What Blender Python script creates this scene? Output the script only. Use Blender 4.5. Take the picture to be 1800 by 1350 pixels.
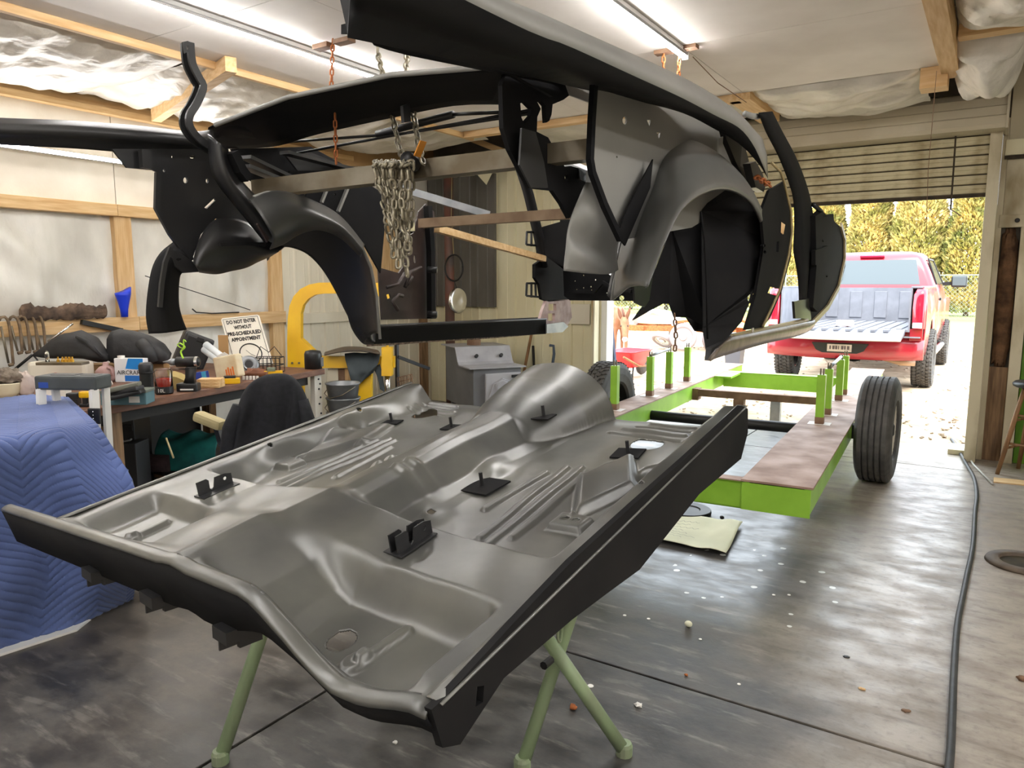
import bpy, bmesh, math, random
import numpy as np
from mathutils import Vector, Matrix, Euler
from mathutils.geometry import tessellate_polygon

for _o in list(bpy.data.objects):
    bpy.data.objects.remove(_o, do_unlink=True)
SC = bpy.context.scene
COL = SC.collection
RND = random.Random(7)

# ------------------------------------------------------------------ camera, sky, sun, exposure
FPX = 1300.0; CAMH = 1.45; YAW = math.radians(33.0); PIT = math.atan(175 / FPX)
cam_d = bpy.data.cameras.new('camera'); cam = bpy.data.objects.new('camera', cam_d); COL.objects.link(cam)
cam.location = (0, 0, CAMH); cam.rotation_euler = (math.pi / 2 - PIT, 0, YAW)
cam_d.sensor_fit = 'HORIZONTAL'; cam_d.sensor_width = 36.0; cam_d.lens = FPX / 1800 * 36.0
cam_d.clip_start = 0.05; cam_d.clip_end = 500
SC.camera = cam

W = bpy.data.worlds.new('overcast_sky'); SC.world = W; W.use_nodes = True
_nt = W.node_tree; _bg = _nt.nodes['Background']
_bg.inputs['Color'].default_value = (0.83, 0.92, 1.0, 1); _bg.inputs['Strength'].default_value = 4.2
sun_d = bpy.data.lights.new('sun', 'SUN'); sun_d.energy = 4.0; sun_d.angle = math.radians(20); sun_d.color = (1.0, 0.93, 0.82)
sun = bpy.data.objects.new('sun', sun_d); COL.objects.link(sun)
sun.rotation_euler = (math.radians(34), 0, math.radians(30))
SC.view_settings.view_transform = 'Standard'; SC.view_settings.look = 'None'
SC.view_settings.gamma = 1.0; SC.view_settings.use_curve_mapping = False
SC.view_settings.exposure = 0.8
TUBE_E = 66.0

# ------------------------------------------------------------------ reading positions off the picture onto real planes
_cy, _sy, _cp, _sp = math.cos(YAW), math.sin(YAW), math.cos(PIT), math.sin(PIT)
_F = Vector((-_sy * _cp, _cy * _cp, -_sp)); _R = Vector((_cy, _sy, 0)); _U = _R.cross(_F); _C = Vector((0, 0, CAMH))
def ray(x, y): return _F + _R * ((x - 900) / FPX) + _U * ((675 - y) / FPX)
def pX(x, y, v): r = ray(x, y); return _C + r * (v / r.x)
def pY(x, y, v): r = ray(x, y); return _C + r * (v / r.y)
def pZ(x, y, v): r = ray(x, y); return _C + r * ((v - CAMH) / r.z)
def pD(x, y, d): return _C + ray(x, y) * d
def LX(pts, v): return [pX(p[0], p[1], p[2] if len(p) > 2 else v) for p in pts]
def LY(pts, v): return [pY(p[0], p[1], p[2] if len(p) > 2 else v) for p in pts]
V = Vector

# ------------------------------------------------------------------ objects
def org(o):
    v = Vector(o.location)
    while o.parent is not None:
        o = o.parent; v = v + Vector(o.location)
    return v

def tag(o, label=None, cat=None, group=None, kind=None):
    if label: o['label'] = label
    if cat: o['category'] = cat
    if group: o['group'] = group
    if kind: o['kind'] = kind
    return o

def thing(name, label, cat, loc, group=None, kind=None):
    o = bpy.data.objects.new(name, None); o.empty_display_size = 0.05
    COL.objects.link(o); o.location = loc
    return tag(o, label, cat, group, kind)

def obj(name, verts, faces, mat, parent=None, smooth=False, label=None, cat=None, group=None, kind=None):
    vs = [Vector(v) for v in verts]
    lo = Vector((min(v.x for v in vs), min(v.y for v in vs), min(v.z for v in vs)))
    hi = Vector((max(v.x for v in vs), max(v.y for v in vs), max(v.z for v in vs)))
    o0 = Vector(((lo.x + hi.x) / 2, (lo.y + hi.y) / 2, lo.z))
    me = bpy.data.meshes.new(name)
    me.from_pydata([tuple(v - o0) for v in vs], [], [tuple(f) for f in faces])
    if smooth: me.polygons.foreach_set('use_smooth', [True] * len(me.polygons))
    me.update()
    mats = mat if isinstance(mat, (list, tuple)) else [mat]
    for m in mats: me.materials.append(m)
    o = bpy.data.objects.new(name, me); COL.objects.link(o)
    if parent is not None:
        o.parent = parent; o.location = o0 - org(parent)
    else:
        o.location = o0
    return tag(o, label, cat, group, kind)

def inst(name, mesh, mat4, parent=None, **k):
    o = bpy.data.objects.new(name, mesh); COL.objects.link(o)
    if parent is not None:
        o.parent = parent
        mat4 = Matrix.Translation(-org(parent)) @ mat4
    o.matrix_local = mat4
    return tag(o, **k)

class MB:
    """collects shapes that belong to ONE part"""
    def __init__(s): s.v = []; s.f = []
    def add(s, v, f):
        n = len(s.v); s.v += [Vector(p) for p in v]; s.f += [tuple(i + n for i in q) for q in f]; return s
    def box(s, lo, hi, M4=None):
        v, f = box_g(lo, hi)
        if M4 is not None: v = [M4 @ p for p in v]
        return s.add(v, f)
    def tube(s, path, r, seg=8, caps=True): return s.add(*tube_g(path, r, seg, caps))
    def lathe(s, prof, seg=20, M4=None):
        v, f = lathe_g(prof, seg)
        if M4 is not None: v = [M4 @ p for p in v]
        return s.add(v, f)
    def xf(s, M4): s.v = [M4 @ p for p in s.v]; return s
    def build(s, name, mat, parent=None, smooth=False, **k): return obj(name, s.v, s.f, mat, parent, smooth, **k)
    def mesh(s, name, mat, smooth=False):
        me = bpy.data.meshes.new(name); me.from_pydata([tuple(v) for v in s.v], [], s.f)
        if smooth: me.polygons.foreach_set('use_smooth', [True] * len(me.polygons))
        me.materials.append(mat); me.update(); return me

def box_g(lo, hi):
    (a, b, c), (d, e, f) = lo, hi
    v = [Vector(p) for p in ((a,b,c),(d,b,c),(d,e,c),(a,e,c),(a,b,f),(d,b,f),(d,e,f),(a,e,f))]
    return v, [(0,3,2,1),(4,5,6,7),(0,1,5,4),(1,2,6,5),(2,3,7,6),(3,0,4,7)]

def bbox_g(lo, hi, b):
    """box with bevelled edges"""
    bm = bmesh.new(); bmesh.ops.create_cube(bm, size=1.0)
    sx, sy, sz = (hi[i] - lo[i] for i in range(3))
    for v in bm.verts: v.co = Vector(((v.co.x + .5) * sx + lo[0], (v.co.y + .5) * sy + lo[1], (v.co.z + .5) * sz + lo[2]))
    bmesh.ops.bevel(bm, geom=list(bm.edges) + list(bm.verts), offset=b, segments=2, affect='EDGES', profile=.6)
    bm.verts.index_update(); vs = [v.co.copy() for v in bm.verts]; fs = [tuple(v.index for v in f.verts) for f in bm.faces]
    bm.free(); return vs, fs

def frame_of(d, up=None):
    d = d.normalized()
    u = up if up is not None else (V((0,0,1)) if abs(d.z) < .9 else V((1,0,0)))
    a = d.cross(u)
    if a.length < 1e-6: a = d.cross(V((0,1,0)))
    a.normalize(); b = a.cross(d).normalized()
    return a, b

def sweep_g(path, prof, up=None, caps=True, closed=True, scales=None):
    """profile (list of 2D) swept along path"""
    path = [Vector(p) for p in path]; n = len(path); m = len(prof); v = []; f = []
    a = b = None
    for i, p in enumerate(path):
        if i == 0: d = path[1] - p
        elif i == n - 1: d = p - path[i - 1]
        else: d = (path[i + 1] - p).normalized() + (p - path[i - 1]).normalized()
        if d.length < 1e-9: d = path[min(i+1,n-1)] - path[max(i-1,0)]
        d.normalize()
        if up is not None or a is None: a, b = frame_of(d, up)
        else:
            a = (a - d * a.dot(d))
            if a.length < 1e-6: a, b = frame_of(d)
            a.normalize(); b = a.cross(d).normalized()
        s = scales[i] if scales else 1.0
        for q in prof: v.append(p + a * q[0] * s + b * q[1] * s)
    mm = m if closed else m - 1
    for i in range(n - 1):
        for j in range(mm):
            k = (j + 1) % m
            f.append((i*m+j, i*m+k, (i+1)*m+k, (i+1)*m+j))
    if caps and closed:
        f.append(tuple(range(m-1, -1, -1))); f.append(tuple((n-1)*m + j for j in range(m)))
    return v, f

def circ(r, seg): return [(r*math.cos(2*math.pi*i/seg), r*math.sin(2*math.pi*i/seg)) for i in range(seg)]
def rect(w, h): return [(-w/2,-h/2),(w/2,-h/2),(w/2,h/2),(-w/2,h/2)]
def tube_g(path, r, seg=8, caps=True):
    if isinstance(r, (list, tuple)): return sweep_g(path, circ(1, seg), None, caps, True, list(r))
    return sweep_g(path, circ(r, seg), None, caps)

def lathe_g(prof, seg=20):
    """profile (r,z) about local z"""
    n = len(prof); v = []; f = []
    for r, z in prof:
        for j in range(seg):
            t = 2*math.pi*j/seg; v.append(V((r*math.cos(t), r*math.sin(t), z)))
    for i in range(n-1):
        for j in range(seg):
            k = (j+1) % seg; f.append((i*seg+j, i*seg+k, (i+1)*seg+k, (i+1)*seg+j))
    if prof[0][0] > 1e-6: f.append(tuple(range(seg-1,-1,-1)))
    if prof[-1][0] > 1e-6: f.append(tuple((n-1)*seg+j for j in range(seg)))
    return v, f

def nrm(pts):
    n = V((0,0,0))
    for i in range(len(pts)):
        p, q = pts[i], pts[(i+1) % len(pts)]
        n += V(((p.y-q.y)*(p.z+q.z), (p.z-q.z)*(p.x+q.x), (p.x-q.x)*(p.y+q.y)))
    return n.normalized() if n.length else V((0,0,1))

def plate_g(outer, th=.004, holes=(), d=None):
    outer = [Vector(p) for p in outer]; holes = [[Vector(p) for p in h] for h in holes]
    n = Vector(d).normalized() if d is not None else nrm(outer)
    loops = [outer] + holes; pts = [p for l in loops for p in l]
    # flatten to the mean plane for the triangulation only
    a, b = frame_of(n); c = outer[0]
    flat = [[V(((p-c).dot(a), (p-c).dot(b), 0)) for p in l] for l in loops]
    tris = tessellate_polygon(flat)
    N = len(pts); v = [p + n*(th/2) for p in pts] + [p - n*(th/2) for p in pts]
    f = []
    for t in tris:
        p0, p1, p2 = (pts[i] for i in t)
        if (p1-p0).cross(p2-p0).dot(n) < 0: t = (t[0], t[2], t[1])
        f.append(tuple(t)); f.append((t[2]+N, t[1]+N, t[0]+N))
    k = 0
    for l in loops:
        m = len(l)
        for i in range(m):
            j = (i+1) % m; f.append((k+i, k+i+N, k+j+N, k+j))
        k += m
    return v, f

def plate(name, outer, th, mat, parent=None, holes=(), d=None, **k):
    v, f = plate_g(outer, th, holes, d); return obj(name, v, f, mat, parent, False, **k)

def oval(c, a, b, ra, rb, n=14):
    c = Vector(c); a = Vector(a).normalized(); b = Vector(b).normalized()
    return [c + a*(ra*math.cos(2*math.pi*i/n)) + b*(rb*math.sin(2*math.pi*i/n)) for i in range(n)]
def pxo(x, y, rx, ry, n=12): return [(x+rx*math.cos(2*math.pi*i/n), y+ry*math.sin(2*math.pi*i/n)) for i in range(n)]

def catmull(pts, n):
    pts = [Vector(p) for p in pts]; L = [0]
    for i in range(1, len(pts)): L.append(L[-1] + (pts[i]-pts[i-1]).length)
    out = []
    for k in range(n):
        s = L[-1]*k/(n-1); i = 0
        while i < len(pts)-2 and s > L[i+1]: i += 1
        t = (s-L[i])/max(1e-9, L[i+1]-L[i])
        p0 = pts[max(0,i-1)]; p1 = pts[i]; p2 = pts[i+1]; p3 = pts[min(len(pts)-1,i+2)]
        out.append(.5*((2*p1)+(p2-p0)*t+(2*p0-5*p1+4*p2-p3)*t*t+(3*p1-p0-3*p2+p3)*t*t*t))
    return out

def loft_g(rows, n=24, m=None, th=.004, closed=False):
    """sheet through rows of points (each row resampled to n); m rows after interpolation; th = sheet thickness"""
    R = [catmull(r, n) for r in rows]
    if m and m > len(R):
        cols = [catmull([R[i][j] for i in range(len(R))], m) for j in range(n)]
        R = [[cols[j][i] for j in range(n)] for i in range(m)]
    m = len(R); G = np.array([[tuple(p) for p in r] for r in R])
    du = np.gradient(G, axis=0); dv = np.gradient(G, axis=1)
    N = np.cross(du, dv); N /= (np.linalg.norm(N, axis=2, keepdims=True)+1e-12)
    A = (G + N*th/2).reshape(-1,3); B = (G - N*th/2).reshape(-1,3); K = m*n
    v = [Vector(p) for p in A] + [Vector(p) for p in B]; f = []
    for i in range(m-1):
        for j in range(n-1):
            a = i*n+j; q = (a, a+n, a+n+1, a+1); f.append(q); f.append(tuple(K+t for t in reversed(q)))
    ring = [(0,j) for j in range(n)] + [(i,n-1) for i in range(1,m)] + [(m-1,j) for j in range(n-2,-1,-1)] + [(i,0) for i in range(m-2,0,-1)]
    ring = [i*n+j for i,j in ring]
    for i in range(len(ring)):
        a, b = ring[i], ring[(i+1) % len(ring)]; f.append((a, b, b+K, a+K))
    return v, f
def loft(name, rows, mat, parent=None, n=24, m=None, th=.004, **k):
    v, f = loft_g(rows, n, m, th); return obj(name, v, f, mat, parent, True, **k)

def skin_loft_g(stations, closed=True, caps=True):
    """closed cross-sections joined into a solid"""
    n = len(stations); m = len(stations[0]); v = [Vector(p) for s in stations for p in s]; f = []
    for i in range(n-1):
        for j in range(m):
            k = (j+1) % m; f.append((i*m+j, i*m+k, (i+1)*m+k, (i+1)*m+j))
    if caps: f.append(tuple(range(m-1,-1,-1))); f.append(tuple((n-1)*m+j for j in range(m)))
    return v, f

def strut(name, p, q, w, h, mat, parent=None, up=None, **k):
    v, f = sweep_g([p, q], rect(w, h), up); return obj(name, v, f, mat, parent, False, **k)

def boxo(name, lo, hi, mat, parent=None, bev=0, **k):
    v, f = bbox_g(lo, hi, bev) if bev else box_g(lo, hi)
    return obj(name, v, f, mat, parent, False, **k)

def text_mesh(body, size, M4, mat, name, parent=None, extr=.0006, align='CENTER', bold=0., **k):
    cu = bpy.data.curves.new(name, 'FONT'); cu.body = body; cu.size = size; cu.extrude = extr; cu.align_x = align; cu.align_y = 'CENTER'
    cu.resolution_u = 2; cu.offset = bold
    to = bpy.data.objects.new('t', cu); COL.objects.link(to)
    dg = bpy.context.evaluated_depsgraph_get(); me = bpy.data.meshes.new_from_object(to.evaluated_get(dg))
    bpy.data.objects.remove(to, do_unlink=True); bpy.data.curves.remove(cu)
    vs = [M4 @ v.co for v in me.vertices]; fs = [tuple(p.vertices) for p in me.polygons]
    bpy.data.meshes.remove(me)
    return obj(name, vs, fs, mat, parent, False, **k)

def basis(o, x, y, z): return Matrix(((x[0],y[0],z[0],o[0]),(x[1],y[1],z[1],o[1]),(x[2],y[2],z[2],o[2]),(0,0,0,1)))
def TR(loc, rz=0, rx=0, ry=0, s=1): return Matrix.Translation(Vector(loc)) @ Euler((rx, ry, rz)).to_matrix().to_4x4() @ Matrix.Scale(s, 4)

def blob_g(c, r, seed=0, amp=.15, seg=18, rings=11, freq=2.2, flat=None, M4=None):
    """lumpy closed form: a pillow, bag or rag; flat = lowest z kept"""
    rr = random.Random(seed); ph = [rr.uniform(0, 6.3) for _ in range(12)]; v = []; f = []
    for i in range(rings+1):
        t = math.pi*i/rings
        for j in range(seg):
            a = 2*math.pi*j/seg
            n = V((math.sin(t)*math.cos(a), math.sin(t)*math.sin(a), math.cos(t)))
            k = 1 + amp*(math.sin(freq*3*n.x+ph[0])*math.sin(freq*2.3*n.y+ph[1]) + .6*math.sin(freq*5*n.z+ph[2]+2*n.x) + .4*math.sin(freq*7*n.x+ph[3]+3*n.y))
            if abs(math.sin(t)) < 1e-6: k = 1
            p = V((n.x*r[0]*k, n.y*r[1]*k, n.z*r[2]*k))
            if M4 is not None: p = M4 @ p
            p = p + Vector(c)
            if flat is not None and p.z < flat: p.z = flat
            v.append(p)
    for i in range(rings):
        for j in range(seg):
            k = (j+1) % seg; f.append((i*seg+j, (i+1)*seg+j, (i+1)*seg+k, i*seg+k))
    return v, f

# ------------------------------------------------------------------ materials (all procedural)
def M(name, c1, c2=None, scale=6., rough=.6, metal=0., bump=0., bscale=None, detail=5., stretch=(1,1,1), spec=.5,
      rough2=None, lo=.35, hi=.65, alpha=1., trans=0., emit=0., coat=0., sheen=0.):
    m = bpy.data.materials.new(name); m.use_nodes = True; nt = m.node_tree; b = nt.nodes['Principled BSDF']
    def s(n, v):
        if n in b.inputs: b.inputs[n].default_value = v
    s('Roughness', rough); s('Metallic', metal); s('Specular IOR Level', spec); s('Base Color', (*c1, 1))
    if alpha < 1: s('Alpha', alpha)
    if trans: s('Transmission Weight', trans); s('IOR', 1.45)
    if emit: s('Emission Color', (*c1, 1)); s('Emission Strength', emit)
    if coat: s('Coat Weight', coat); s('Coat Roughness', .08)
    if sheen: s('Sheen Weight', sheen)
    if c2 or bump or rough2 is not None:
        tc = nt.nodes.new('ShaderNodeTexCoord'); mp = nt.nodes.new('ShaderNodeMapping'); mp.inputs['Scale'].default_value = stretch
        nt.links.new(tc.outputs['Object'], mp.inputs['Vector'])
        nz = nt.nodes.new('ShaderNodeTexNoise'); nz.inputs['Scale'].default_value = scale; nz.inputs['Detail'].default_value = detail
        nt.links.new(mp.outputs[0], nz.inputs['Vector'])
        mr = nt.nodes.new('ShaderNodeMapRange'); mr.inputs['From Min'].default_value = lo; mr.inputs['From Max'].default_value = hi
        nt.links.new(nz.outputs['Fac'], mr.inputs['Value'])
        if c2:
            mx = nt.nodes.new('ShaderNodeMix'); mx.data_type = 'RGBA'
            mx.inputs['A'].default_value = (*c1, 1); mx.inputs['B'].default_value = (*c2, 1)
            nt.links.new(mr.outputs[0], mx.inputs['Factor']); nt.links.new(mx.outputs['Result'], b.inputs['Base Color'])
        if rough2 is not None:
            m2 = nt.nodes.new('ShaderNodeMapRange'); m2.inputs['To Min'].default_value = rough; m2.inputs['To Max'].default_value = rough2
            nt.links.new(mr.outputs[0], m2.inputs['Value']); nt.links.new(m2.outputs[0], b.inputs['Roughness'])
        if bump:
            bz = nz
            if bscale:
                bz = nt.nodes.new('ShaderNodeTexNoise'); bz.inputs['Scale'].default_value = bscale; bz.inputs['Detail'].default_value = 4
                nt.links.new(mp.outputs[0], bz.inputs['Vector'])
            bp = nt.nodes.new('ShaderNodeBump'); bp.inputs['Strength'].default_value = bump; bp.inputs['Distance'].default_value = .02
            nt.links.new(bz.outputs['Fac'], bp.inputs['Height']); nt.links.new(bp.outputs[0], b.inputs['Normal'])
    return m

def srgb(r, g, b):
    f = lambda c: (c/255/12.92) if c/255 <= .04045 else ((c/255+.055)/1.055)**2.4
    return (f(r), f(g), f(b))

def wood_mat(name, c1, c2, rough=.65, along='x', ring=1.0):
    st = {'x': (1.2, 14, 14), 'y': (14, 1.2, 14), 'z': (14, 14, 1.2)}[along]
    return M(name, c1, c2, scale=3*ring, rough=rough, stretch=st, detail=6, bump=.15)

m_pine_x = wood_mat('pine_x', srgb(222,190,142), srgb(202,162,110), along='x')
m_pine_y = wood_mat('pine_y', srgb(222,190,142), srgb(202,162,110), along='y')
m_pine_z = wood_mat('pine_z', srgb(222,190,142), srgb(202,162,110), along='z')
m_rough_wood = wood_mat('weathered_wood', srgb(150,118,84), srgb(104,78,54), along='z')
m_stick = wood_mat('stick_wood', srgb(150,110,72), srgb(112,80,50), along='z')
m_white_board = M('painted_board', srgb(226,220,208), srgb(208,200,186), scale=2.2, rough=.75, bump=.05, bscale=60)
m_ceiling = M('ceiling_board', srgb(238,233,228), srgb(222,216,210), scale=1.7, rough=.7, bump=.03, bscale=40)
m_poly = M('white_poly_film', srgb(226,223,214), srgb(200,197,188), scale=3.0, rough=.36, bump=1.0, bscale=6.0, detail=8, stretch=(1,1,.5))
m_batt = M('sagging_poly_film', srgb(224,218,206), srgb(196,190,178), scale=3.5, rough=.40, bump=.9, bscale=8.0, detail=7)
m_cream = M('cream_steel', srgb(230,223,190), srgb(214,203,164), scale=2.2, rough=.5, bump=.03, bscale=30, stretch=(1,1,.35))
m_cream2 = M('cream_steel_pale', srgb(222,214,194), srgb(204,194,170), scale=2.0, rough=.5, stretch=(1,1,.4))
m_grey_sheet = M('grey_steel_sheet', srgb(104,100,92), srgb(84,80,72), scale=3, rough=.5, stretch=(1,1,.3))
m_shutter = M('shutter_steel', srgb(204,194,158), srgb(150,132,94), scale=7, rough=.5, detail=9, lo=.42, hi=.72)
m_hood = M('hood_steel', srgb(206,196,172), srgb(188,176,150), scale=2, rough=.45)
m_dark_grime = M('dark_grime', srgb(70,56,36), srgb(42,34,24), scale=14, rough=.8)
m_white_paint = M('white_trim', srgb(232,230,226), rough=.5)
m_jamb = M('jamb_paint', srgb(206,196,168), srgb(150,134,100), scale=5, rough=.6, lo=.5, hi=.75, stretch=(1,1,.4))
m_green_wall = M('green_board', srgb(98,150,22), srgb(78,122,18), scale=3, rough=.5)
m_insul = M('brown_insulation', srgb(124,92,64), srgb(70,48,32), scale=9, rough=1., bump=1., bscale=16, detail=8)
m_roofdark = M('roof_steel', srgb(92,84,72), srgb(70,62,52), scale=3, rough=.7)
m_fiberboard = M('brown_fibreboard', srgb(186,150,104), srgb(160,124,82), scale=2, rough=.8)
m_tube = M('led_tube_light', (1.0, .98, .955), rough=.3, emit=TUBE_E)
m_lamp_body = M('lamp_body', srgb(225,225,225), rough=.4)
m_ebony = M('black_primer', (.015,.015,.016), (.026,.025,.024), scale=2.4, rough=.30, rough2=.40, spec=.45, detail=6, bump=.012, bscale=3)
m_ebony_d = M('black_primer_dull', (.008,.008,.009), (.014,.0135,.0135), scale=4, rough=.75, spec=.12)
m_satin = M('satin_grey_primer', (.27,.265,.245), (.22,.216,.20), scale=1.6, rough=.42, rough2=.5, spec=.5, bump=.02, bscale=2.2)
m_pan = M('dusty_black_primer', (.118,.116,.098), (.044,.044,.040), scale=3.4, rough=.29, rough2=.37, spec=.85, detail=8, lo=.38, hi=.66)
m_brownprimer = M('old_brown_primer', srgb(72,58,54), srgb(46,38,36), scale=5, rough=.5)
m_steel = M('bare_steel', srgb(132,124,108), srgb(104,92,72), scale=8, rough=.45, metal=.55)
m_rust = M('rusty_steel', srgb(136,106,82), srgb(108,80,60), scale=9, rough=.75, detail=8)
m_brace = M('browned_steel', srgb(150,126,98), srgb(120,94,68), scale=9, rough=.6, detail=8)
m_rustplate = M('rusty_plate', srgb(164,136,120), srgb(128,102,88), scale=5, rough=.6, detail=9, rough2=.75)
m_rustorange = M('orange_rust', srgb(178,104,54), srgb(140,76,38), scale=30, rough=.8)
m_clamp = M('brown_iron', srgb(122,100,74), srgb(88,72,54), scale=20, rough=.6)
m_chain = M('dull_steel_chain', srgb(168,160,138), srgb(112,104,88), scale=30, rough=.4, metal=.5)
m_darksteel = M('dark_steel', srgb(44,42,42), srgb(30,29,29), scale=6, rough=.5, metal=.4)
m_black = M('black_plastic', (.012,.012,.013), rough=.45)
m_rubber = M('tyre_rubber', (.045,.043,.042), (.085,.080,.074), scale=12, rough=.75)
m_greenpaint = M('lime_green_paint', srgb(142,190,60), srgb(122,168,44), scale=4, rough=.42)
m_pipegreen = M('worn_green_pipe', srgb(138,158,120), srgb(120,126,104), scale=7, rough=.5, stretch=(1,1,.4), detail=7)
m_yellow = M('yellow_paint', srgb(236,188,24), srgb(222,170,16), scale=3, rough=.4)
m_stove = M('stove_grey', srgb(112,112,114), srgb(98,98,100), scale=3, rough=.55)
m_stove_l = M('stove_plate', srgb(168,166,168), srgb(150,148,150), scale=5, rough=.45, bump=.05)
m_galv = M('galvanised', srgb(150,152,154), srgb(122,126,130), scale=8, rough=.4, metal=.6)
m_bluepad = None
m_cloth_blk = M('black_cloth', (.006,.0065,.009), (.011,.0115,.015), scale=40, rough=.9, bump=.1)
m_bag_blk = M('black_nylon', (.016,.016,.017), (.028,.028,.03), scale=10, rough=.6, bump=.3, bscale=14)
m_teal_cloth = M('teal_cloth', srgb(16,110,106), srgb(10,80,80), scale=8, rough=.8, bump=.3)
m_beige = M('beige_plastic', srgb(178,164,120), srgb(160,146,104), scale=6, rough=.6)
m_grey_cloth = M('grey_cloth', srgb(72,80,84), srgb(56,64,68), scale=7, rough=.9, bump=.2)
m_glass = M('window_glass', (.10,.12,.13), rough=.08, spec=.35)
m_clear = M('clear_glass', (.9,.95,.93), rough=.03, trans=1.)
m_chrome = M('bright_metal', (.75,.75,.76), rough=.22, metal=1.)
m_white = M('white_plastic', srgb(232,230,224), rough=.45)
m_red_truck = M('truck_red', srgb(150,18,38), srgb(142,16,34), scale=2, rough=.28, coat=.8)
m_redplastic = M('red_plastic', srgb(206,30,44), rough=.4)
m_bedliner = M('grey_bedliner', srgb(122,124,132), srgb(106,108,116), scale=5, rough=.6)
m_paper = M('cream_paper', srgb(232,232,206), srgb(218,218,190), scale=4, rough=.8)
m_hose = M('grey_hose', srgb(64,64,66), srgb(52,52,54), scale=20, rough=.55)
# ================================================================== THE ROOM
XL, XR, YB, YF, ZC, ZR = -5.9, 4.2, 7.21, -4.6, 2.85, 3.42

def floor_material():
    m = bpy.data.materials.new('stained_concrete'); m.use_nodes = True; nt = m.node_tree; b = nt.nodes['Principled BSDF']
    L = nt.links.new; N = nt.nodes.new
    geo = N('ShaderNodeNewGeometry'); sep = N('ShaderNodeSeparateXYZ'); L(geo.outputs['Position'], sep.inputs[0])
    def noise(scale, detail=6, st=(1,1,1)):
        mp = N('ShaderNodeMapping'); mp.inputs['Scale'].default_value = st; L(geo.outputs['Position'], mp.inputs['Vector'])
        n = N('ShaderNodeTexNoise'); n.inputs['Scale'].default_value = scale; n.inputs['Detail'].default_value = detail; n.inputs['Roughness'].default_value = .62
        L(mp.outputs[0], n.inputs['Vector']); return n.outputs['Fac']
    def math_(op, a, bb=0., c=None):
        n = N('ShaderNodeMath'); n.operation = op
        for i, q in enumerate((a, bb, c)):
            if q is None: continue
            if isinstance(q, (int, float)): n.inputs[i].default_value = q
            else: L(q, n.inputs[i])
        return n.outputs[0]
    def rng(v, a, bb, c=0., d=1.):
        n = N('ShaderNodeMapRange'); n.interpolation_type = 'SMOOTHSTEP'
        for i, q in zip(('From Min','From Max','To Min','To Max'), (a,bb,c,d)): n.inputs[i].default_value = q
        L(v, n.inputs['Value']); return n.outputs[0]
    def mix(fac, A, B):
        n = N('ShaderNodeMix'); n.data_type = 'RGBA'
        for k, q in (('Factor', fac), ('A', A), ('B', B)):
            if isinstance(q, tuple): n.inputs[k].default_value = (*q, 1)
            elif isinstance(q, float): n.inputs[k].default_value = q
            else: L(q, n.inputs[k])
        return n.outputs['Result']
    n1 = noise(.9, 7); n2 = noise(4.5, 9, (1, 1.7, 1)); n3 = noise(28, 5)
    # darker zone under the car, paler lane towards the right
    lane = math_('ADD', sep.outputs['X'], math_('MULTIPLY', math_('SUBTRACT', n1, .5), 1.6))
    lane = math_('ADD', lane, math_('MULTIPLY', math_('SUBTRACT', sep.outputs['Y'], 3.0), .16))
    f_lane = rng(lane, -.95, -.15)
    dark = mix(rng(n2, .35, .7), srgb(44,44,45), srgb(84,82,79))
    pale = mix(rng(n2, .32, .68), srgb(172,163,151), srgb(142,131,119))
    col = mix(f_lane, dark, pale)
    n4 = noise(11, 10, (.35, 1.6, 1)); n5 = noise(55, 6, (1, 2.2, 1))
    col = mix(math_('MULTIPLY', rng(n4, .52, .72), .45), col, srgb(74,68,62))
    col = mix(math_('MULTIPLY', rng(n4, .46, .28), .35), col, srgb(170,164,156))
    col = mix(math_('MULTIPLY', rng(n5, .58, .75), .30), col, srgb(52,47,43))
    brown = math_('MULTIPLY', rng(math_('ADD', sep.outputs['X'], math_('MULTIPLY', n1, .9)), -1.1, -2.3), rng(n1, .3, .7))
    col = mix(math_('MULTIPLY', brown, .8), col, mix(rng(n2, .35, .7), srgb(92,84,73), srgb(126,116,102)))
    col = mix(math_('MULTIPLY', rng(n3, .5, .75), .35), col, srgb(66,58,50))
    # dried white paint drips
    vo = N('ShaderNodeTexVoronoi'); vo.inputs['Scale'].default_value = 9.; L(geo.outputs['Position'], vo.inputs['Vector'])
    near = math_('ADD', math_('POWER', math_('SUBTRACT', sep.outputs['X'], -.86), 2.), math_('MULTIPLY', math_('POWER', math_('SUBTRACT', sep.outputs['Y'], 3.55), 2.), .55))
    drip = math_('MULTIPLY', math_('LESS_THAN', math_('ADD', vo.outputs['Distance'], math_('MULTIPLY', n3, .12)), .20), math_('LESS_THAN', near, .20))
    col = mix(drip, col, srgb(206,208,206))
    # long scuffs
    wv = N('ShaderNodeTexWave'); wv.wave_type = 'RINGS'; wv.inputs['Scale'].default_value = .35; wv.inputs['Distortion'].default_value = 9.; wv.inputs['Detail'].default_value = 2.; wv.inputs['Detail Scale'].default_value = .7
    L(geo.outputs['Position'], wv.inputs['Vector'])
    scuff = math_('MULTIPLY', math_('GREATER_THAN', wv.outputs['Fac'], .9965), rng(n2, .45, .6))
    col = mix(math_('MULTIPLY', scuff, .16), col, srgb(150,146,138))
    L(col, b.inputs['Base Color'])
    L(rng(n2, .3, .75, .30, .55), b.inputs['Roughness'])
    bp = N('ShaderNodeBump'); bp.inputs['Strength'].default_value = .08; bp.inputs['Distance'].default_value = .01
    L(n3, bp.inputs['Height']); L(bp.outputs[0], b.inputs['Normal'])
    return m
m_floor = floor_material()

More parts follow.
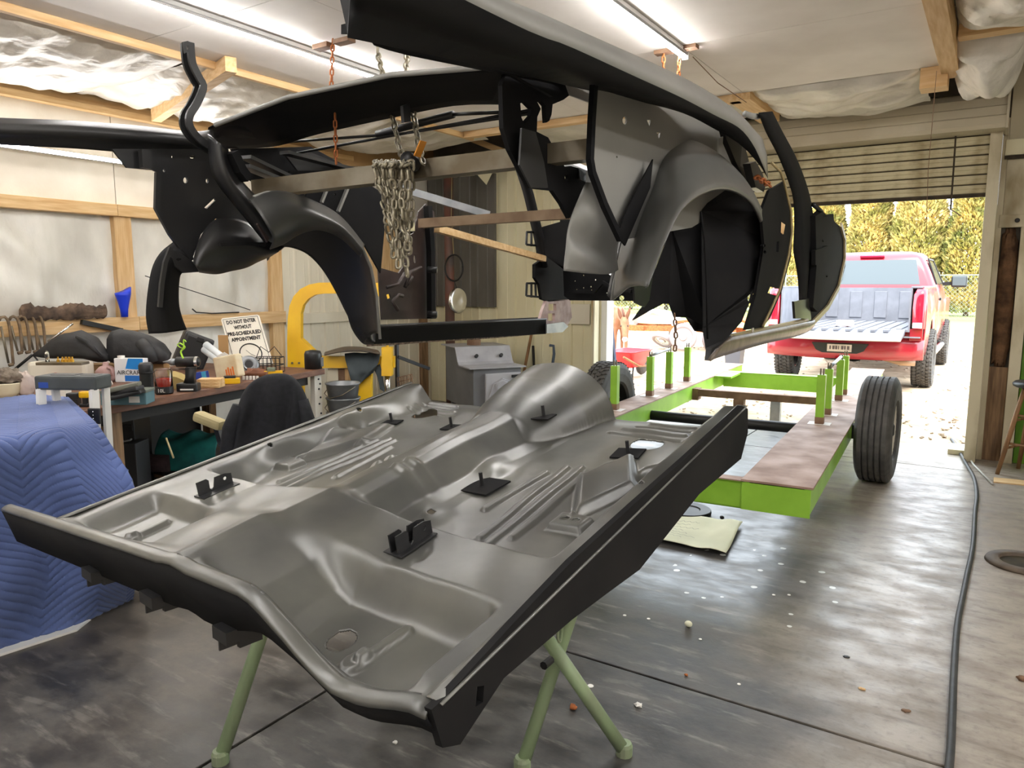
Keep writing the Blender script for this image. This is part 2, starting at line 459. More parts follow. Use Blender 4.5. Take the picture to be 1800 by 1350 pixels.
floor = obj('floor', *box_g((XL-.1, YF-.1, -.2), (XR+.1, 7.6, -.012)), m_dark_grime, kind='structure')
g = .006
xs = [XL-.1, -1.92, 1.6, XR+.1]; ys = [YF-.1, -1.2, 2.45, 6.7, 7.6]
for i in range(3):
    for j in range(4):
        v, f = bbox_g((xs[i]+g, ys[j]+g, -.012), (xs[i+1]-g, ys[j+1]-g, 0), .004)
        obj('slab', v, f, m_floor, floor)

# ---- left wall: film-covered insulation between studs, girts, white boards above
wl = obj('wall_left', *box_g((XL-.16, YF, 0), (XL-.10, YB+.1, ZR)), m_roofdark, kind='structure')
stud_y = [-3.4, -1.7, .05, 1.72, 3.36, 4.86]
def wavy_film(name, y0, y1, z0, z1, x, depth, seed, parent, mat, ny=34, nz=30):
    rr = random.Random(seed); ph = [rr.uniform(0, 6.28) for _ in range(8)]; rows = []
    v = []; f = []
    for i in range(nz+1):
        for j in range(ny+1):
            s = j/ny; t = i/nz; y = y0+(y1-y0)*s; z = z0+(z1-z0)*t
            e = (math.sin(math.pi*s)**.5)*(math.sin(math.pi*t)**.5)
            w = .5+.28*math.sin(5*y+3*z+ph[0])+.22*math.sin(11*y-4*z+ph[1])+.16*math.sin(23*y+ph[2]+3*math.sin(4*z+ph[3]))+.12*math.sin(17*z+9*y+ph[4])
            v.append(V((x+depth*e*w, y, z)))
    n = ny+1
    for i in range(nz):
        for j in range(ny): f.append((i*n+j, i*n+j+1, (i+1)*n+j+1, (i+1)*n+j))
    return obj(name, v, f, mat, parent, True)
prev = YF
for k, y in enumerate(stud_y):
    if y > -2: wavy_film('insulation_film', prev, y, .02, 1.13, XL-.06, .075, 10+k, wl, m_poly)
    if y > -2: wavy_film('insulation_film', prev, y, 1.13, 2.02, XL-.06, .085, 30+k, wl, m_poly)
    prev = y
for y in stud_y[1:]:
    boxo('stud', (XL-.06, y-.07, 0), (XL+.012, y+.07, 2.0), m_pine_z, wl, .004)
for a, b_ in zip(stud_y[:-1], stud_y[1:]):
    boxo('girt', (XL+.012, a+.062, 1.08), (XL+.052, b_+.060, 1.19), m_pine_y, wl, .004)
boxo('girt', (XL-.04, -3.4, 1.985), (XL+.055, 3.30, 2.075), m_pine_y, wl, .004)
boxo('girt', (XL-.04, 3.303, 1.985), (XL+.055, 5.6, 2.075), m_pine_y, wl, .004)
for a, b_ in ((YF, -1.5), (-1.5, .9), (.9, 3.33), (3.33, 5.75), (5.75, YB)):
    boxo('wall_board', (XL-.05, a+.003, 2.078), (XL-.012, b_-.003, 2.80), m_white_board, wl, .003)
# steel-clad stretch near the corner
def corr(name, p0, p1, z0, z1, mat, parent, pitch=.23, depth=.022, rib=.035, nrm_=1):
    """ribbed steel panel between two plan points"""
    p0 = V((*p0, 0)); p1 = V((*p1, 0)); d = p1-p0; Ln = d.length; d.normalize(); n = V((-d.y, d.x, 0))*nrm_
    prof = []; s = 0.
    while s < Ln-1e-6:
        for a, h in ((0,0), (rib*.35,depth), (rib*.65+.01,depth), (rib+.01,0), (pitch*.5-.008,0), (pitch*.5,depth*.25), (pitch*.5+.008,0)):
            if s+a < Ln: prof.append((s+a, h))
        s += pitch
    prof.append((Ln, 0))
    v = []; f = []
    for a, h in prof:
        for z in (z0, z1): v.append(p0+d*a+n*h+V((0,0,z)))
    k = len(prof)
    for i in range(k-1): f.append((2*i, 2*i+2, 2*i+3, 2*i+1))
    # back sheet gives the panel its thickness
    nb = len(v)
    for a in (0, Ln):
        for z in (z0, z1): v.append(p0+d*a-n*.006+V((0,0,z)))
    f.append((nb, nb+1, nb+3, nb+2))
    f.append((0, 1, nb+1, nb)); f.append((2*k-2, nb+2, nb+3, 2*k-1))
    return obj(name, v, f, mat, parent)
for a, b_ in ((4.93, 5.69), (5.69, 6.45), (6.45, YB)):
    corr('steel_panel', (XL+.0, b_), (XL+.0, a), 0.0, 2.05, m_cream2, wl, pitch=.19, depth=.012, nrm_=1)
boxo('steel_girt', (XL+.0, 4.93, 1.055), (XL+.035, YB, 1.16), m_cream2, wl, .004)
boxo('stud', (XL-.03, 6.98, 0), (XL+.05, 7.1, 2.05), m_rough_wood, wl, .004)
pl = [pX(588,292,-5.86), pX(600,240,-5.86), pX(655,205,-5.86), pX(770,232,-5.86), pX(775,292,-5.86)]
plate('fibreboard_sheet', pl, .012, m_fiberboard, wl)
plate('plywood_sheet', [pX(636,360,-5.84), pX(694,366,-5.84), pX(704,508,-5.84), pX(640,510,-5.84)], .012, m_pine_z, wl)

# ---- ceiling
ce = obj('ceiling', *box_g((XL-.16, YF, ZR), (XR+.1, YB+.1, ZR+.05)), m_roofdark, kind='structure')
cy = [YF, -2.2, .2, 2.62, 4.42, 5.70]
for a, b_ in zip(cy[:-1], cy[1:]):
    for xa, xb in ((-4.26, -2.95), (-2.95, -1.67), (-1.67, -.40)):
        boxo('ceiling_board', (xa+.002, a+.002, ZC), (xb-.002, b_-.002, ZC+.012), m_ceiling, ce)
for a, b_ in zip(cy[:-1], cy[1:]):
    for xa, xb in ((.62, 1.9), (1.9, 3.1), (3.1, 4.2)):
        boxo('ceiling_board', (xa+.002, a+.002, ZC), (xb-.002, b_-.002, ZC+.012), m_ceiling, ce)
boxo('beam', (-4.30, YF, ZC-.045), (-4.262, 5.9, ZC+.09), m_pine_y, ce, .003)
boxo('beam', (XL-.05, YF, 2.752), (XL+.06, 5.9, 2.80), m_pine_y, ce, .003)
boxo('beam', (XL-.05, YF, 2.80), (XL-.01, 5.9, 2.90), m_pine_y, ce, .003)
boxo('beam', (-.40, 3.2, ZC-.055), (-.30, 5.85, ZC+.10), m_pine_y, ce, .003)
boxo('beam', (-.52, 5.705, 2.72), (-.36, 5.86, 2.95), m_pine_x, ce, .003)
boxo('beam', (-1.78, 5.705, 2.80), (-1.62, 6.6, 2.90), m_pine_y, ce, .003)
boxo('beam', (-.29, 5.16, 2.86), (2.4, 5.26, 2.95), m_pine_x, ce, .003)
boxo('beam', (-4.25, 5.72, 2.80), (-1.70, 5.80, 2.90), m_pine_x, ce, .003)
# joists across the open strip
p, q = pZ(406,113,2.80), pZ(274,204,2.78)
strut('joist', p, q, .07, .09, m_pine_x, ce)
strut('joist', (-4.28, -.2, 2.80), (-5.86, -.5, 2.78), .07, .09, m_pine_x, ce)
strut('joist', pY(742,264,6.9), pY(818,230,6.9), .07, .05, m_pine_x, ce)
strut('joist', pY(800,233,6.85), pY(884,266,6.85), .07, .06, m_pine_x, ce)
boxo('header_board', (-5.8, 7.0, 2.72), (-3.6, 7.06, 2.86), m_rough_wood, ce)

def batt(name, x0, x1, y0, y1, z, sag, seed, parent, nx=26, ny=60, wr=1.0):
    rr = random.Random(seed); ph = [rr.uniform(0, 6.28) for _ in range(9)]; v = []; f = []
    for i in range(ny+1):
        for j in range(nx+1):
            s = j/nx; t = i/ny; x = x0+(x1-x0)*s; y = y0+(y1-y0)*t
            e = (max(0, math.sin(math.pi*s))**.55)*(max(0, math.sin(math.pi*t))**.35)
            pull = .5+.5*math.cos(2*math.pi*s)
            wv_ = (.10*math.sin(13*y+ph[0])+.08*math.sin(29*y+ph[1]+2*s)+.05*math.sin(47*y+ph[2]))*pull*(e > 0)
            wv_ += .05*math.sin(9*x+7*y+ph[3])+.03*math.sin(21*x-11*y+ph[4])
            v.append(V((x, y, z-sag*e*(1+wr*wv_*2)-.006*wr*math.sin(31*y+ph[5]+9*s))))
    n = nx+1
    for i in range(ny):
        for j in range(nx): f.append((i*n+j, (i+1)*n+j, (i+1)*n+j+1, i*n+j+1))
    k = len(v)
    v += [V((x0,y0,z+.12)), V((x1,y0,z+.12)), V((x1,y1,z+.12)), V((x0,y1,z+.12))]
    f.append((k, k+1, k+2, k+3))
    return obj(name, v, f, m_batt, parent, True)
batt('insulation_batt', -5.86, -4.30, -4.4, -.4, ZC+.02, .12, 1, ce)
batt('insulation_batt', -5.86, -4.30, -.35, 3.02, ZC+.01, .155, 2, ce, ny=80)
batt('insulation_batt', -5.86, -4.30, 3.05, 6.2, ZC+.02, .10, 3, ce, ny=70, wr=1.8)
batt('insulation_batt', -1.62, -.53, 5.72, 6.75, 2.86, .10, 4, ce, ny=30, wr=1.4)
batt('insulation_batt', -4.2, -1.80, 5.82, 6.85, 2.92, .10, 5, ce, ny=30, wr=1.2)
batt('insulation_batt', -.29, .24, 3.3, 5.14, 2.93, .17, 6, ce, ny=40, nx=16, wr=1.4)
batt('insulation_batt', -.35, .06, 5.3, 6.2, 2.96, .30, 7, ce, ny=24, nx=16, wr=1.2)

# ---- back wall with the roll-up door opening
wb = obj('wall_back', *box_g((XL-.1, YB+.05, 0), (-3.56, YB+.12, ZR)), m_roofdark, kind='structure')
obj('wall_lintel', *box_g((-3.56, YB+.05, 2.75), (-.02, YB+.12, ZR)), m_roofdark, wb)
obj('wall_core', *box_g((-.02, YB+.05, 0), (XR+.1, YB+.12, ZR)), m_roofdark, wb)
for a, b_ in ((XL, -5.13), (-5.13, -4.36), (-4.36, -3.62)):
    corr('steel_panel', (b_, YB), (a, YB), .0, 2.95, m_cream, wb, pitch=.26, depth=.02, nrm_=1)
boxo('corner_trim', (-3.62, YB-.03, 0), (-3.53, YB+.13, 2.75), m_cream, wb, .004)
boxo('jamb', (-3.53, YB-.02, 0), (-3.46, YB+.14, 2.75), m_white_paint, wb, .004)
# white patch panel seen beside the jamb
boxo('patch_panel', (-3.96, YB-.035, 1.02), (-3.66, YB-.022, 1.24), m_cream2, wb, .003)
# grey sheet hung over the cream panels
corr('grey_sheet', (-4.86, YB-.06), (-5.86, YB-.06), pY(860,540,YB-.06).z, 2.70, m_grey_sheet, wb, pitch=.25, depth=.02)
plate('torn_flap', [pY(830,297,6.98), pY(873,288,7.02), pY(855,325,6.96)], .003, m_cream, wb)

# ---- roll-up door
YD = 7.10
rd = thing('door_1', 'rolled-up cream steel shutter door hanging across the top of the opening', 'door', (-1.8, YD, 2.1), kind='structure')
hb = MB()
y0h, zt, zb = 6.86, pY(1760,155,6.86).z, pY(1755,225,6.86).z
prof = [(7.17, zt), (6.98, zt+.012), (6.90, zt-.012), (y0h, zt-.06), (y0h, zt-.12), (y0h-.012, zt-.128), (y0h-.012, zt-.19), (y0h-.022, zt-.20), (y0h-.022, zb+.03), (y0h-.012, zb), (7.17, zb)]
v, f = skin_loft_g([[V((x, a, b_)) for a, b_ in prof] for x in (-3.66, -.03)])
obj('hood', v, f, m_hood, rd)
boxo('hood_end', (-.03, y0h-.04, zb-.01), (-.012, 7.18, zt+.03), m_hood, rd, .003)
boxo('hood_end', (-3.68, y0h-.04, zb-.01), (-3.66, 7.18, zt+.03), m_hood, rd, .003)
zbot = pY(1735,346,YD).z; ns = 6; ph_ = (zb-.0-zbot-.03)/ns
for i in range(ns):
    za = zbot+.03+i*ph_; z1 = za+ph_
    pr = [(YD, za), (YD-.010, za+.004), (YD-.012, za+ph_*.42), (YD-.0095, za+ph_*.48), (YD-.012, za+ph_*.55), (YD-.012, za+ph_*.86), (YD+.002, z1-.009), (YD+.006, z1-.009), (YD+.006, za)]
    v, f = skin_loft_g([[V((x, a, b_)) for a, b_ in pr] for x in (-3.53, -.115)])
    obj('slat', v, f, m_shutter, rd)
boxo('backing', (-3.53, YD+.006, zbot+.03), (-.115, YD+.010, zb+.02), m_dark_grime, rd)
boxo('bottom_bar', (-3.53, YD-.018, zbot), (-.115, YD+.012, zbot+.028), m_dark_grime, rd, .003)
boxo('guide_rail', (-.125, YD-.06, 0.0), (-.042, YB+.13, 2.72), m_jamb, rd, .004)
boxo('guide_rail', (-3.56, YD-.06, 0.0), (-3.535, YD+.05, 2.72), m_jamb, rd, .004)
v, f = sweep_g([pY(1680,240,7.03), pY(1676,300,7.02), pY(1671,369,7.03)], rect(.028, .012), V((1,0,0)))
obj('pull_strap', v, f, m_dark_grime, rd)
v, f = tube_g([pY(1672,368,7.03), pY(1678,372,7.0), pY(1688,379,6.98)], .004, 5)
obj('pull_cord', v, f, m_rust, rd)

# right of the door: jamb post, framing, insulation strip, green boards
def wrect(name, x0, y0, x1, y1, yy, th, mat, **k):
    a = pY(x0, y1, yy); b_ = pY(x1, y0, yy)
    return boxo(name, (a.x, yy-th, a.z), (b_.x, yy, b_.z), mat, wb, .003, **k)
yy = YB+.05
boxo('jamb', (-.041, YB-.02, 0), (-.001, YB+.14, 2.75), m_jamb, wb, .004)
boxo('upper_sheet', (0.0, YB+.02, 1.98), (3.9, YB+.05, 3.4), m_jamb, wb, .003)
boxo('steel_channel', (-.02, YB-.03, 2.46), (3.9, YB+.02, 2.58), m_cream, wb, .004)
boxo('channel_lip', (-.02, YB-.04, 2.43), (3.9, YB+.0, 2.455), m_dark_grime, wb)
boxo('cross_rail', (-.02, YB-.03, 1.90), (3.9, YB+.02, 2.0), m_jamb, wb, .004)
v, f = blob_g((.065, YB+.04, 1.33), (.075, .05, .60), 3, .10, 22, 26, 3.2)
obj('insulation_strip', [V((min(.125, max(.0, p.x)), max(YB-.01, p.y), min(1.9, max(.78, p.z)))) for p in v], f, m_insul, wb, True)
boxo('lower_ply', (-.002, YB+.0, 0), (.128, YB+.03, .78), m_rough_wood, wb, .003)
boxo('post', (.13, YB-.05, 0), (.21, YB+.05, 1.90), m_jamb, wb, .004)
for k in range(3):
    boxo('green_board', (.215+1.22*k, YB-.005, 0), (.215+1.22*(k+1)-.006, YB+.03, 1.90), m_green_wall, wb, .003)
nt_ = boxo('notice_sheet', (.165, YB-.003, 2.06), (.50, YB+.018, 2.32), m_white, wb)
boxo('notice_band', (.165, YB-.005, 2.28), (.50, YB-.002, 2.32), M('notice_blue', srgb(40,72,150), rough=.5), wb)
boxo('door_sill', (-.25, 7.28, 0.0), (-.02, 7.58, .045), m_jamb, wb, .004)
v, f = lathe_g([(.0,.0),(.018,0),(.018,.01),(.012,.02),(0,.02)], 10)
for zz, xx in ((2.30,-.09),(1.52,-.09),(.95,-.09),(1.95,.10),(1.86,.17)):
    obj('bolt_head', [TR((xx, YB-.09 if xx < 0 else YB-.06, zz), 0, math.pi/2) @ p for p in v], f, m_darksteel, wb)

# the two sides of the shop behind and to the right of the viewer
obj('wall_right', *box_g((XR, YF, 0), (XR+.1, YB+.1, ZR)), m_white_board, kind='structure')
obj('wall_front', *box_g((XL-.16, YF-.1, 0), (XR+.1, YF, ZR)), m_white_board, kind='structure')

# ---- LED tube lamps
def tube_lamp(p, q, label, down=V((0,0,-1))):
    p = Vector(p); q = Vector(q)
    t = thing('led_tube_lamp', label, 'lamp', (p+q)/2, 'LED tube lamps')
    v, f = sweep_g([p-down*.012, q-down*.012], rect(.035, .02), down); obj('housing', v, f, m_lamp_body, t)
    d = (q-p).normalized()
    v, f = tube_g([p+down*.016+d*.02, q+down*.016-d*.02], .016, 12); tb_ = obj('tube', v, f, [m_tube, m_lamp_body], t, True)
    for pg in tb_.data.polygons:
        if (p+down*.016).dot(down)-(pg.center+org(tb_)).dot(down) > (.002 if down.z else -.007): pg.material_index = 1
    for a, s in ((p, 1), (q, -1)):
        v, f = sweep_g([a+down*.012, a+down*.012+d*.02*s], rect(.04, .04), down); obj('end_cap', v, f, m_lamp_body, t)
    return t
zt_ = ZC-.028
tube_lamp((-3.54, 1.75, zt_), (-3.54, 4.6, zt_), 'LED tube lamp on the ceiling left of the hoist chains')
tube_lamp((-1.67, 2.1, zt_), (-1.67, 4.50, zt_), 'LED tube lamp on the ceiling by the right-hand rusty chain')
tube_lamp((XL+.05, 1.6, 2.41), (XL+.05, 4.3, 2.40), 'LED tube lamp fixed to the white boards of the left wall', V((1,0,0)))
for x in (-3.54, -1.67, .95, 3.0):  # unseen lamps added out of view only to light the shop
    for ya in (-3.9, -1.2, 1.5):
        if ya > 1 and x < .5: continue
        tube_lamp((x, ya, zt_), (x, ya+2.4, zt_), 'LED tube lamp overhead behind the viewer')
# ================================================================== THE LOOSE FLOOR PAN
PA = V((-.578,.705,.906)); PB = V((-1.983,.904,.848)); PC = V((-.58,2.096,1.106))
EU = PC-PA; EV = PB-PA; EN = EU.cross(EV).normalized()
if EN.z < 0: EN = -EN
def panP(u, v, h=0.): return PA+EU*u+EV*v+EN*h
def sst(a, b, x):
    t = np.clip((x-a)/(b-a), 0, 1); return t*t*(3-2*t)
NU, NV = 420, 400
uu, vv = np.meshgrid(np.linspace(0, 1, NU), np.linspace(0, 1, NV), indexing='ij')
sv = np.abs(vv-.5); LU, LV = EU.length, EV.length
front = sst(.284, .306, uu)
rear = 1-sst(.142, .176, uu)
# floors, seat platform, rear wells
h = -.062*front - .075*rear*np.where(vv > .5, .5, 1.)
h = h*(1-.0)                       # platform between stays at 0
# side walls and flanges
wallR = sst(.038, .064, vv); wallL = sst(.035, .105+.03*np.sin(uu*23)*(uu > .3), 1-vv)
h = h*wallR*wallL
h += .004*np.sin(uu*40)*sst(.3, .4, uu)*sst(.03, .07, 1-vv)*(1-sst(.09, .13, 1-vv))
# tunnel: tent-like over the rear wells and the platform, rounded in front, swelling into the gearbox bell
sc_ = np.abs(vv-np.interp(uu, [0,.6,1.0], [.5,.49,.465]))
pr_rear = np.where(vv > .5, np.interp(sc_, [0,.03,.15,.21,.26], [.060,.050,.025,-.02,-.075]), 1)*(vv > .5)+(vv <= .5)*np.interp(sc_, [0,.02,.06,.12,.17,.20], [.062,.056,.032,-.008,-.054,-.075])
pr_plat = np.interp(sc_, [0,.02,.22,.25], [.046,.042,.006,0])
pr_tun = np.interp(sc_, [0,.025,.045,.088,.118,.145], [.032,.030,.018,-.040,-.056,-.062])
bw = np.interp(uu, [.70,.76,.82,.90,1.0], [.09,.105,.13,.147,.157]); bh = np.interp(uu, [.70,.76,.82,.90,1.0], [-.062,.03,.062,.090,.108])
pr_bell = -.066+(bh+.066)*np.sqrt(np.clip(1-(sc_/bw)**2.2, 0, 1))
wA = 1-sst(.13, .18, uu); wB = sst(.275, .315, uu)
cen = pr_rear*wA+pr_tun*wB+pr_plat*(1-wA-wB)
cen = np.maximum(cen, np.where(uu > .72, pr_bell, -1))
h = np.maximum(h, cen)
prof = np.clip((cen+.06)/.08, 0, 1)*(sc_ < .2)
# foot of the tunnel swells into two bolting humps
for (u0, v0) in ((.385, .365), (.385, .635), (.60, .375), (.60, .62)):
    h += .016*np.exp(-(((uu-u0)/.04)**2+((vv-v0)/.03)**2))
for k in (.42, .455):
    h += .010*np.exp(-((uu-k)/.010)**2)*prof*(sv > .02)
# pressed ribs
def rib(a, b, w, amp):
    global h
    ax, ay = a[0]*LU, a[1]*LV; bx, by = b[0]*LU, b[1]*LV; X_, Y_ = uu*LU, vv*LV
    t = np.clip(((X_-ax)*(bx-ax)+(Y_-ay)*(by-ay))/((bx-ax)**2+(by-ay)**2), 0, 1)
    d = np.hypot(X_-ax-t*(bx-ax), Y_-ay-t*(by-ay)); h = h+amp*(1-sst(w*.60, w, d))
for mir in (0, 1):
    q = (lambda p: (p[0], 1-p[1])) if mir else (lambda p: p)
    for a, b in (((.63,.275),(.45,.290)), ((.67,.250),(.36,.232)), ((.68,.222),(.345,.205)), ((.66,.195),(.38,.18))): rib(q(a), q(b), .013, .008)
    for a, b in (((.305,.28),(.305,.12)), ((.325,.275),(.325,.14))): rib(q(a), q(b), .010, .006)
    for k in range(4): rib(q((.885+.03*k,.26-.02*k)), q((.885+.03*k,.10)), .012, .007*(1 if k % 2 else -1))
    rib(q((.055,.185)), q((.125,.175)), .015, .010); rib(q((.045,.192)), q((.052,.190)), .030, .010)
    # raised wedge beside the sill and its pocket
    cu, cv, ru, rv = .62, .135, .16, .065
    dd = np.abs(uu-cu)/ru+np.abs((1-vv if mir else vv)-cv-.10*(uu-cu))/rv
    h = h+.024*(1-sst(.72, 1.02, dd))
    dd = np.hypot((uu-.70)/.055, ((1-vv if mir else vv)-.075)/.035); h = h-.030*(1-sst(.5, 1.0, dd))
    dd = np.maximum(np.abs(uu-.455)/.028, np.abs((1-vv if mir else vv)-.115)/.035); h = h+.018*(1-sst(.75, 1.0, dd))
h += -.010*sst(.92, 1.0, uu)*(1-prof)*sst(.04,.1,np.minimum(vv,1-vv)) + .0012*np.sin(31*uu+17*vv)+.001*np.sin(57*vv-23*uu)
# turned-up rear lip following the cut line of the pressing
lipv = np.interp(vv, [0,.02,.10,.15,.19,.23,.29,.31,.54,1.0], [0,.0,-.034,-.042,-.022,.010,.054,.060,.050,.004])
kl = 1-sst(.004, .03, uu)
h = np.where(vv > .2, np.maximum(h, h+(lipv-h)*kl), h+(lipv-h)*kl)
# soften the sheet a little
for _ in range(1):
    hp_ = np.pad(h, 1, mode='edge'); h = (hp_[1:-1,1:-1]*4+hp_[:-2,1:-1]+hp_[2:,1:-1]+hp_[1:-1,:-2]+hp_[1:-1,2:])/8
floor_h = h
def panh(u, v): return float(floor_h[min(NU-1, max(0, int(round(u*(NU-1)))))][min(NV-1, max(0, int(round(v*(NV-1)))))])
keep = np.ones((NU, NV), bool)
for u0, v0, ru, rv in ((.845,.155,.036,.034), (.875,.835,.036,.034), (.072,.245,.020,.018), (.072,.745,.016,.016), (.385,.362,.006,.006), (.90,.055,.008,.008),
                       (.455,.105,.006,.006), (.455,.125,.006,.006), (.56,.038,.006,.006), (.46,.962,.005,.005), (.75,.962,.006,.006)):
    keep &= ~(((uu-u0)/ru)**2+((vv-v0)/rv)**2 < 1)
pan = thing('floor_pan', 'black primed car floor pan lying on a green pipe trestle', 'floor pan', panP(.5, .5, -.2))
pv = [panP(a, b, c) for a, b, c in zip(uu.ravel(), vv.ravel(), h.ravel())]
pf = []
for i in range(NU-1):
    for j in range(NV-1):
        if keep[i,j] and keep[i+1,j] and keep[i,j+1] and keep[i+1,j+1]:
            a = i*NV+j; pf.append((a, a+NV, a+NV+1, a+1))
po = obj('pressed_sheet', pv, pf, m_pan, pan, True)
md = po.modifiers.new('gauge', 'SOLIDIFY'); md.thickness = .003; md.offset = -1

def pV(x, y, a, b):
    """picture point on the upright plane through plan points a and b"""
    n = V((b.y-a.y, a.x-b.x, 0)); r = ray(x, y); return _C+r*(n.dot(V((a.x,a.y,0)))/n.dot(r))
XRS = -.575
hol = [pX(*p, XRS) for p in ((832,1205),(845,1203),(843,1232),(830,1240))]
sk = [pX(*p, XRS) for p in ((778,1222),(900,1090),(1000,985),(1110,885),(1200,805),(1300,713),(1311,718),(1311,760),(1299,806),(1225,868),(1120,1000),(1062,1042),(1000,1088),(880,1190),(803,1306),(772,1312),(752,1245))]
plate('side_rail', sk, .012, m_ebony_d, pan, [hol])
# turned-over edge joining flange and rail
loft('side_flange', [[panP(t, -.010, .001) for t in np.linspace(0, 1, 8)], [panP(t, .001, .004) for t in np.linspace(0, 1, 8)], [panP(t, .012, .003) for t in np.linspace(0, 1, 8)]], m_pan, pan, n=20, m=5, th=.002)
loft('side_flange', [[panP(t, 1.014, -.03) for t in np.linspace(0, 1, 8)], [panP(t, 1.006, .004) for t in np.linspace(0, 1, 8)], [panP(t, .99, .003) for t in np.linspace(0, 1, 8)]], m_pan, pan, n=20, m=5, th=.002)
def liph(t): return panh(0, t) if t <= 1 else .004-.036*(t-1)/.35
# rear lip rolled over and the dark closing panel below it
vs_ = np.linspace(0.0, 1.30, 52)
loft('rear_lip', [[panP(.004, t, liph(t)-.001) for t in vs_], [panP(-.004, t, liph(t)+.0005) for t in vs_], [panP(-.013, t, liph(t)-.003) for t in vs_], [panP(-.016, t, liph(t)-.010) for t in vs_]], m_pan, pan, n=60, m=6, th=.003)
dep = [.036 if t < .2 else .036+.070*min(1, (t-.2)/.2) for t in vs_]
loft('rear_panel', [[panP(-.015, t, liph(t)-.008) for t in vs_], [panP(-.004, t, liph(t)-.008-dep[i]) for i, t in enumerate(vs_)]], m_ebony_d, pan, n=60, m=3, th=.003)
# bits under the rear edge
for t, w in ((.60, .06), (.38, .05), (.84, .06)):
    b = MB().box((-.5*w,-.03,-.012), (.5*w,.03,.012)).box((-.3*w,-.045,-.03), (-.1*w,.0,.0)).box((.1*w,-.05,-.026), (.3*w,.01,.0)).box((.42*w,-.02,-.04), (.5*w,.02,0.))
    b.xf(Matrix.Translation(panP(.0, t, panh(0, t)-.11)) @ Matrix.Rotation(math.atan2(EV.y, EV.x), 4, 'Z')).build('mount_bracket', m_black, pan)
# seat anchor brackets
def anchor(u0, v0, ln, double):
    e = EU.normalized(); w = EV.normalized(); n = EN; o = panP(u0, v0, panh(u0, v0))
    def Q(a, b, c): return o+e*a+w*b+n*c
    t = MB()
    out = [(0,0),(ln,0),(ln,.030),(ln*.80,.036),(ln*.52,.036),(ln*.45,.012),(ln*.38,.006),(ln*.33,.012),(ln*.34,.034),(ln*.28,.040),(0,.040)]
    for off in ((0, -.020) if double else (0,)):
        v, f = plate_g([Q(a, off, c) for a, c in out], .003, [[Q(ln*.80+.006*math.cos(k), off, .022+.005*math.sin(k)) for k in np.linspace(0, 5.5, 8)]]); t.add(v, f)
    v, f = plate_g([Q(-.004, .02, .002), Q(ln*1.02, .02, .002), Q(ln*1.02, -.034, .002), Q(-.004, -.034, .002)], .003); t.add(v, f)
    t.build('seat_anchor', m_black, pan)
anchor(.190, .805, .105, False); anchor(.195, .262, .105, True)
# welded stud plates
for u0, v0, a, b, ro in ((.78,.87,.05,.035,.2), (.80,.67,.055,.03,0), (.80,.38,.055,.03,0), (.525,.355,.10,.055,-.1), (.775,.165,.075,.04,.1)):
    o = panP(u0, v0, panh(u0, v0)+.004); e = (EU.normalized()+EV.normalized()*ro).normalized(); w = EN.cross(e)
    v, f = plate_g([o-e*a*.5-w*b, o+e*a*.5-w*b, o+e*a*.5+w*b, o-e*a*.5+w*b], .004, d=EN)
    pl_ = obj('stud_plate', v, f, m_ebony_d, pan)
    v, f = tube_g([o, o+EN*.036], .0052, 8); obj('stud', v, f, m_black, pl_)
leaf_o = panP(.045, .085, panh(.045, .085))
v, f = blob_g(leaf_o+V((0,0,.004)), (.008,.006,.006), 4, .3, 10, 6)
obj('leaf_scrap', v, f, m_rustorange, None, True, label='curled orange leaf scrap lying in the right rear corner of the floor pan', cat='leaf')

# ================================================================== THE TRESTLE UNDER THE PAN
ts = thing('pipe_trestle', 'worn green pipe trestle carrying the car floor pan', 'trestle', (-1.2, 1.5, 0))
def leg_line(p, q, nm='leg', r=.021): v, f = tube_g([p, q], r, 14); return obj(nm, v, f, m_pipegreen, ts, True)
f1 = pZ(1097,1326,0); f2 = pZ(918,1352,0)
t1 = pD(959,1118,2.20); A2 = pD(1016,1045,2.33); t2 = f2+(A2-f2)*(.86/A2.z)
leg_line(f1+V((0,0,.012)), t1); leg_line(f2+V((0,0,.012)), t2)
f3 = pZ(388,1340,0); t3 = V((-1.83,1.60,.78)); f4 = V((-1.72,2.05,.012)); t4 = V((-1.86,1.50,.78))
leg_line(f3+V((0,0,.012)), t3); leg_line(f4, t4)
leg_line(t2+V((.10,-.02,0)), V((-2.02,1.62,.795)), 'top_rail', .024)
for p in (f1, f2, f3, f4):
    v, f = lathe_g([(.0,.0),(.026,0),(.026,.03),(.022,.04),(0,.04)], 12); obj('foot_cap', [TR((p.x,p.y,.0)) @ a for a in v], f, m_pipegreen, ts)
cx_ = (f1+t1)/2; ring_c = pX(984,1110,-.93)
v, f = tube_g([ring_c+V((0,.012*math.cos(a),.03*math.sin(a))) for a in np.linspace(0, 6.28, 14)], .004, 6); obj('safety_ring', v, f, m_pipegreen, ts)
pc = pX(962,1165,-.98)
v, f = lathe_g([(0,-.02),(.012,-.02),(.012,.02),(0,.02)], 8); obj('pivot_bolt', [TR(pc, 0, math.pi/2, .4) @ a for a in v], f, m_darksteel, ts)

# ================================================================== THE HANGING CAR BODY
body = thing('car_body_shell', 'stripped black primed car body shell without floor hanging from hoist chains', 'car body', (-1.58, 2.6, 1.19))
def bp(name, pts, X_, th=.006, mat=None, holes=(), d=None):
    return plate(name, LX(pts, X_), th, mat or m_ebony, body, [LX(h_, X_) for h_ in holes], d)
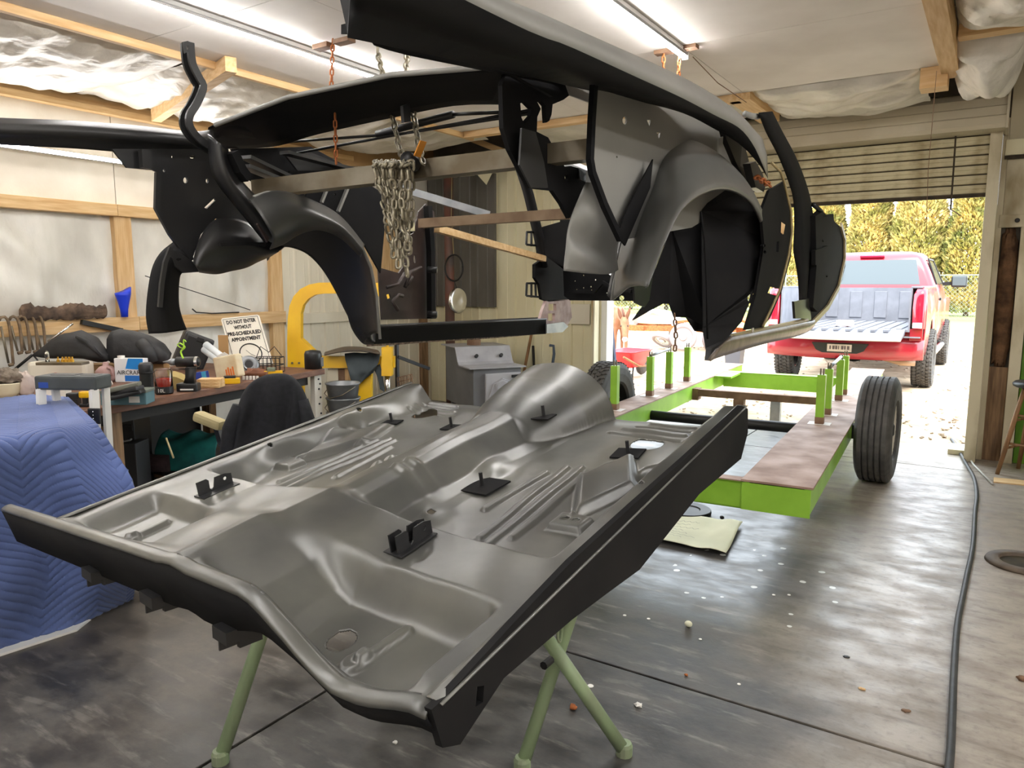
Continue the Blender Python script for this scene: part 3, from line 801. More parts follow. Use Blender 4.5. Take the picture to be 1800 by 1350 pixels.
# --- right side: cut-off upper quarter (ledge), outer skin to the right, dark underside
Ys = [1.12, 1.25, 1.42, 1.75, 2.08, 2.36, 2.64, 2.85, 3.02, 3.12]
Az = np.interp(Ys, [.98,1.42,2.08,2.64,2.85,3.02,3.12], [1.905,1.94,1.97,1.982,1.955,1.905,1.87])
Ax = np.interp(Ys, [.98,2.7,3.12], [-.78,-.78,-.80])
Bz = np.interp(Ys, [.98,1.3,2.27,2.79,3.12], [1.985,2.01,2.08,2.09,2.04]); Bx = np.interp(Ys, [.98,2.8,3.12], [-.85,-.85,-.84])
Cx = np.interp(Ys, [.98,2.08,2.64,3.12], [-1.12,-1.10,-.98,-.86]); Cz = np.interp(Ys, [.98,1.2,1.6,2.1,2.6,3.12], [1.92,1.945,1.99,2.04,2.06,1.99])
sts = []
for i, y in enumerate(Ys):
    A = V((Ax[i], y, Az[i])); B = V((Bx[i], y, Bz[i])); Cc_ = V((Cx[i], y, Cz[i]))
    if i == 0: A.y = B.y = .80
    mid = (A+B)/2+V((.012,0,.006))
    sts.append([A, mid, B+V((.012,0,-.012)), B, V(((Bx[i]+Cx[i])/2, y, max(Bz[i],Cz[i])-.004)), Cc_+V((0,0,.012)), Cc_])
def dens(sts, k=4):
    cols = [catmull([s[j] for s in sts], (len(sts)-1)*k+1) for j in range(len(sts[0]))]
    return [[c[i] for c in cols] for i in range(len(cols[0]))]
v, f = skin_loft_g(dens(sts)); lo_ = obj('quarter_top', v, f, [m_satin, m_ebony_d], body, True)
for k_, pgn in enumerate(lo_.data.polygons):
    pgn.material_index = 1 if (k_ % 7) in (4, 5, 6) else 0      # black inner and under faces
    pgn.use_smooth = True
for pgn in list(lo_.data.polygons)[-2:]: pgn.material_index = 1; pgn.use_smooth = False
# ragged tail end of the ledge with a stub rail
bp('tail_stub', [(612,40),(680,42),(690,58),(612,57)], -1.14, .04, m_ebony_d)
loft('inner_rail', [LX([(640,52),(700,70),(790,90),(868,112),(960,118),(1040,150)], -1.13), LX([(655,72),(700,88),(790,108),(868,122),(965,140),(1040,165)], -1.15)], m_ebony_d, body, n=20, m=4, th=.02)
bp('ledge_gusset', [(985,120),(1002,168),(1042,183),(1042,160),(1010,140)], -1.12, .006, m_satin)
# --- inner quarter panel (satin grey, lit) with its dark edge brace
bp('inner_quarter', [(1046,158),(1100,168),(1200,184),(1262,208),(1310,262),(1328,332),(1215,400),(1092,422),(1066,366),(1046,306),(1036,290),(1037,235)], -1.03, .005, m_satin,
   [pxo(1097,212,4,7), [(1136,211),(1143,211),(1140,222)], [(1153,233),(1160,233),(1157,244)], pxo(1063,372,1.5,2), pxo(1083,276,1.5,2)])
v, f = sweep_g(LX([(1044,150),(1040,210),(1037,280),(1041,304),(1062,360),(1090,420)], -1.0), rect(.022, .016)); obj('edge_brace', v, f, m_ebony_d, body)
bp('shadow_gusset', [(1084,414),(1100,372),(1120,330),(1147,280),(1142,330),(1115,392),(1098,432)], -1.0, .005, m_ebony_d)  # dark plate put in for the shade on this side of the flange
# --- dented grey plate below the brace
rows = [LX([(1036,306),(1013,358),(999,402),(994,440),(991,476)], -1.10), LX([(1050,330),(1034,380),(1022,420),(1018,450),(1030,480)], -1.085), LX([(1074,385),(1068,410),(1060,432),(1062,452),(1070,482)], -1.10), LX([(1090,417),(1086,426),(1084,436),(1084,455),(1086,474)], -1.10)]
d0 = rows[1]; d0[1] += V((.02,0,0)); d0[2] += V((-.02,0,0)); d0[3] += V((.022,0,0))
loft('lower_quarter', rows, m_satin, body, n=26, m=16, th=.004)
# --- right wheelhouse: tub flaring from the inner wall to the outer lip
S1 = LX([(1077,528,-1.15),(1084,470,-1.15),(1100,405,-1.14),(1121,345,-1.13),(1144,276,-1.10),(1166,262,-1.08),(1192,249,-1.05),(1216,247,-1.03),(1250,262,-.99),(1285,296,-.94),(1310,331,-.90),(1331,372,-.86)], 0)
S2 = LX([(1140,505),(1152,474),(1168,434),(1186,394),(1203,366),(1222,348),(1242,337),(1262,331),(1285,332),(1306,341),(1326,359),(1340,388)], -.82)
def mids(a, b, t, off): return [p.lerp(q, t)+off for p, q in zip(catmull(a, 16), catmull(b, 16))]
loft('wheelhouse', [catmull(S1, 16), mids(S1, S2, .22, V((.012,-.02,.012))), mids(S1, S2, .5, V((.018,-.045,.022))), mids(S1, S2, .8, V((.008,-.03,.014))), catmull(S2, 16), mids(S2, S2, 0, V((-.012,.008,-.004)))], M('satin_dark_primer', (.15,.148,.138), (.11,.108,.10), scale=2, rough=.34, rough2=.42, spec=.6), body, n=48, m=20, th=.004)
loft('wheelhouse_flange', [LX([(1146,268),(1132,318),(1108,378),(1092,440),(1079,500),(1075,528)], -1.16), LX([(1133,278),(1116,328),(1098,382),(1085,440),(1073,495),(1068,520)], -1.18)], m_ebony, body, n=20, m=3, th=.008)
v, f = tube_g(LX([(1146,268),(1132,318),(1108,378),(1092,440),(1079,500),(1075,528)], -1.15), .006, 6); obj('weld_seam', v, f, m_satin, body, True)
bp('wheelhouse_foot', [(1112,490),(1146,488),(1140,528),(1132,540),(1115,532)], -1.0, .006, m_ebony, [pxo(1128,501,1.6,1.6,8), pxo(1135,501,1.6,1.6,8)])
# dark inside of the tub, two pressings meeting at a seam
bp('tub_inner_wall', [(1146,488,-1.12),(1118,532,-1.12),(1176,534,-1.1),(1184,557,-1.08),(1206,558,-1.05),(1222,581,-1.0),(1246,578,-.95),(1246,370,-1.02),(1262,328,-1.05),(1215,350,-1.1),(1180,400,-1.12)], 0, .005, m_ebony_d)
v, f = plate_g(LX([(1233,372,-1.02),(1235,577,-.95),(1244,632,-.84),(1275,598,-.84),(1303,566,-.85),(1330,500,-.86),(1342,420,-.87),(1336,372,-.87),(1300,338,-1.0),(1262,328,-1.05)], 0), .005, [LX(pxo(1320,525,7,8), -.855)])
obj('tub_outer_wall', v, f, m_ebony_d, body)
v, f = tube_g(LX([(1232,372),(1238,420),(1242,500),(1244,632)], -.90), .004, 6); obj('tub_seam', v, f, m_ebony_d, body, True)
bp('tail_tip', [(1140,526),(1168,532),(1142,546),(1112,563),(1122,548)], -1.05, .005, m_ebony_d)
bp('tub_skirt', [(1205,556),(1240,576),(1240,584),(1222,582)], -1.0, .006, m_ebony_d)
# --- lock pillar beyond the wheelhouse, with lightening holes
bp('lock_pillar', [(1336,372),(1350,335),(1378,318),(1392,400),(1388,450),(1373,508),(1352,558),(1338,576),(1308,580),(1326,520),(1341,430)], -.845, .012, m_ebony_d,
   [pxo(1341,432,2.4,3.2,8), pxo(1342,443,2.4,3.2,8), [(1363,425),(1367,424),(1366,443),(1362,444)], [(1352,503),(1372,508),(1368,521),(1347,515)]])
bp('quarter_window_brace', [(1262,206),(1302,230),(1297,292),(1312,302),(1326,334),(1318,342),(1292,292),(1272,244)], -.93, .02, m_ebony)
bp('window_clip', [(1262,244),(1270,240),(1268,268),(1262,270)], -.90, .006, m_satin)
v, f = tube_g(LX([(1356,286),(1372,302),(1379,322),(1390,370),(1392,410),(1386,450),(1370,512),(1341,574)], -.82), .006, 6); obj('pillar_edge', v, f, M('bare_edge', srgb(150,132,92), rough=.5), body, True)
v, f = sweep_g([pX(1338,384,-.90), pX(1368,404,-.86)], rect(.06, .045)); obj('wood_brace', v, f, m_pine_y, body)
bp('latch_block', [(1312,288),(1322,284),(1334,305),(1340,326),(1336,338),(1322,330)], -.88, .03, m_ebony)
# --- windscreen pillar
AL = [(1333,198),(1345,230),(1368,275),(1384,315),(1394,350),(1396,400),(1394,440),(1401,480),(1404,530),(1396,557)]
AR = [(1358,196),(1375,230),(1399,275),(1415,315),(1425,350),(1430,385),(1428,420),(1424,455),(1420,500),(1418,552)]
pa = [catmull(LX(q, x), 24) for q, x in ((AL,-.84),(AR,-.84),(AR,-.90),(AL,-.90))]
stt = []
for i in range(24):
    a, b, c, d = (pa[k][i] for k in range(4)); stt.append([a, a.lerp(b,.35)+V((.014,0,0)), a.lerp(b,.65)+V((.012,0,0)), b, c, d])
v, f = skin_loft_g(stt); obj('windscreen_pillar', v, f, m_ebony_d, body, True)
v, f = tube_g(LX([(1310,200),(1322,204),(1332,205)], -.86), .012, 8); obj('pillar_sleeve', v, f, m_satin, body, True)
# --- front cowl side with its rolled bright edge
bp('cowl_side', [(1416,392),(1432,376),(1440,368),(1449,378),(1462,376),(1463,389),(1475,400),(1484,430),(1483,468),(1472,508),(1452,543),(1430,567),(1413,572),(1411,556),(1419,500),(1424,455)], -.845, .02, m_ebony_d,
   [pxo(1398+52,486,1.5,1.5,6), pxo(1440,420,2,3,8)])
bp('cowl_brace', [(1428,380),(1442,372),(1440,440),(1444,520),(1432,548),(1424,540),(1430,470)], -.82, .03, m_ebony_d)
bp('cowl_bracket', [(1437,385),(1462,380),(1460,420),(1446,425),(1438,405)], -.815, .01, m_ebony_d)
bp('cowl_block', [(1430,440),(1452,432),(1450,460),(1430,466)], -.81, .02, m_ebony_d)
v, f = sweep_g(LX([(1478,395),(1485,420),(1485,455),(1474,505),(1455,540),(1428,568)], -.83), rect(.012,.03)); obj('rolled_edge', v, f, M('bare_edge2', srgb(168,152,116), rough=.4), body)
v, f = tube_g(LX([(1430,360),(1444,372),(1444,378)], -.82), .012, 8); obj('hinge_pin', v, f, m_black, body, True)
# --- right sill
loft('sill', [LX([(1246,634),(1262,627),(1340,604),(1400,590),(1425,578),(1433,566)], -.80), LX([(1262,612),(1280,604),(1340,592),(1400,580),(1424,573),(1432,566)], -.79), LX([(1283,592),(1300,590),(1340,582),(1400,570),(1422,565),(1431,563)], -.80)], M('road_grey_sill', srgb(116,104,90), srgb(84,74,64), scale=6, rough=.3, stretch=(1,4,1)), body, n=24, m=8, th=.012)
bp('sill_nose', [(1243,634),(1246,612),(1276,598),(1288,590),(1284,600),(1262,622)], -.815, .02, m_ebony)
loft('sill_flange', [LX([(1284,588),(1340,576),(1420,559)], -.83), LX([(1286,594),(1340,583),(1421,566)], -.81)], M('sill_edge', srgb(150,138,100), rough=.5), body, n=10, m=3, th=.006)
v, f = tube_g(LX([(1323,584),(1323,576)], -.80), .006, 6); b_ = obj('sill_clip', v, f, m_chrome, body)
bp('pillar_foot', [(1394,530),(1420,525),(1424,562),(1415,566),(1412,560),(1396,560)], -.83, .012, m_ebony)
# --- hinge bracket under the ledge
bp('boot_hinge_bracket', [(879,150),(888,122),(985,112),(996,150),(1000,166),(987,176),(968,184),(966,202),(962,213),(957,216),(955,186),(948,178),(941,180),(947,192),(941,206),(940,232),(960,242),(984,284),(989,293),(1000,292),(1034,302),(1036,311),(1018,344),(1004,368),(998,384),(984,358),(968,335),(930,331),(916,309),(893,264),(881,226)], -1.16, .014, m_ebony_d,
   [[(911,182),(920,180),(931,191),(930,204),(918,218),(913,207)], pxo(993,312,4,5.5), pxo(920,290,3,5)])
bp('bracket_web', [(916,225),(940,232),(955,285),(962,330),(932,330),(912,290)], -1.12, .006, m_ebony)
v, f = tube_g(LX([(868,118),(872,128),(882,128),(886,118)], -1.18), .006, 6); obj('hinge_eye', v, f, m_steel, body, True)
# --- deck beam across the body behind the seat
tp = LY([(366,224),(450,190),(600,152),(740,128),(872,119)], 1.68); bt = LY([(385,262),(480,258),(560,236),(700,205),(800,186),(880,184)], 1.98)
tp = catmull(tp, 24); bt = catmull(bt, 24); stt = []
for a, b in zip(tp, bt):
    stt.append([a, a+V((0,.02,.012)), a+V((0,.06,.004)), V((a.x, 1.98, a.z-.012)), b, b+V((0,-.05,.004)), b.lerp(a,.30)+V((0,-.03,.0)), a.lerp(b,.35)+V((0,-.012,0)), a.lerp(b,.08)+V((0,-.006,-.004))])
v, f = skin_loft_g(stt); obj('rear_deck', v, f, m_ebony_d, body, True)
v, f = tube_g([tp[0]+V((.04,0,.004)), tp[8]+V((0,0,.006)), tp[16]+V((0,0,.006)), tp[23]+V((0,0,.004))], .008, 8); obj('deck_edge', v, f, m_satin, body, True)
for a, b, r in (((470,252),(664,238),.005), ((508,272),(940,192),.005), ((663,236),(797,201),.013), ((797,201),(905,196),.006), ((700,236),(935,199),.005)):
    v, f = tube_g([pY(a[0],a[1],2.0), pY(b[0],b[1],2.0)], r, 8); obj('torsion_rod', v, f, m_black, body, True)
bp('rod_clip', [(706,186),(718,182),(720,214),(708,216)], -1.6, .012, m_black)
# --- left side: tail ledge, inner quarter, hinge, wheelhouse
rw = [LX([(-60,208),(0,213),(130,218),(240,226),(335,236),(375,232)], -2.36), LX([(-60,222),(0,226),(130,230),(240,238),(335,246),(375,250)], -2.30), LX([(-60,230),(0,234),(130,240),(240,248),(335,256),(375,262)], -2.33), LX([(-60,246),(0,250),(130,257),(200,263),(335,274),(375,276)], -2.36)]
loft('tail_ledge', rw, m_ebony, body, n=30, m=12, th=.02)
bp('inner_quarter', [(196,262),(222,295),(268,299),(277,304),(276,366),(300,410),(336,458),(352,412),(378,384),(430,398),(466,428),(425,365),(388,312),(370,262)], -2.33, .008, m_ebony,
   [pxo(302,275,2,4,8), pxo(337,276,5,3,8), pxo(325,317,4,5.5,10), pxo(363,318,2.5,4,8), [(358,365),(376,348),(378,352),(362,367)], pxo(287,300,2,3,6)])
v, f = sweep_g(LX([(254,264),(256,296)], -2.30), rect(.03, .02)); obj('quarter_rib', v, f, m_ebony, body)
v, f = sweep_g(LX([(278,304),(276,366),(300,410),(336,458)], -2.32), rect(.02, .012)); obj('quarter_edge', v, f, m_ebony, body)
hp = catmull(LX([(329,76),(333,112),(345,138),(352,154),(341,182),(328,204),(329,224),(346,246),(374,264)], -2.20), 40)
v, f = sweep_g(hp, [(-.020,-.012),(-.012,-.012),(-.012,.004),(.012,.004),(.012,-.012),(.020,-.012),(.020,.012),(-.020,.012)], V((0,1,0))); obj('boot_hinge', v, f, m_ebony, body, False)
v, f = plate_g(LX([(320,74),(330,72),(334,90),(324,94)], -2.17), .006, [LX(pxo(328,84,2.5,4,8), -2.17)]); obj('hinge_tip', v, f, m_ebony, body)
loft('hinge_support', [LX([(366,236),(370,290),(380,318),(404,350),(432,384),(466,426)], -2.17), LX([(384,250),(390,290),(402,320),(424,348),(456,386),(478,416)], -2.12), LX([(400,262),(406,292),(424,318),(446,342),(474,374),(486,392)], -2.16)], m_ebony, body, n=24, m=8, th=.006)
bp('support_gusset', [(448,345),(486,384),(480,398),(469,426),(452,395)], -2.13, .008, m_brownprimer)
v, f = sweep_g(LX([(405,268),(420,300),(432,315)], -2.14), rect(.05, .03)); obj('support_channel', v, f, m_ebony_d, body)
for a, b in (((432,276),(520,318)), ((430,292),(500,320)), ((500,268),(618,298))):
    v, f = sweep_g([pX(a[0],a[1],-2.2), pX(b[0],b[1],-2.26)], rect(.045, .012)); obj('package_strip', v, f, m_ebony, body)
bp('side_inner', [(500,272),(545,268),(615,296),(600,312),(530,310)], -2.28, .01, m_ebony)
bp('parcel_shelf_side', [(405,262),(545,258),(622,300),(604,322),(505,334),(440,318)], -2.34, .008, m_ebony_d)
m_satdk = M('satin_black_primer', (.055,.055,.052), (.04,.04,.038), scale=2, rough=.32, rough2=.40, spec=.6)
loft('wheelhouse_top', [LX([(438,350),(470,337),(505,338),(556,355),(600,382),(640,430)], -2.06), LX([(462,385),(490,362),(520,362),(562,378),(602,400),(638,440)], -1.99), LX([(480,418),(505,402),(530,392),(566,394),(602,410),(636,446)], -2.0), LX([(474,438),(500,428),(525,412),(560,404),(598,418),(634,452)], -2.08)], m_satdk, body, n=30, m=16, th=.004)
# left wheelhouse seen from inside
S1 = LX([(446,346),(470,338),(505,340),(556,358),(598,384),(632,424),(652,470),(662,520),(668,596)], -2.06)
S2 = LX([(470,458),(480,442),(495,434),(520,437),(545,450),(570,478),(592,516),(612,556),(640,604)], -2.34)
loft('wheelhouse', [catmull(S1, 14), mids(S1, S2, .3, V((.03,0,.03)))[:14] if False else [p.lerp(q, .3)+V((.02,0,.03)) for p, q in zip(catmull(S1,14), catmull(S2,14))], [p.lerp(q, .65)+V((.01,0,.03)) for p, q in zip(catmull(S1,14), catmull(S2,14))], catmull(S2, 14)], m_ebony, body, n=40, m=14, th=.004)
v, f = tube_g(S1, .006, 6); obj('weld_seam', v, f, m_satin, body, True)
bp('quarter_infill', [(508,300),(610,300),(680,345),(668,480),(662,470),(636,424),(600,382),(556,354),(505,336)], -2.26, .008, m_ebony_d, [pxo(536,342,1.5,3,6), pxo(588,342,1.5,2,6), pxo(585,380,1,1.5,6)])
v, f = sweep_g([pX(574,334,-2.24), pX(565,356,-2.24)], rect(.012, .01)); obj('quarter_rib', v, f, m_satin, body)
v, f = sweep_g([pX(612,328,-2.24), pX(594,372,-2.24)], rect(.014, .01)); obj('quarter_rib', v, f, m_satin, body)
loft('lower_quarter', [LX([(340,462),(352,420),(380,386),(430,390),(470,424),(500,434)], -2.28), LX([(345,468),(360,440),(392,420),(430,425),(462,440),(492,440)], -2.22), LX([(348,474),(368,472),(395,460),(430,455),(455,452),(482,446)], -2.26), LX([(350,478),(380,481),(405,476),(432,470),(455,459),(476,450)], -2.34)], m_ebony, body, n=30, m=16, th=.005)
v, f = sweep_g(LX([(386,430),(430,428),(466,430)], -2.2), rect(.012, .012)); obj('quarter_rib', v, f, m_ebony_d, body)
loft('tail_post', [LX([(305,428),(284,446),(270,472),(262,515),(259,556),(264,586)], -2.36), LX([(325,446),(303,458),(290,480),(285,520),(286,560),(290,585)], -2.31), LX([(345,472),(318,478),(312,500),(312,535),(318,560),(326,580)], -2.36)], m_ebony_d, body, n=26, m=10, th=.012)
v, f = sweep_g(LX([(300,436),(290,462),(284,500),(281,540)], -2.29), rect(.014, .01)); obj('post_rib', v, f, m_ebony, body)
bp('tail_tray', [(296,438),(318,446),(340,462),(350,478),(322,480),(306,468)], -2.31, .01, m_ebony, [pxo(313,456,5,2.5,8)])
# --- left sill, its end, lock pillar with old brown skin
v, f = skin_loft_g([[pX(x, y, X_) for x, y, X_ in q] for q in (((655,605,-2.33),(655,580,-2.31),(655,574,-2.31),(655,571,-2.42),(655,598,-2.44)), ((960,587,-2.33),(960,566,-2.31),(960,562,-2.31),(960,557,-2.42),(960,580,-2.44)))])
obj('sill', v, f, m_ebony_d, body)
v, f = tube_g(LX([(655,575),(760,569),(860,565),(960,561)], -2.30), .006, 6); obj('sill_edge', v, f, m_ebony, body, True)
loft('sill_flange', [LX([(645,609),(700,606),(760,601),(860,595),(975,585)], -2.34), LX([(645,602),(700,600),(760,596),(860,590),(975,580)], -2.34)], M('raw_pinch_weld', srgb(176,154,136), srgb(80,66,58), scale=60, rough=.6), body, n=30, m=2, th=.004)
loft('sill_end', [LX([(612,556),(618,575),(628,592),(640,604),(656,606)], -2.36), LX([(640,548),(640,570),(645,588),(650,598),(658,602)], -2.28), LX([(665,548),(662,570),(660,585),(659,595),(659,600)], -2.32)], m_ebony, body, n=16, m=8, th=.006)
bp('lock_pillar', [(664,470),(700,480),(712,462),(708,420),(726,410),(735,372),(748,358),(762,372),(764,440),(766,560),(670,562)], -2.33, .008, m_brownprimer,
   [[(678,518),(684,516),(686,524),(680,526)], pxo(728,455,2,8,8)])
for pts in ([(700,545),(690,530),(700,518),(708,520)], [(712,505),(722,478),(740,470)], [(716,500),(724,486)], [(680,505),(700,500),(712,480)]):
    v, f = tube_g(LX(pts, -2.29), .009, 7); obj('pressed_rib', v, f, m_brownprimer, body, True)
v, f = sweep_g(LX([(752,362),(757,440),(758,560)], -2.30), rect(.03,.03)); obj('pillar_channel', v, f, m_ebony_d, body)
for yy_ in (474, 552):
    v, f = tube_g([pX(752,yy_,-2.28), pX(768,yy_+1,-2.24)], .016, 10); obj('striker', v, f, m_black, body, True)
bp('pillar_slot_plate', [(718,392),(728,391),(729,406),(719,406)], -2.28, .004, M('slot_cream', srgb(196,188,150), rough=.6))
# --- left hinge pillar, windscreen post and hinges
loft('windscreen_post', [LX([(908,290),(922,335),(934,385),(944,430),(948,470)], -2.36), LX([(918,300),(934,340),(946,390),(956,430),(962,470)], -2.30)], m_ebony_d, body, n=16, m=3, th=.03)
bp('hinge_pillar', [(938,465),(960,450),(1004,462),(1006,520),(1000,528),(962,530),(950,526),(946,500),(938,488)], -2.34, .02, m_ebony_d)
bp('pillar_base', [(958,528),(1000,526),(1003,558),(994,574),(976,582),(958,582),(944,572),(952,545)], -2.34, .02, M('etched_primer', srgb(178,156,150), srgb(140,112,106), scale=16, rough=.6), [[(962,534),(975,534),(975,546),(962,546)], [(961,551),(973,551),(973,564),(961,564)]])
bp('base_clip', [(960,570),(990,566),(998,574),(988,584),(960,586)], -2.30, .008, m_galv)
for y0_ in (420, 510):
    hb_ = MB()
    for a, b in (((926,y0_-12),(946,y0_-12)), ((926,y0_+10),(946,y0_+12)), ((926,y0_-12),(925,y0_+10)), ((934,y0_-14),(934,y0_+13)), ((941,y0_-12),(942,y0_+12))):
        hb_.tube([pX(a[0],a[1],-2.36), pX(b[0],b[1],-2.36)], .007, 6)
    hb_.build('door_hinge', m_black, body)
# --- firewall with drilled holes
RF = random.Random(5)
fh = [pxo(RF.uniform(1012,1060), RF.uniform(488,515), 1.1, 1.1, 6) for _ in range(1)]
fh = [pxo(x, y, r, r, 7) for x, y, r in ((1011,494,1.2),(1026,484,1.3),(1047,492,1.4),(1053,501,1.4),(1014,509,1.2),(1026,506,1.4),(1039,504,1.4),(1040,510,1.2),(1067,515,1.3),(1078,520,1.5),(1081,525,1.3),(1093,524,5),(1099,497,8),(1073,481,3))]
plate('firewall', LY([(990,470),(1040,474),(1086,470),(1120,480),(1160,470),(1156,528),(1115,529),(1002,528),(992,520)], 4.1), .008, m_ebony_d, body, [LY(q, 4.1) for q in fh])
v, f = sweep_g(LY([(1008,512),(1044,513),(1060,496),(1075,505),(1110,512)], 4.06), rect(.02,.02)); obj('firewall_rib', v, f, m_ebony_d, body)
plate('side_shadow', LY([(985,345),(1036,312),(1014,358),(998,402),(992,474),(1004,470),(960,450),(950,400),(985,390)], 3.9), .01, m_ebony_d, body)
# --- welded-in bracing tubes
for nm, a, b, w, mt in (('brace_tube', pX(452,333,-2.27), pX(1041,264,-1.03), .058, m_steel), ('brace_tube', pY(740,393,2.75), pY(998,376,2.75), .042, m_brace),
                        ('brace_tube', pY(700,330,2.9), pY(860,378,3.2), .036, m_galv), ('brace_tube', pY(768,402,2.85), pY(956,455,3.9), .034, m_pine_x), ('brace_tube', pX(985,285,-1.5), pX(1040,310,-1.05), .035, m_galv)):
    v, f = sweep_g([a, b], rect(w, w)); obj(nm, v, f, mt, body)

# ================================================================== CHAINS
def link_mesh(name, ln, w, r, mat):
    pts = []
    hw = w/2-r; hl = ln/2-r-hw
    for k in range(7):
        a = -math.pi/2+math.pi*k/6; pts.append(V((hl+hw*math.cos(a), hw*math.sin(a), 0)))
    for k in range(7):
        a = math.pi/2+math.pi*k/6; pts.append(V((-hl+hw*math.cos(a), hw*math.sin(a), 0)))
    n = len(pts); v = []; f = []; m = 5
    for i, p in enumerate(pts):
        d = (pts[(i+1) % n]-pts[i-1]).normalized(); a = V((0,0,1)); b = d.cross(a)
        for j in range(m):
            t = 2*math.pi*j/m; v.append(p+a*r*math.cos(t)+b*r*math.sin(t))
    for i in range(n):
        for j in range(m): f.append((i*m+j, ((i+1) % n)*m+j, ((i+1) % n)*m+(j+1) % m, i*m+(j+1) % m))
    return MB().add(v, f).mesh(name, mat, True)
lk_steel = link_mesh('steel_link', .042, .026, .0045, m_chain)
lk_small = link_mesh('small_link', .040, .025, .0046, m_chain)
lk_rust = link_mesh('rust_link', .046, .028, .005, m_rustorange)
def run_links(path, mesh, pitch, parent, wob=0., rr=RND):
    path = [Vector(p) for p in path]; L = [0]
    for i in range(1, len(path)): L.append(L[-1]+(path[i]-path[i-1]).length)
    k = 0; s = 0.
    while s < L[-1]:
        i = 0
        while i < len(path)-2 and s > L[i+1]: i += 1
        d = path[i+1]-path[i]; p = path[i]+d*((s-L[i])/max(1e-6, d.length)); d.normalize()
        a, b = frame_of(d); ang = (k % 2)*math.pi/2+.6+rr.uniform(-wob, wob)
        y = a*math.cos(ang)+b*math.sin(ang); z = d.cross(y)
        inst('link', mesh, basis(p, d, y, z), parent); s += pitch; k += 1
def chain(label, path, mesh, pitch, loc=None, wob=.15):
    t = thing('chain', label, 'chain', loc or Vector(path[-1])); run_links(path, mesh, pitch, t, wob); return t
hk = pZ(585,74,2.83)
c1 = chain('rusty chain with clamp hanging from the ceiling left of the body', [hk, pX(582,165,hk.x)], lk_rust, .034)
b = MB(); b.box((-.14,-.03,-.015), (-.02,.03,.012)).box((.03,-.03,-.012), (.15,.03,.012)); b.xf(Matrix.Translation(hk+V((0,0,-.01)))).build('ceiling_clamp', m_rust, c1)
c2 = chain('thin rusty chain hanging below the deck beam', [pX(589,205,-1.9), pX(591,292,-1.9)], link_mesh('thin_rust_link', .030, .016, .003, m_rustorange), .024)
h2 = pZ(1180,92,2.83)
c3 = chain('short rusty chain loop on the ceiling beside the right tube lamp', [h2+V((-.05,0,0)), h2+V((-.045,0,-.16)), h2+V((0,0,-.22)), h2+V((.05,0,-.17)), h2+V((.05,0,0))], lk_rust, .034)
b = MB(); b.box((-.10,-.03,-.012), (.16,.03,.012)); b.xf(Matrix.Translation(h2+V((0,0,.01)))).build('ceiling_clamp', m_rust, c3)
_ba, _bb = pX(452,333,-2.27), pX(1041,264,-1.03); yt = _ba.lerp(_bb, .42).y+.02
c4 = chain('doubled steel hoist chain running from the ceiling to the bracing tube', [V((pY(664,95,yt+.2).x, yt+.2, 2.825)), pY(664,95,yt+.2), pY(675,140,yt+.1), pY(690,205,yt+.05), pY(702,262,yt), pY(716,292,yt-.05), pY(722,310,yt-.05)], lk_steel, .033)
run_links([V((pY(716,95,yt+.2).x, yt+.2, 2.825)), pY(716,95,yt+.2), pY(713,135,yt+.1), pY(728,205,yt+.05), pY(735,250,yt), pY(744,290,yt-.05)], lk_steel, .033, c4, .15)
v, f = lathe_g([(0,-.03),(.02,-.03),(.024,-.02),(.024,.02),(.02,.03),(0,.03)], 12); obj('shackle', [TR(pY(722,284,yt-.06), 0, 1.2, .3) @ p for p in v], f, m_darksteel, c4, True)
v, f = sweep_g([pY(733,275,yt-.06), pY(744,248,yt-.06)], rect(.03, .004)); obj('yellow_tag', v, f, M('orange_tag', srgb(214,140,40), rough=.6), c4)
c5 = thing('chain', 'heap of steel chain draped in long loops over the bracing tube', 'chain', pY(690,480,yt-.06))
RC = random.Random(3)
for k in range(11):
    x0 = 660+k*6.2+RC.uniform(-3,3); yd = yt-.13+RC.uniform(-.03,.03); ye = RC.uniform(400,488)+(-(k-6)**2)*1.0
    pts = [pY(x0+4,292,yd+.12), pY(x0+2,285,yd+.06), pY(x0,290,yd)]
    for q in range(1, 7):
        t = q/6; pts.append(pY(x0+(702-x0)*.45*t+8*t+RC.uniform(-4,4), 292+(ye-292)*t, yd+RC.uniform(-.012,.012)))
    run_links(pts, lk_small, .031, c5, .6, RC)
c6 = chain('short dark chain dangling below the right wheelhouse', [pX(1186,556,-1.02), pX(1188,590,-1.02), pX(1186,618,-1.02)], link_mesh('dark_link', .030, .018, .0035, m_rust), .025)
c7 = chain('rusty chain end lying across the lock pillar of the body', [pX(1331,312,-.84), pX(1345,320,-.83), pX(1353,326,-.83)], lk_rust, .03)
# sagging wire on the ceiling
v, f = tube_g([pZ(1218,100,2.83), pZ(1262,146,2.80), pZ(1312,180,2.74)], .003, 5); obj('wire', v, f, m_rust, None, label='thin wire stapled along the ceiling boards', cat='wire')
v, f = tube_g([V((-.42,5.62,2.80)), V((-.44,5.8,2.2)), V((-.43,5.9,1.75))], .002, 5); obj('string', v, f, m_rust, None, label='thin string hanging from the ceiling edge in front of the shutter', cat='string')
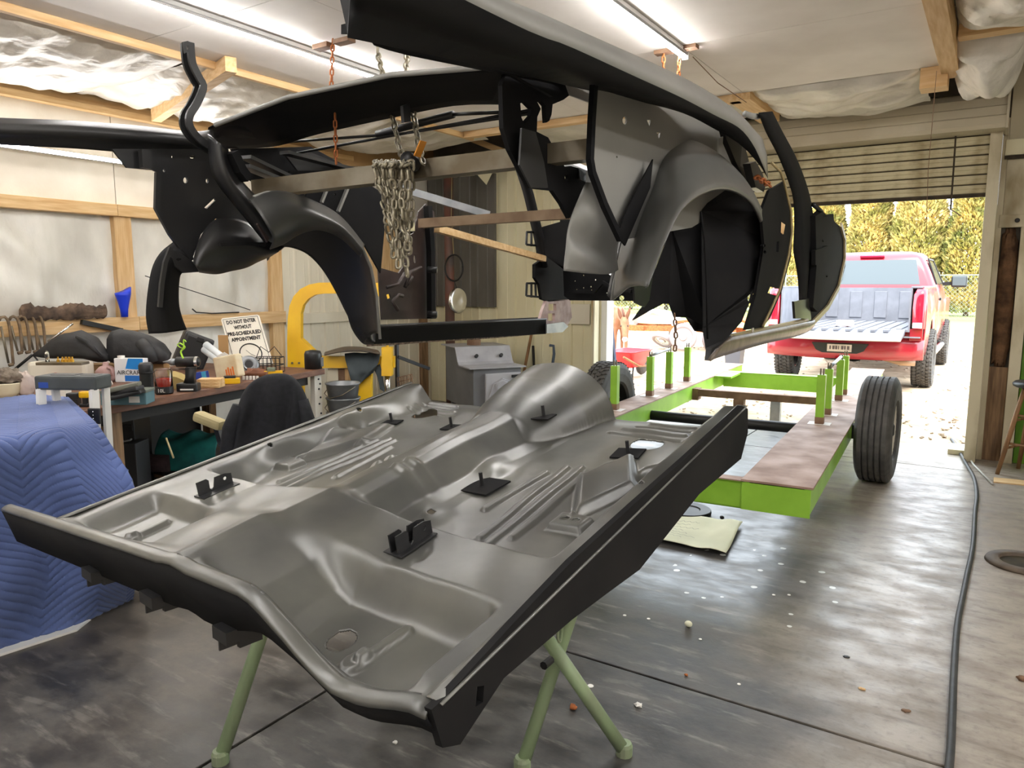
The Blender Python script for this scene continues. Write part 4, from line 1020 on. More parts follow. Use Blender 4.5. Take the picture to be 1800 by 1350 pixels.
# ================================================================== WHEELS
def tyre_g(R, w, rim, tread='grooves', seg=44):
    """tyre about local x axis, centred"""
    hw = w/2; pr = []
    pr += [(rim, -hw*.78), (rim+.012, -hw*.92), (rim+(R-rim)*.45, -hw*1.0), (R-.045, -hw*.95), (R-.012, -hw*.82)]
    n = 5
    for k in range(n):
        a = -hw*.78+2*hw*.78*k/n; b = -hw*.78+2*hw*.78*(k+1)/n
        pr += [(R, a+.006), (R, b-.006)]
        if k < n-1: pr += [(R-.012, b-.004), (R-.012, b+.004)]
    pr += [(R-.012, hw*.82), (R-.045, hw*.95), (rim+(R-rim)*.45, hw*1.0), (rim+.012, hw*.92), (rim, hw*.78)]
    v, f = lathe_g(pr, seg); f = f[:-2]
    m = len(pr)
    for j in range(seg): k = (j+1) % seg; f.append(((m-1)*seg+j, (m-1)*seg+k, k, j))
    out = MB().add(v, f)
    if tread in ('blocks', 'road'):
        nb = 46
        for k in range(nb):
            for row in range(4):
                a = 2*math.pi*(k+(row % 2)*.5)/nb
                M4 = Matrix.Rotation(a, 4, 'Z') @ Matrix.Translation((R-.004, 0, -hw*.62+hw*.41*row)) @ Matrix.Rotation(.35*(1 if row % 2 else -1), 4, 'X')
                out.box((-.004, -.019*R/.4, -hw*.155), (.011, .016*R/.4, hw*.155), M4)
            for s in ((-1, 1) if tread == 'blocks' else ()):
                M4 = Matrix.Rotation(2*math.pi*k/nb, 4, 'Z') @ Matrix.Translation((R-.022, 0, s*hw*.90)); out.box((-.02, -.014, -.008), (.012, .012, .008), M4)
    return out.xf(Matrix.Rotation(math.pi/2, 4, 'Y'))
def rim_g(r, w, dish=.03, holes=8):
    pr = [(0, dish), (r*.30, dish), (r*.36, dish-.012), (r*.60, dish-.02), (r*.66, dish-.045), (r*.92, dish-.05), (r*.96, w*.36), (r*1.03, w*.40), (r*1.03, w*.34), (r*.98, w*.30), (r*.98, -w*.40), (r*1.03, -w*.42), (r*.94, -w*.40), (r*.9, -w*.1), (r*.5, -w*.05), (0, -w*.05)]
    return MB().add(*lathe_g(pr, 28)).xf(Matrix.Rotation(math.pi/2, 4, 'Y'))
def add_wheel(parent, c, R, w, rim, outer, tread, rimmat, nuts=8, hub=.05):
    S = Matrix.Translation(Vector(c)) @ (Matrix.Rotation(math.pi, 4, 'Z') if outer < 0 else Matrix.Identity(4))
    r_ = rim_g(rim, w).xf(S).build('wheel', rimmat, parent, True)
    tyre_g(R, w, rim, tread).xf(S).build('tyre', m_rubber, r_)
    hb = MB().add(*lathe_g([(.0, .0), (rim*.30, 0), (rim*.28, hub), (rim*.16, hub*1.3), (0, hub*1.3)], 16)).xf(S @ Matrix.Translation((.03,0,0)) @ Matrix.Rotation(math.pi/2, 4, 'Y')); hb.build('hub', m_darksteel, r_)
    nm = MB().add(*lathe_g([(0,0),(.012,0),(.012,.05),(.006,.055),(0,.055)], 6)).xf(Matrix.Rotation(math.pi/2, 4, 'Y')).mesh('lug_nut', m_steel)
    for k in range(nuts):
        a = 2*math.pi*k/nuts; inst('lug_nut', nm, S @ Matrix.Translation((.02, rim*.47*math.cos(a), rim*.47*math.sin(a))), r_)
    return r_

# ================================================================== THE GREEN TRAILER FRAME
tr = thing('trailer_frame', 'lime green trailer chassis with rusty plate rails and upright stakes', 'trailer', (-1.7, 5.8, 0))
T0 = V((-.86, 3.78, 0)); TY = V((-.060, 1, 0)).normalized(); TX = V((TY.y, -TY.x, 0))
def tq(x, y, z): return T0+TX*x+TY*(y-3.78)+V((0,0,z))
TM = basis(T0-TY*3.78, TX, TY, V((0,0,1)))
def tbox(name, lo, hi, mat, parent=tr, bev=0.):
    v, f = bbox_g(lo, hi, bev) if bev else box_g(lo, hi); return obj(name, [TM @ p for p in v], f, mat, parent)
ZT = .45
for x0, x1, ya, yb in ((-.175, .175, 3.78, 9.7), (-1.66, -1.42, 3.78, 9.5)):
    b = MB(); xo = x1-.03 if x0 > -1 else x0+.02; xi = x0+.03 if x0 > -1 else x1-.02
    # channel rail: web and two flanges
    b.box((xi-.012, ya, ZT-.155), (xi+.012, yb, ZT-.008)); b.box((xo-.012, ya, ZT-.155), (xo+.012, yb, ZT-.008)); b.box((min(xi,xo), ya, ZT-.155), (max(xi,xo), yb, ZT-.143))
    b.xf(TM).build('rail', m_greenpaint, tr)
    tbox('deck_plate', (x0, ya-.004, ZT-.008), (x1, yb, ZT+.004), m_rustplate, tr, .002)
b = MB().box((-2.0, 3.785, ZT-.155), (-.165, 3.795, ZT-.012)).box((-2.0, 3.785, ZT-.022), (-.165, 3.86, ZT-.012)).box((-2.0, 3.785, ZT-.155), (-.165, 3.86, ZT-.147))
b.xf(TM).build('cross_channel', m_greenpaint, tr)
tbox('cross_plate', (-1.64, 3.786, ZT-.012), (-.176, 3.865, ZT-.006), m_rustplate)
tbox('end_cap', (-.17, 3.776, ZT-.155), (.165, 3.782, ZT-.012), m_greenpaint)
b = MB().box((-1.43, 8.55, ZT-.17), (-.16, 8.57, ZT)).box((-1.43, 8.55, ZT-.008), (-.16, 8.68, ZT+.002)); b.xf(TM).build('cross_channel', m_greenpaint, tr)
tbox('brace_plate', (-1.43, 8.1, ZT-.02), (-1.24, 8.56, ZT), m_greenpaint)
tbox('cross_tube', (-1.43, 7.28, ZT-.115), (-.17, 7.36, ZT-.045), m_rust, tr, .004)
tbox('cross_tube_plate', (-1.43, 7.27, ZT-.155), (-1.37, 7.40, ZT-.04), m_rust)
tbox('drop_socket', (-1.02, 7.27, ZT-.20), (-.92, 7.37, ZT-.115), m_rust, tr, .004)
tbox('jack_foot', (-.80, 8.0, .0), (-.70, 8.10, ZT-.15), m_galv, tr, .004)
# axle and wheels
b = MB().tube([TM @ V((.26, 6.03, .33)), TM @ V((-1.74, 6.03, .33))], .042, 14); b.build('axle', m_darksteel, tr, True)
b = MB().box((-.02, 5.98, .30), (.27, 6.08, .40)).box((-1.72, 5.98, .30), (-1.5, 6.08, .40)); b.xf(TM).build('axle_seat', m_black, tr)
add_wheel(tr, TM @ V((.335, 5.98, .39)), .39, .25, .21, 1, 'grooves', M('rim_pale', srgb(196,190,176), rough=.5), 8, .06)
add_wheel(tr, TM @ V((-1.81, 5.98, .39)), .385, .23, .21, 1, 'road', m_darksteel, 8, .05)
# stakes with threaded studs
def stake(x, y, ht):
    b = MB().box((x-.028, y-.028, ZT+.004), (x+.028, y+.028, ZT+ht)); b.xf(TM)
    s = b.build('stake', m_greenpaint, tr)
    b = MB().box((x-.030, y-.030, ZT+.004), (x+.030, y+.030, ZT+.055)); b.xf(TM).build('stake_foot', m_rust, s)
    b = MB()
    for dx in (-.010, .010): b.tube([TM @ V((x+dx, y, ZT+ht)), TM @ V((x+dx, y, ZT+ht+.045))], .006, 6)
    b.build('stake_studs', m_steel, s)
    b = MB().box((x-.075, y-.06, ZT+.004), (x+.075, y+.06, ZT+.007)); b.xf(TM).build('base_plate', M('ground_steel', srgb(206,198,192), rough=.5), s)
for y in (5.62, 6.05, 6.85, 7.25): stake(-.03, y, .36)
for y in (5.45, 6.30, 6.85, 7.45): stake(-1.54, y, .36)
for x in (-.03, -1.54):
    v, f = tube_g([TM @ V((x, 6.05 if x > -1 else 6.30, ZT+.37)), TM @ V((x, 6.85, ZT+.385))], .013, 8); obj('tie_bar', v, f, m_galv, tr, True)

# ================================================================== OUTDOORS
def ground_mat():
    m = M('straw_gravel', srgb(208,186,158), srgb(160,138,112), scale=3.2, rough=.95, detail=10, bump=.4, bscale=25)
    nt = m.node_tree; L = nt.links.new; N = nt.nodes.new; b = nt.nodes['Principled BSDF']
    geo = N('ShaderNodeNewGeometry'); sep = N('ShaderNodeSeparateXYZ'); L(geo.outputs['Position'], sep.inputs[0])
    nz = N('ShaderNodeTexNoise'); nz.inputs['Scale'].default_value = .35; nz.inputs['Detail'].default_value = 5; L(geo.outputs['Position'], nz.inputs['Vector'])
    ad = N('ShaderNodeMath'); ad.operation = 'MULTIPLY_ADD'; ad.inputs[1].default_value = 14; L(nz.outputs['Fac'], ad.inputs[0]); L(sep.outputs['Y'], ad.inputs[2])
    mr = N('ShaderNodeMapRange'); mr.inputs['From Min'].default_value = 27; mr.inputs['From Max'].default_value = 33; L(ad.outputs[0], mr.inputs['Value'])
    mx = N('ShaderNodeMix'); mx.data_type = 'RGBA'; old = b.inputs['Base Color'].links[0].from_socket
    L(mr.outputs[0], mx.inputs['Factor']); L(old, mx.inputs['A']); mx.inputs['B'].default_value = (*srgb(150,164,84), 1); L(mx.outputs['Result'], b.inputs['Base Color'])
    return m
gv = []; gf = []; RG = random.Random(2)
nx_, ny_ = 60, 60
for i in range(ny_+1):
    for j in range(nx_+1):
        y = 7.6+(i/ny_)**2*90; x = -60+90*j/nx_; gv.append(V((x, y, -.008+(.02*math.sin(x*1.7+y)+.015*math.sin(y*2.3-x))*min(1, (y-7.6)/6)*.6)))
for i in range(ny_):
    for j in range(nx_): a = i*(nx_+1)+j; gf.append((a, a+1, a+nx_+2, a+nx_+1))
obj('ground', gv, gf, ground_mat(), None, True, kind='structure')
RS = random.Random(12); b = MB()
for _ in range(1200):
    y = 7.9+12*RS.random()**1.6; x = RS.uniform(-6.5, 1.2); r = RS.uniform(.005, .016)
    M4 = Matrix.Translation((x, y, .004)) @ Euler((RS.uniform(-.4,.4), RS.uniform(-.4,.4), RS.uniform(0,6))).to_matrix().to_4x4()
    b.box((-r*1.5,-r,-r*.4), (r*1.5,r,r*.5), M4)
b.build('gravel', M('gravel_stone', srgb(196,180,160), srgb(140,122,104), scale=3, rough=.95), None, label='scattered pale gravel stones on the yard in front of the door', cat='gravel', kind='stuff')

# ---- hedge of columnar evergreens
def leaf_crown(seed, n, H, R0):
    rr = random.Random(seed); v = []; f = []
    for _ in range(n):
        t = rr.random()**.85; z = .15+t*H; rad = R0*(1-.34*t**1.8)*(.72+.28*rr.random())*(1+.12*math.sin(9*t+seed)); a = rr.uniform(0, 6.283)
        p = V((rad*math.cos(a), rad*math.sin(a), z)); s = rr.uniform(.07, .16)
        d = V((math.cos(a)*.5+rr.uniform(-.4,.4), math.sin(a)*.5+rr.uniform(-.4,.4), rr.uniform(.2,1.2))).normalized()
        w = d.cross(V((rr.uniform(-1,1), rr.uniform(-1,1), rr.uniform(-1,1)))).normalized()
        k = len(v); v += [p-w*s*.4, p+w*s*.4, p+d*s*1.5+w*s*.15, p+d*s*1.2-w*s*.3]; f.append((k, k+1, k+2, k+3))
    return v, f
m_hedge = M('golden_evergreen', srgb(214,184,116), srgb(138,130,70), scale=1.3, rough=.8, detail=9, lo=.36, hi=.62)
m_hedge2 = M('olive_evergreen', srgb(196,168,98), srgb(112,114,60), scale=1.5, rough=.8, detail=9, lo=.38, hi=.62)
m_bark = M('bark', srgb(104,78,56), srgb(70,52,38), scale=8, rough=.9)
cm = []
for s in range(3):
    v, f = leaf_crown(40+s, 17000, 6.8, 1.14); cm.append(MB().add(v, f).mesh('foliage', (m_hedge, m_hedge2, m_hedge)[s]))
tm = MB().tube([V((0,0,0)), V((0,0,6.2))], [.12, .03], 8).mesh('trunk', m_bark)
RT = random.Random(8); words = ['thin', 'broad', 'ragged', 'dense', 'pointed', 'leaning', 'loose', 'full']
for k in range(17):
    x = -29+k*2.15+RT.uniform(-.15,.15); y = 41+RT.uniform(-.6,.6)
    lab = 'golden evergreen tree in the hedge row beyond the fence'
    t = thing('evergreen_tree', lab, 'tree', (x, y, 0), 'trees of the far hedge')
    S = Matrix.Translation((x, y, 0)) @ Matrix.Rotation(RT.uniform(0,6), 4, 'Z') @ Matrix.Diagonal((RT.uniform(.9,1.15), RT.uniform(.9,1.1), RT.uniform(.86,1.0), 1))
    inst('foliage', cm[k % 3], S, t); inst('trunk', tm, S, t)
# ---- chain link fence
fe = thing('chain_link_fence', 'grey chain link fence standing before the golden hedge', 'fence', (-6, 35, 0))
b = MB(); sp = .17
for k in range(int(26/sp)):
    x = -20+k*sp
    for s in (-1, 1): b.add(*sweep_g([V((x, 35, .05)), V((x+s*1.75, 35, 1.8))], rect(.012,.012)))
b.build('wire_mesh', M('galv_wire', srgb(120,122,116), rough=.5), fe, kind='stuff')
pm = MB().tube([V((0,0,0)), V((0,0,1.95))], .035, 8).mesh('post', m_galv)
for k in range(9): inst('post', pm, Matrix.Translation((-20+3*k, 35.03, 0)), fe)
v, f = tube_g([V((-20,35.03,1.82)), V((6,35.03,1.82))], .025, 6); obj('top_rail', v, f, m_galv, fe)

# ---- the red pickup
tk = thing('pickup_truck', 'red pickup truck parked outside with its tailgate lowered', 'truck', (-1.73, 13.5, 0))
OX, OY = -1.73, 10.85
def K(x, y, z): return V((OX+x, OY+y, z))
def kbox(name, lo, hi, mat, parent=tk, bev=0.): return boxo(name, K(*lo), K(*hi), mat, parent, bev)
# bumper: curved in plan and section
st = []
for s in np.linspace(-1, 1, 17):
    x = .99*s; y = .02+.10*abs(s)**3; zc = .60; hh = .165-.02*abs(s)**4
    st.append([K(x, y+.20, zc-hh), K(x, y+.03, zc-hh+.01), K(x, y, zc-hh*.4), K(x, y+.005, zc+hh*.5), K(x, y+.05, zc+hh), K(x, y+.20, zc+hh)])
bu = obj('rear_bumper', *skin_loft_g(st), m_red_truck, tk, True)
pl = [(-.36,.66),(.36,.66),(.30,.56),(.22,.525),(-.22,.525),(-.30,.56)]
plate('plate_recess', [K(a, .0, c) for a, c in pl], .03, m_black, bu)
lp = kbox('licence_plate', (-.155,-.028,.545), (.155,-.020,.645), M('plate_grey', srgb(208,198,186), srgb(170,160,150), scale=9, rough=.5), bu)
b = MB()
for i, ww in enumerate((.020,.030,.026,.012,.030,.022,.030)):
    xx = -.125+i*.037; b.box(K(xx, -.0295, .575), K(xx+ww, -.0285, .625))
    if i in (0, 2, 4): b.box(K(xx+ww*.3, -.0305, .59), K(xx+ww*.7, -.0295, .612))
b.build('plate_characters', M('plate_dark', srgb(90,80,82), rough=.6), bu)
kbox('bumper_step', (.62,.02,.758), (.95,.16,.772), m_bedliner, bu)
# bed outer sides with wheel arches
def side(sx):
    ys_ = np.linspace(.16, 2.42, 28); out = []
    pts_b = []
    for y in ys_:
        d = abs(y-1.22); zb = .50
        if d < .47: zb = max(.50, .42+math.sqrt(max(0, .50**2-d*d))*1.10)
        pts_b.append((y, zb))
    rows = [[], [], [], []]
    for y, zb in pts_b:
        flare = .035*math.exp(-((y-1.22)/.55)**2)
        rows[0].append(K(sx*(.955+flare), y, zb)); rows[1].append(K(sx*(.985+flare), y, zb+(1.41-zb)*.35)); rows[2].append(K(sx*.985, y, zb+(1.41-zb)*.8)); rows[3].append(K(sx*.94, y, 1.415))
    loft('bed_side', rows, m_red_truck, tk, n=40, m=12, th=.02)
    kbox('bed_rail', (min(sx*.80,sx*.95), .16, 1.40), (max(sx*.80,sx*.95), 2.42, 1.425), m_bedliner, tk, .006)
    kbox('bed_inner', (min(sx*.80,sx*.82), .10, .86), (max(sx*.80,sx*.82), 2.42, 1.40), m_bedliner, tk)
    st = []
    for z, w_, yy_ in ((.875,.13,.085), (.95,.14,.075), (1.15,.145,.07), (1.32,.14,.085), (1.39,.11,.11)):
        st.append([K(sx*(.985-w_), yy_, z), K(sx*.955, yy_, z), K(sx*.99, yy_+.04, z), K(sx*.99, yy_+.16, z), K(sx*(.985-w_), yy_+.12, z)])
    tl = obj('tail_light', *skin_loft_g(st), M('tail_red', srgb(206,16,46), rough=.15, coat=1.), tk, True)
    kbox('reverse_lens', (min(sx*.85,sx*.96), .062, .885), (max(sx*.85,sx*.96), .08, .955), M('lens_white', srgb(238,226,226), rough=.2), tl, .006)
    kbox('bed_corner', (min(sx*.82,sx*.97), .10, .72), (max(sx*.82,sx*.97), .22, .875), m_red_truck, tk, .01)
side(1); side(-1)
kbox('bed_floor', (-.82,.10,.83), (.82,2.42,.86), m_bedliner)
kbox('bed_front_wall', (-.82,2.38,.86), (.82,2.42,1.40), m_bedliner)
for k in range(11): kbox('floor_rib', (-.74+k*.14,.12,.86), (-.68+k*.14,2.36,.872), m_bedliner)
for k in range(4): kbox('wall_rib', (-.62+k*.36,2.365,.92), (-.44+k*.36,2.382,1.34), m_bedliner, tk, .006)
# lowered tailgate
st = []
for s in np.linspace(-1, 1, 13):
    x = .77*s; yb = -.62+.13*abs(s)**2.2
    st.append([K(x, .10, .80), K(x, yb+.05, .735), K(x, yb, .76), K(x, yb+.02, .795), K(x, .10, .862)])
tg = obj('tailgate', *skin_loft_g(st), m_bedliner, tk, True)
for k in range(9): kbox('gate_rib', (-.66+k*.15,-.22,.838), (-.60+k*.15,.09,.866), m_bedliner, tg)
loft('gate_edge', [[K(.78*s, -.628+.13*abs(s)**2.2, .745) for s in np.linspace(-1,1,13)], [K(.78*s, -.635+.13*abs(s)**2.2, .775) for s in np.linspace(-1,1,13)]], m_white, tg, n=24, m=3, th=.01)
b = MB().add(*bbox_g(K(-.12,.32,.872), K(.10,.46,.955), .02)); b.build('cargo_pack', M('tissue_pack', srgb(238,214,208), srgb(220,180,176), scale=6, rough=.7), tk)
# cab
def ring(z, hw, y0, y1, r=.10):
    pts = []
    for cx, cy_, a0 in ((hw-r, y0+r, -math.pi/2), (hw-r, y1-r, 0), (-hw+r, y1-r, math.pi/2), (-hw+r, y0+r, math.pi)):
        for k in range(4): a = a0+math.pi/2*k/3; pts.append(K(cx+r*math.cos(a), cy_+r*math.sin(a), z))
    return pts
st = [ring(.50,.94,2.48,4.6), ring(.75,.985,2.46,4.75), ring(1.15,.985,2.46,4.75), ring(1.38,.95,2.46,4.7), ring(1.44,.92,2.47,4.6), ring(1.65,.84,2.52,4.25), ring(1.86,.75,2.58,3.95,.12), ring(1.94,.70,2.64,3.85,.14), ring(1.975,.55,2.80,3.7,.16), ring(1.985,.3,2.95,3.55,.14)]
cab = obj('cab', *skin_loft_g(st), m_red_truck, tk, True)
def win(name, pts, mat=m_glass, th=.012, d=None): return plate(name, [K(*p) for p in pts], th, mat, cab, (), d)
win('rear_window', [(-.72,2.475,1.45),(.72,2.475,1.45),(.64,2.555,1.84),(-.64,2.555,1.84)])
plate('window_sticker', [K(-.60,2.462,1.52), K(-.42,2.462,1.52), K(-.40,2.526,1.80), K(-.56,2.526,1.80)], .004, M('sticker_pale', srgb(170,224,226), rough=.5), cab)
kbox('brake_light', (-.18,2.55,1.885), (.18,2.60,1.915), M('brake_lens', srgb(206,30,60), rough=.2), cab, .006)
for sx in (1, -1):
    win('side_window', [(sx*.925,2.85,1.46),(sx*.925,4.35,1.46),(sx*.79,3.95,1.82),(sx*.80,2.85,1.82)], m_glass, .01)
    v, f = sweep_g([K(sx*.93,2.80,1.45), K(sx*.79,2.80,1.85), K(sx*.78,3.95,1.86), K(sx*.93,4.45,1.46)], rect(.03,.02)); obj('window_frame', v, f, m_black, cab)
    # tow mirror
    v, f = bbox_g(K(min(sx*1.06,sx*1.30), 4.28, 1.40), K(max(sx*1.06,sx*1.30), 4.42, 1.60), .03); mr_ = obj('mirror', v, f, m_black, cab)
    v, f = bbox_g(K(min(sx*1.08,sx*1.28), 4.268, 1.43), K(max(sx*1.08,sx*1.28), 4.282, 1.585), .005); obj('mirror_glass', v, f, m_glass, mr_)
    v, f = sweep_g([K(sx*.93,4.36,1.46), K(sx*1.10,4.36,1.47)], rect(.05,.06)); obj('mirror_arm', v, f, m_black, mr_)
    kbox('door_handle', (min(sx*.985,sx*1.01),2.75,1.20), (max(sx*.985,sx*1.01),2.95,1.24), m_black, cab, .006)
    v, f = tube_g([K(sx*.88,2.3,.42), K(sx*.98,2.5,.40), K(sx*.98,4.4,.40), K(sx*.88,4.6,.42)], .05, 8); obj('side_step', v, f, m_chrome, tk, True)
    kbox('fender', (min(sx*.60,sx*.99),4.55,.62), (max(sx*.60,sx*.99),6.0,1.22), m_red_truck, tk, .06)
kbox('hood', (-.92,4.5,1.0), (.92,6.0,1.28), m_red_truck, tk, .08)
kbox('chassis', (-.50,.3,.42), (.50,5.9,.60), m_darksteel, tk)
kbox('tow_hitch', (-.06,.02,.36), (.06,.4,.44), m_black, tk, .005)
v, f = tube_g([K(.42,.9,.50), K(.50,.55,.44), K(.72,.42,.40), K(.88,.46,.40)], .045, 10); obj('exhaust_pipe', v, f, M('brown_exhaust', srgb(170,140,112), rough=.5), tk, True)
v, f = bbox_g(K(.62,.5,.40), K(.84,1.0,.56), .03); obj('muffler', v, f, m_darksteel, tk)
v, f = lathe_g([(0,-.10),(.10,-.08),(.13,0),(.10,.08),(0,.10)], 14); obj('differential', [Matrix.Translation(K(0,1.22,.40)) @ p for p in v], f, m_darksteel, tk, True)
v, f = tube_g([K(-.9,1.22,.40), K(.9,1.22,.40)], .05, 10); obj('rear_axle', v, f, m_darksteel, tk, True)
for sx in (1, -1):
    add_wheel(tk, K(sx*.93, 1.22, .41), .41, .27, .23, sx, 'blocks', m_chrome, 8, .04)
    add_wheel(tk, K(sx*.93, 4.85, .41), .41, .27, .23, sx, 'blocks', m_chrome, 8, .04)

# ---- donkey behind the wheelbarrow
def skinned(name, nodes, edges, mat, parent=None, sub=2, **k):
    me = bpy.data.meshes.new(name); me.from_pydata([n[0] for n in nodes], edges, []); o = bpy.data.objects.new(name, me); COL.objects.link(o)
    o.modifiers.new('skin', 'SKIN'); sl = me.skin_vertices[0].data
    for i, n in enumerate(nodes): sl[i].radius = (n[1], n[2] if len(n) > 2 else n[1])
    sl[0].use_root = True
    ss = o.modifiers.new('sub', 'SUBSURF'); ss.levels = sub; ss.render_levels = sub
    dg = bpy.context.evaluated_depsgraph_get(); m2 = bpy.data.meshes.new_from_object(o.evaluated_get(dg))
    vs = [v.co.copy() for v in m2.vertices]; fs = [tuple(p.vertices) for p in m2.polygons]
    bpy.data.objects.remove(o, do_unlink=True)
    return vs, fs
m_donkey = M('donkey_coat', srgb(150,104,76), srgb(122,80,56), scale=7, rough=.9, bump=.2, bscale=40)
DK = TR((-6.42, 13.9, 0), math.radians(212), s=.85)
dn = [((0,0,.92),.20,.23), ((0,.28,.95),.19,.22), ((0,-.30,.94),.20,.23), ((0,-.50,.90),.16,.18), ((0,.46,1.0),.15,.17), ((0,.62,1.0),.11,.13), ((0,.80,.93),.09,.12), ((0,.92,.83),.085,.11), ((0,1.04,.60),.06,.075), ((0,1.10,.47),.05,.055),
      ((.13,.34,.72),.075), ((.13,.34,.42),.048), ((.13,.33,.10),.034), ((.13,.36,.03),.045), ((-.13,.34,.72),.075), ((-.13,.36,.42),.048), ((-.13,.38,.10),.034), ((-.13,.41,.03),.045),
      ((.14,-.42,.70),.10), ((.14,-.36,.52),.06), ((.14,-.47,.36),.045), ((.14,-.45,.10),.033), ((.14,-.42,.03),.045), ((-.14,-.42,.70),.10), ((-.14,-.36,.52),.06), ((-.14,-.47,.36),.045), ((-.14,-.43,.10),.033), ((-.14,-.40,.03),.045),
      ((0,-.64,.86),.03), ((0,-.70,.60),.02), ((0,-.71,.42),.03)]
de = [(0,1),(0,2),(2,3),(1,4),(4,5),(5,6),(6,7),(7,8),(8,9),(1,10),(10,11),(11,12),(12,13),(1,14),(14,15),(15,16),(16,17),(2,18),(18,19),(19,20),(20,21),(21,22),(2,23),(23,24),(24,25),(25,26),(26,27),(3,28),(28,29),(29,30)]
v, f = skinned('donkey', dn, de, m_donkey)
dk = obj('donkey', [DK @ p for p in v], f, m_donkey, None, True, label='brown donkey with a pale muzzle and upright ears looking in from the yard', cat='donkey')
for sx in (1, -1):
    st = []
    for t in np.linspace(0, 1, 7):
        c = V((sx*(.055+.09*t), .86+.02*t, .92+.27*t)); w = .042*math.sin(math.pi*(.15+.83*t))+.004
        st.append([DK @ (c+V((sx*w*.8,.012,-w*.4))), DK @ (c+V((0,.02,0))), DK @ (c+V((-sx*w*.8,.012,w*.4))), DK @ (c+V((0,-.016,0)))])
    obj('ear', *skin_loft_g(st), M('ear_dark', srgb(110,72,52), rough=.9), dk, True)
    v, f = blob_g((0,0,0), (.016,.016,.018), 2, 0, 10, 6); obj('eye', [DK @ (p+V((sx*.080,.985,.77))) for p in v], f, m_black, dk, True)
    v, f = blob_g((0,0,0), (.010,.008,.014), 2, 0, 8, 6); obj('nostril', [DK @ (p+V((sx*.025,1.155,.475))) for p in v], f, m_black, dk, True)
v, f = blob_g((0,0,0), (.062,.062,.060), 3, .05, 14, 9); obj('muzzle', [DK @ (p+V((0,1.10,.475))) for p in v], f, M('muzzle_pale', srgb(226,214,204), rough=.9), dk, True)
st = []
for t in np.linspace(0, 1, 10):
    c = V((0,.90-.5*t,.95+.14*math.sin(math.pi*(t*.7+.12))+.06*t)); w = .03
    st.append([DK @ (c+V((w,0,-.03))), DK @ (c+V((0,0,.05))), DK @ (c+V((-w,0,-.03)))])
obj('mane', *skin_loft_g(st), M('mane_dark', srgb(96,60,44), rough=1.), dk, True)

# ---- wheelbarrow, rusty chassis with white wing, bin, leaning board
wbw = thing('wheelbarrow', 'red plastic wheelbarrow standing in the yard before the donkey', 'wheelbarrow', (-4.72, 10.6, 0))
st = []
for z, hx, hy in ((.19,.17,.26), (.30,.21,.33), (.42,.24,.40), (.44,.26,.42), (.44,.235,.395), (.31,.20,.32), (.21,.16,.25)): st.append([V((-4.72+a*hx, 10.6+b_*hy, z)) for a, b_ in ((-1,-.8),(-.8,-1),(.8,-1),(1,-.8),(1,.8),(.8,1),(-.8,1),(-1,.8))])
obj('tub', *skin_loft_g(st), m_redplastic, wbw, True)
for s in (-1, 1):
    v, f = tube_g([V((-4.72+s*.10,11.05,.16)), V((-4.72+s*.18,10.6,.20)), V((-4.72+s*.26,9.85,.40))], .018, 8); obj('handle', v, f, m_stick, wbw, True)
    v, f = tube_g([V((-4.72+s*.17,10.4,.20)), V((-4.72+s*.19,10.32,.01))], .014, 8); obj('leg', v, f, m_darksteel, wbw, True)
v, f = lathe_g([(.05,-.03),(.16,-.04),(.18,0),(.16,.04),(.05,.03)], 20); obj('front_wheel', [TR((-4.72,11.12,.18), 0, 0, math.pi/2) @ p for p in v], f, m_rubber, wbw, True)

oc = thing('car_chassis', 'rusty old car frame on bare wheels with a white front wing', 'chassis', (-6.6, 16.5, 0))
for dy in (0, .75):
    v, f = sweep_g([V((-8.2,16.0+dy,.50)), V((-7.0,16.1+dy,.44)), V((-5.6,16.2+dy,.46)), V((-4.7,16.2+dy,.40))], rect(.06,.13)); obj('frame_rail', v, f, m_rustorange, oc)
for xx in (-7.9,-6.8,-5.4):
    v, f = sweep_g([V((xx,16.0,.45)), V((xx,16.9,.45))], rect(.06,.08)); obj('cross_member', v, f, m_rustorange, oc)
for (cx_, cy_, cz_, rz, rx_, R_) in ((-5.72,15.75,.30,.25,0,.30), (-6.35,17.3,.29,.2,.2,.29), (-6.25,15.9,.22,-.3,.95,.26), (-5.15,16.1,.26,.9,0,.27)):
    Mx = TR((cx_,cy_,cz_), rz, rx_) @ Matrix.Rotation(math.pi/2, 4, 'X')
    v, f = lathe_g([(.0,.02),(R_*.25,.05),(R_*.3,.03),(R_*.60,.01),(R_*.66,.05),(R_*.70,.05),(R_*.75,.07),(R_*.95,.07),(R_,.03),(R_,-.05),(R_*.9,-.07),(R_*.66,-.05),(0,-.03)], 26)
    w_ = obj('bare_wheel', [Mx @ p for p in v], f, M('worn_tyre', srgb(140,130,132), rough=.8), oc, True)
    v, f = lathe_g([(0,.075),(R_*.22,.07),(R_*.25,.03),(R_*.64,.02),(R_*.66,.06),(R_*.60,.0),(0,.0)], 24); obj('wheel_disc', [Mx @ p for p in v], f, M('wheel_white', srgb(232,232,228), rough=.5), w_, True)
st = []
for a in np.linspace(.15, math.pi*.95, 12):
    c = V((-6.7, 16.6, .22)); R_ = .62
    st.append([c+V((-R_*1.15*math.cos(a),-.45,R_*math.sin(a))), c+V((-R_*1.22*math.cos(a),-.1,R_*1.06*math.sin(a))), c+V((-R_*1.15*math.cos(a),.3,R_*1.02*math.sin(a))), c+V((-R_*1.05*math.cos(a),.3,R_*.94*math.sin(a))), c+V((-R_*1.05*math.cos(a),-.43,R_*.93*math.sin(a)))])
obj('white_wing', *skin_loft_g(st), M('wing_white', srgb(228,232,238), rough=.3), oc, True)
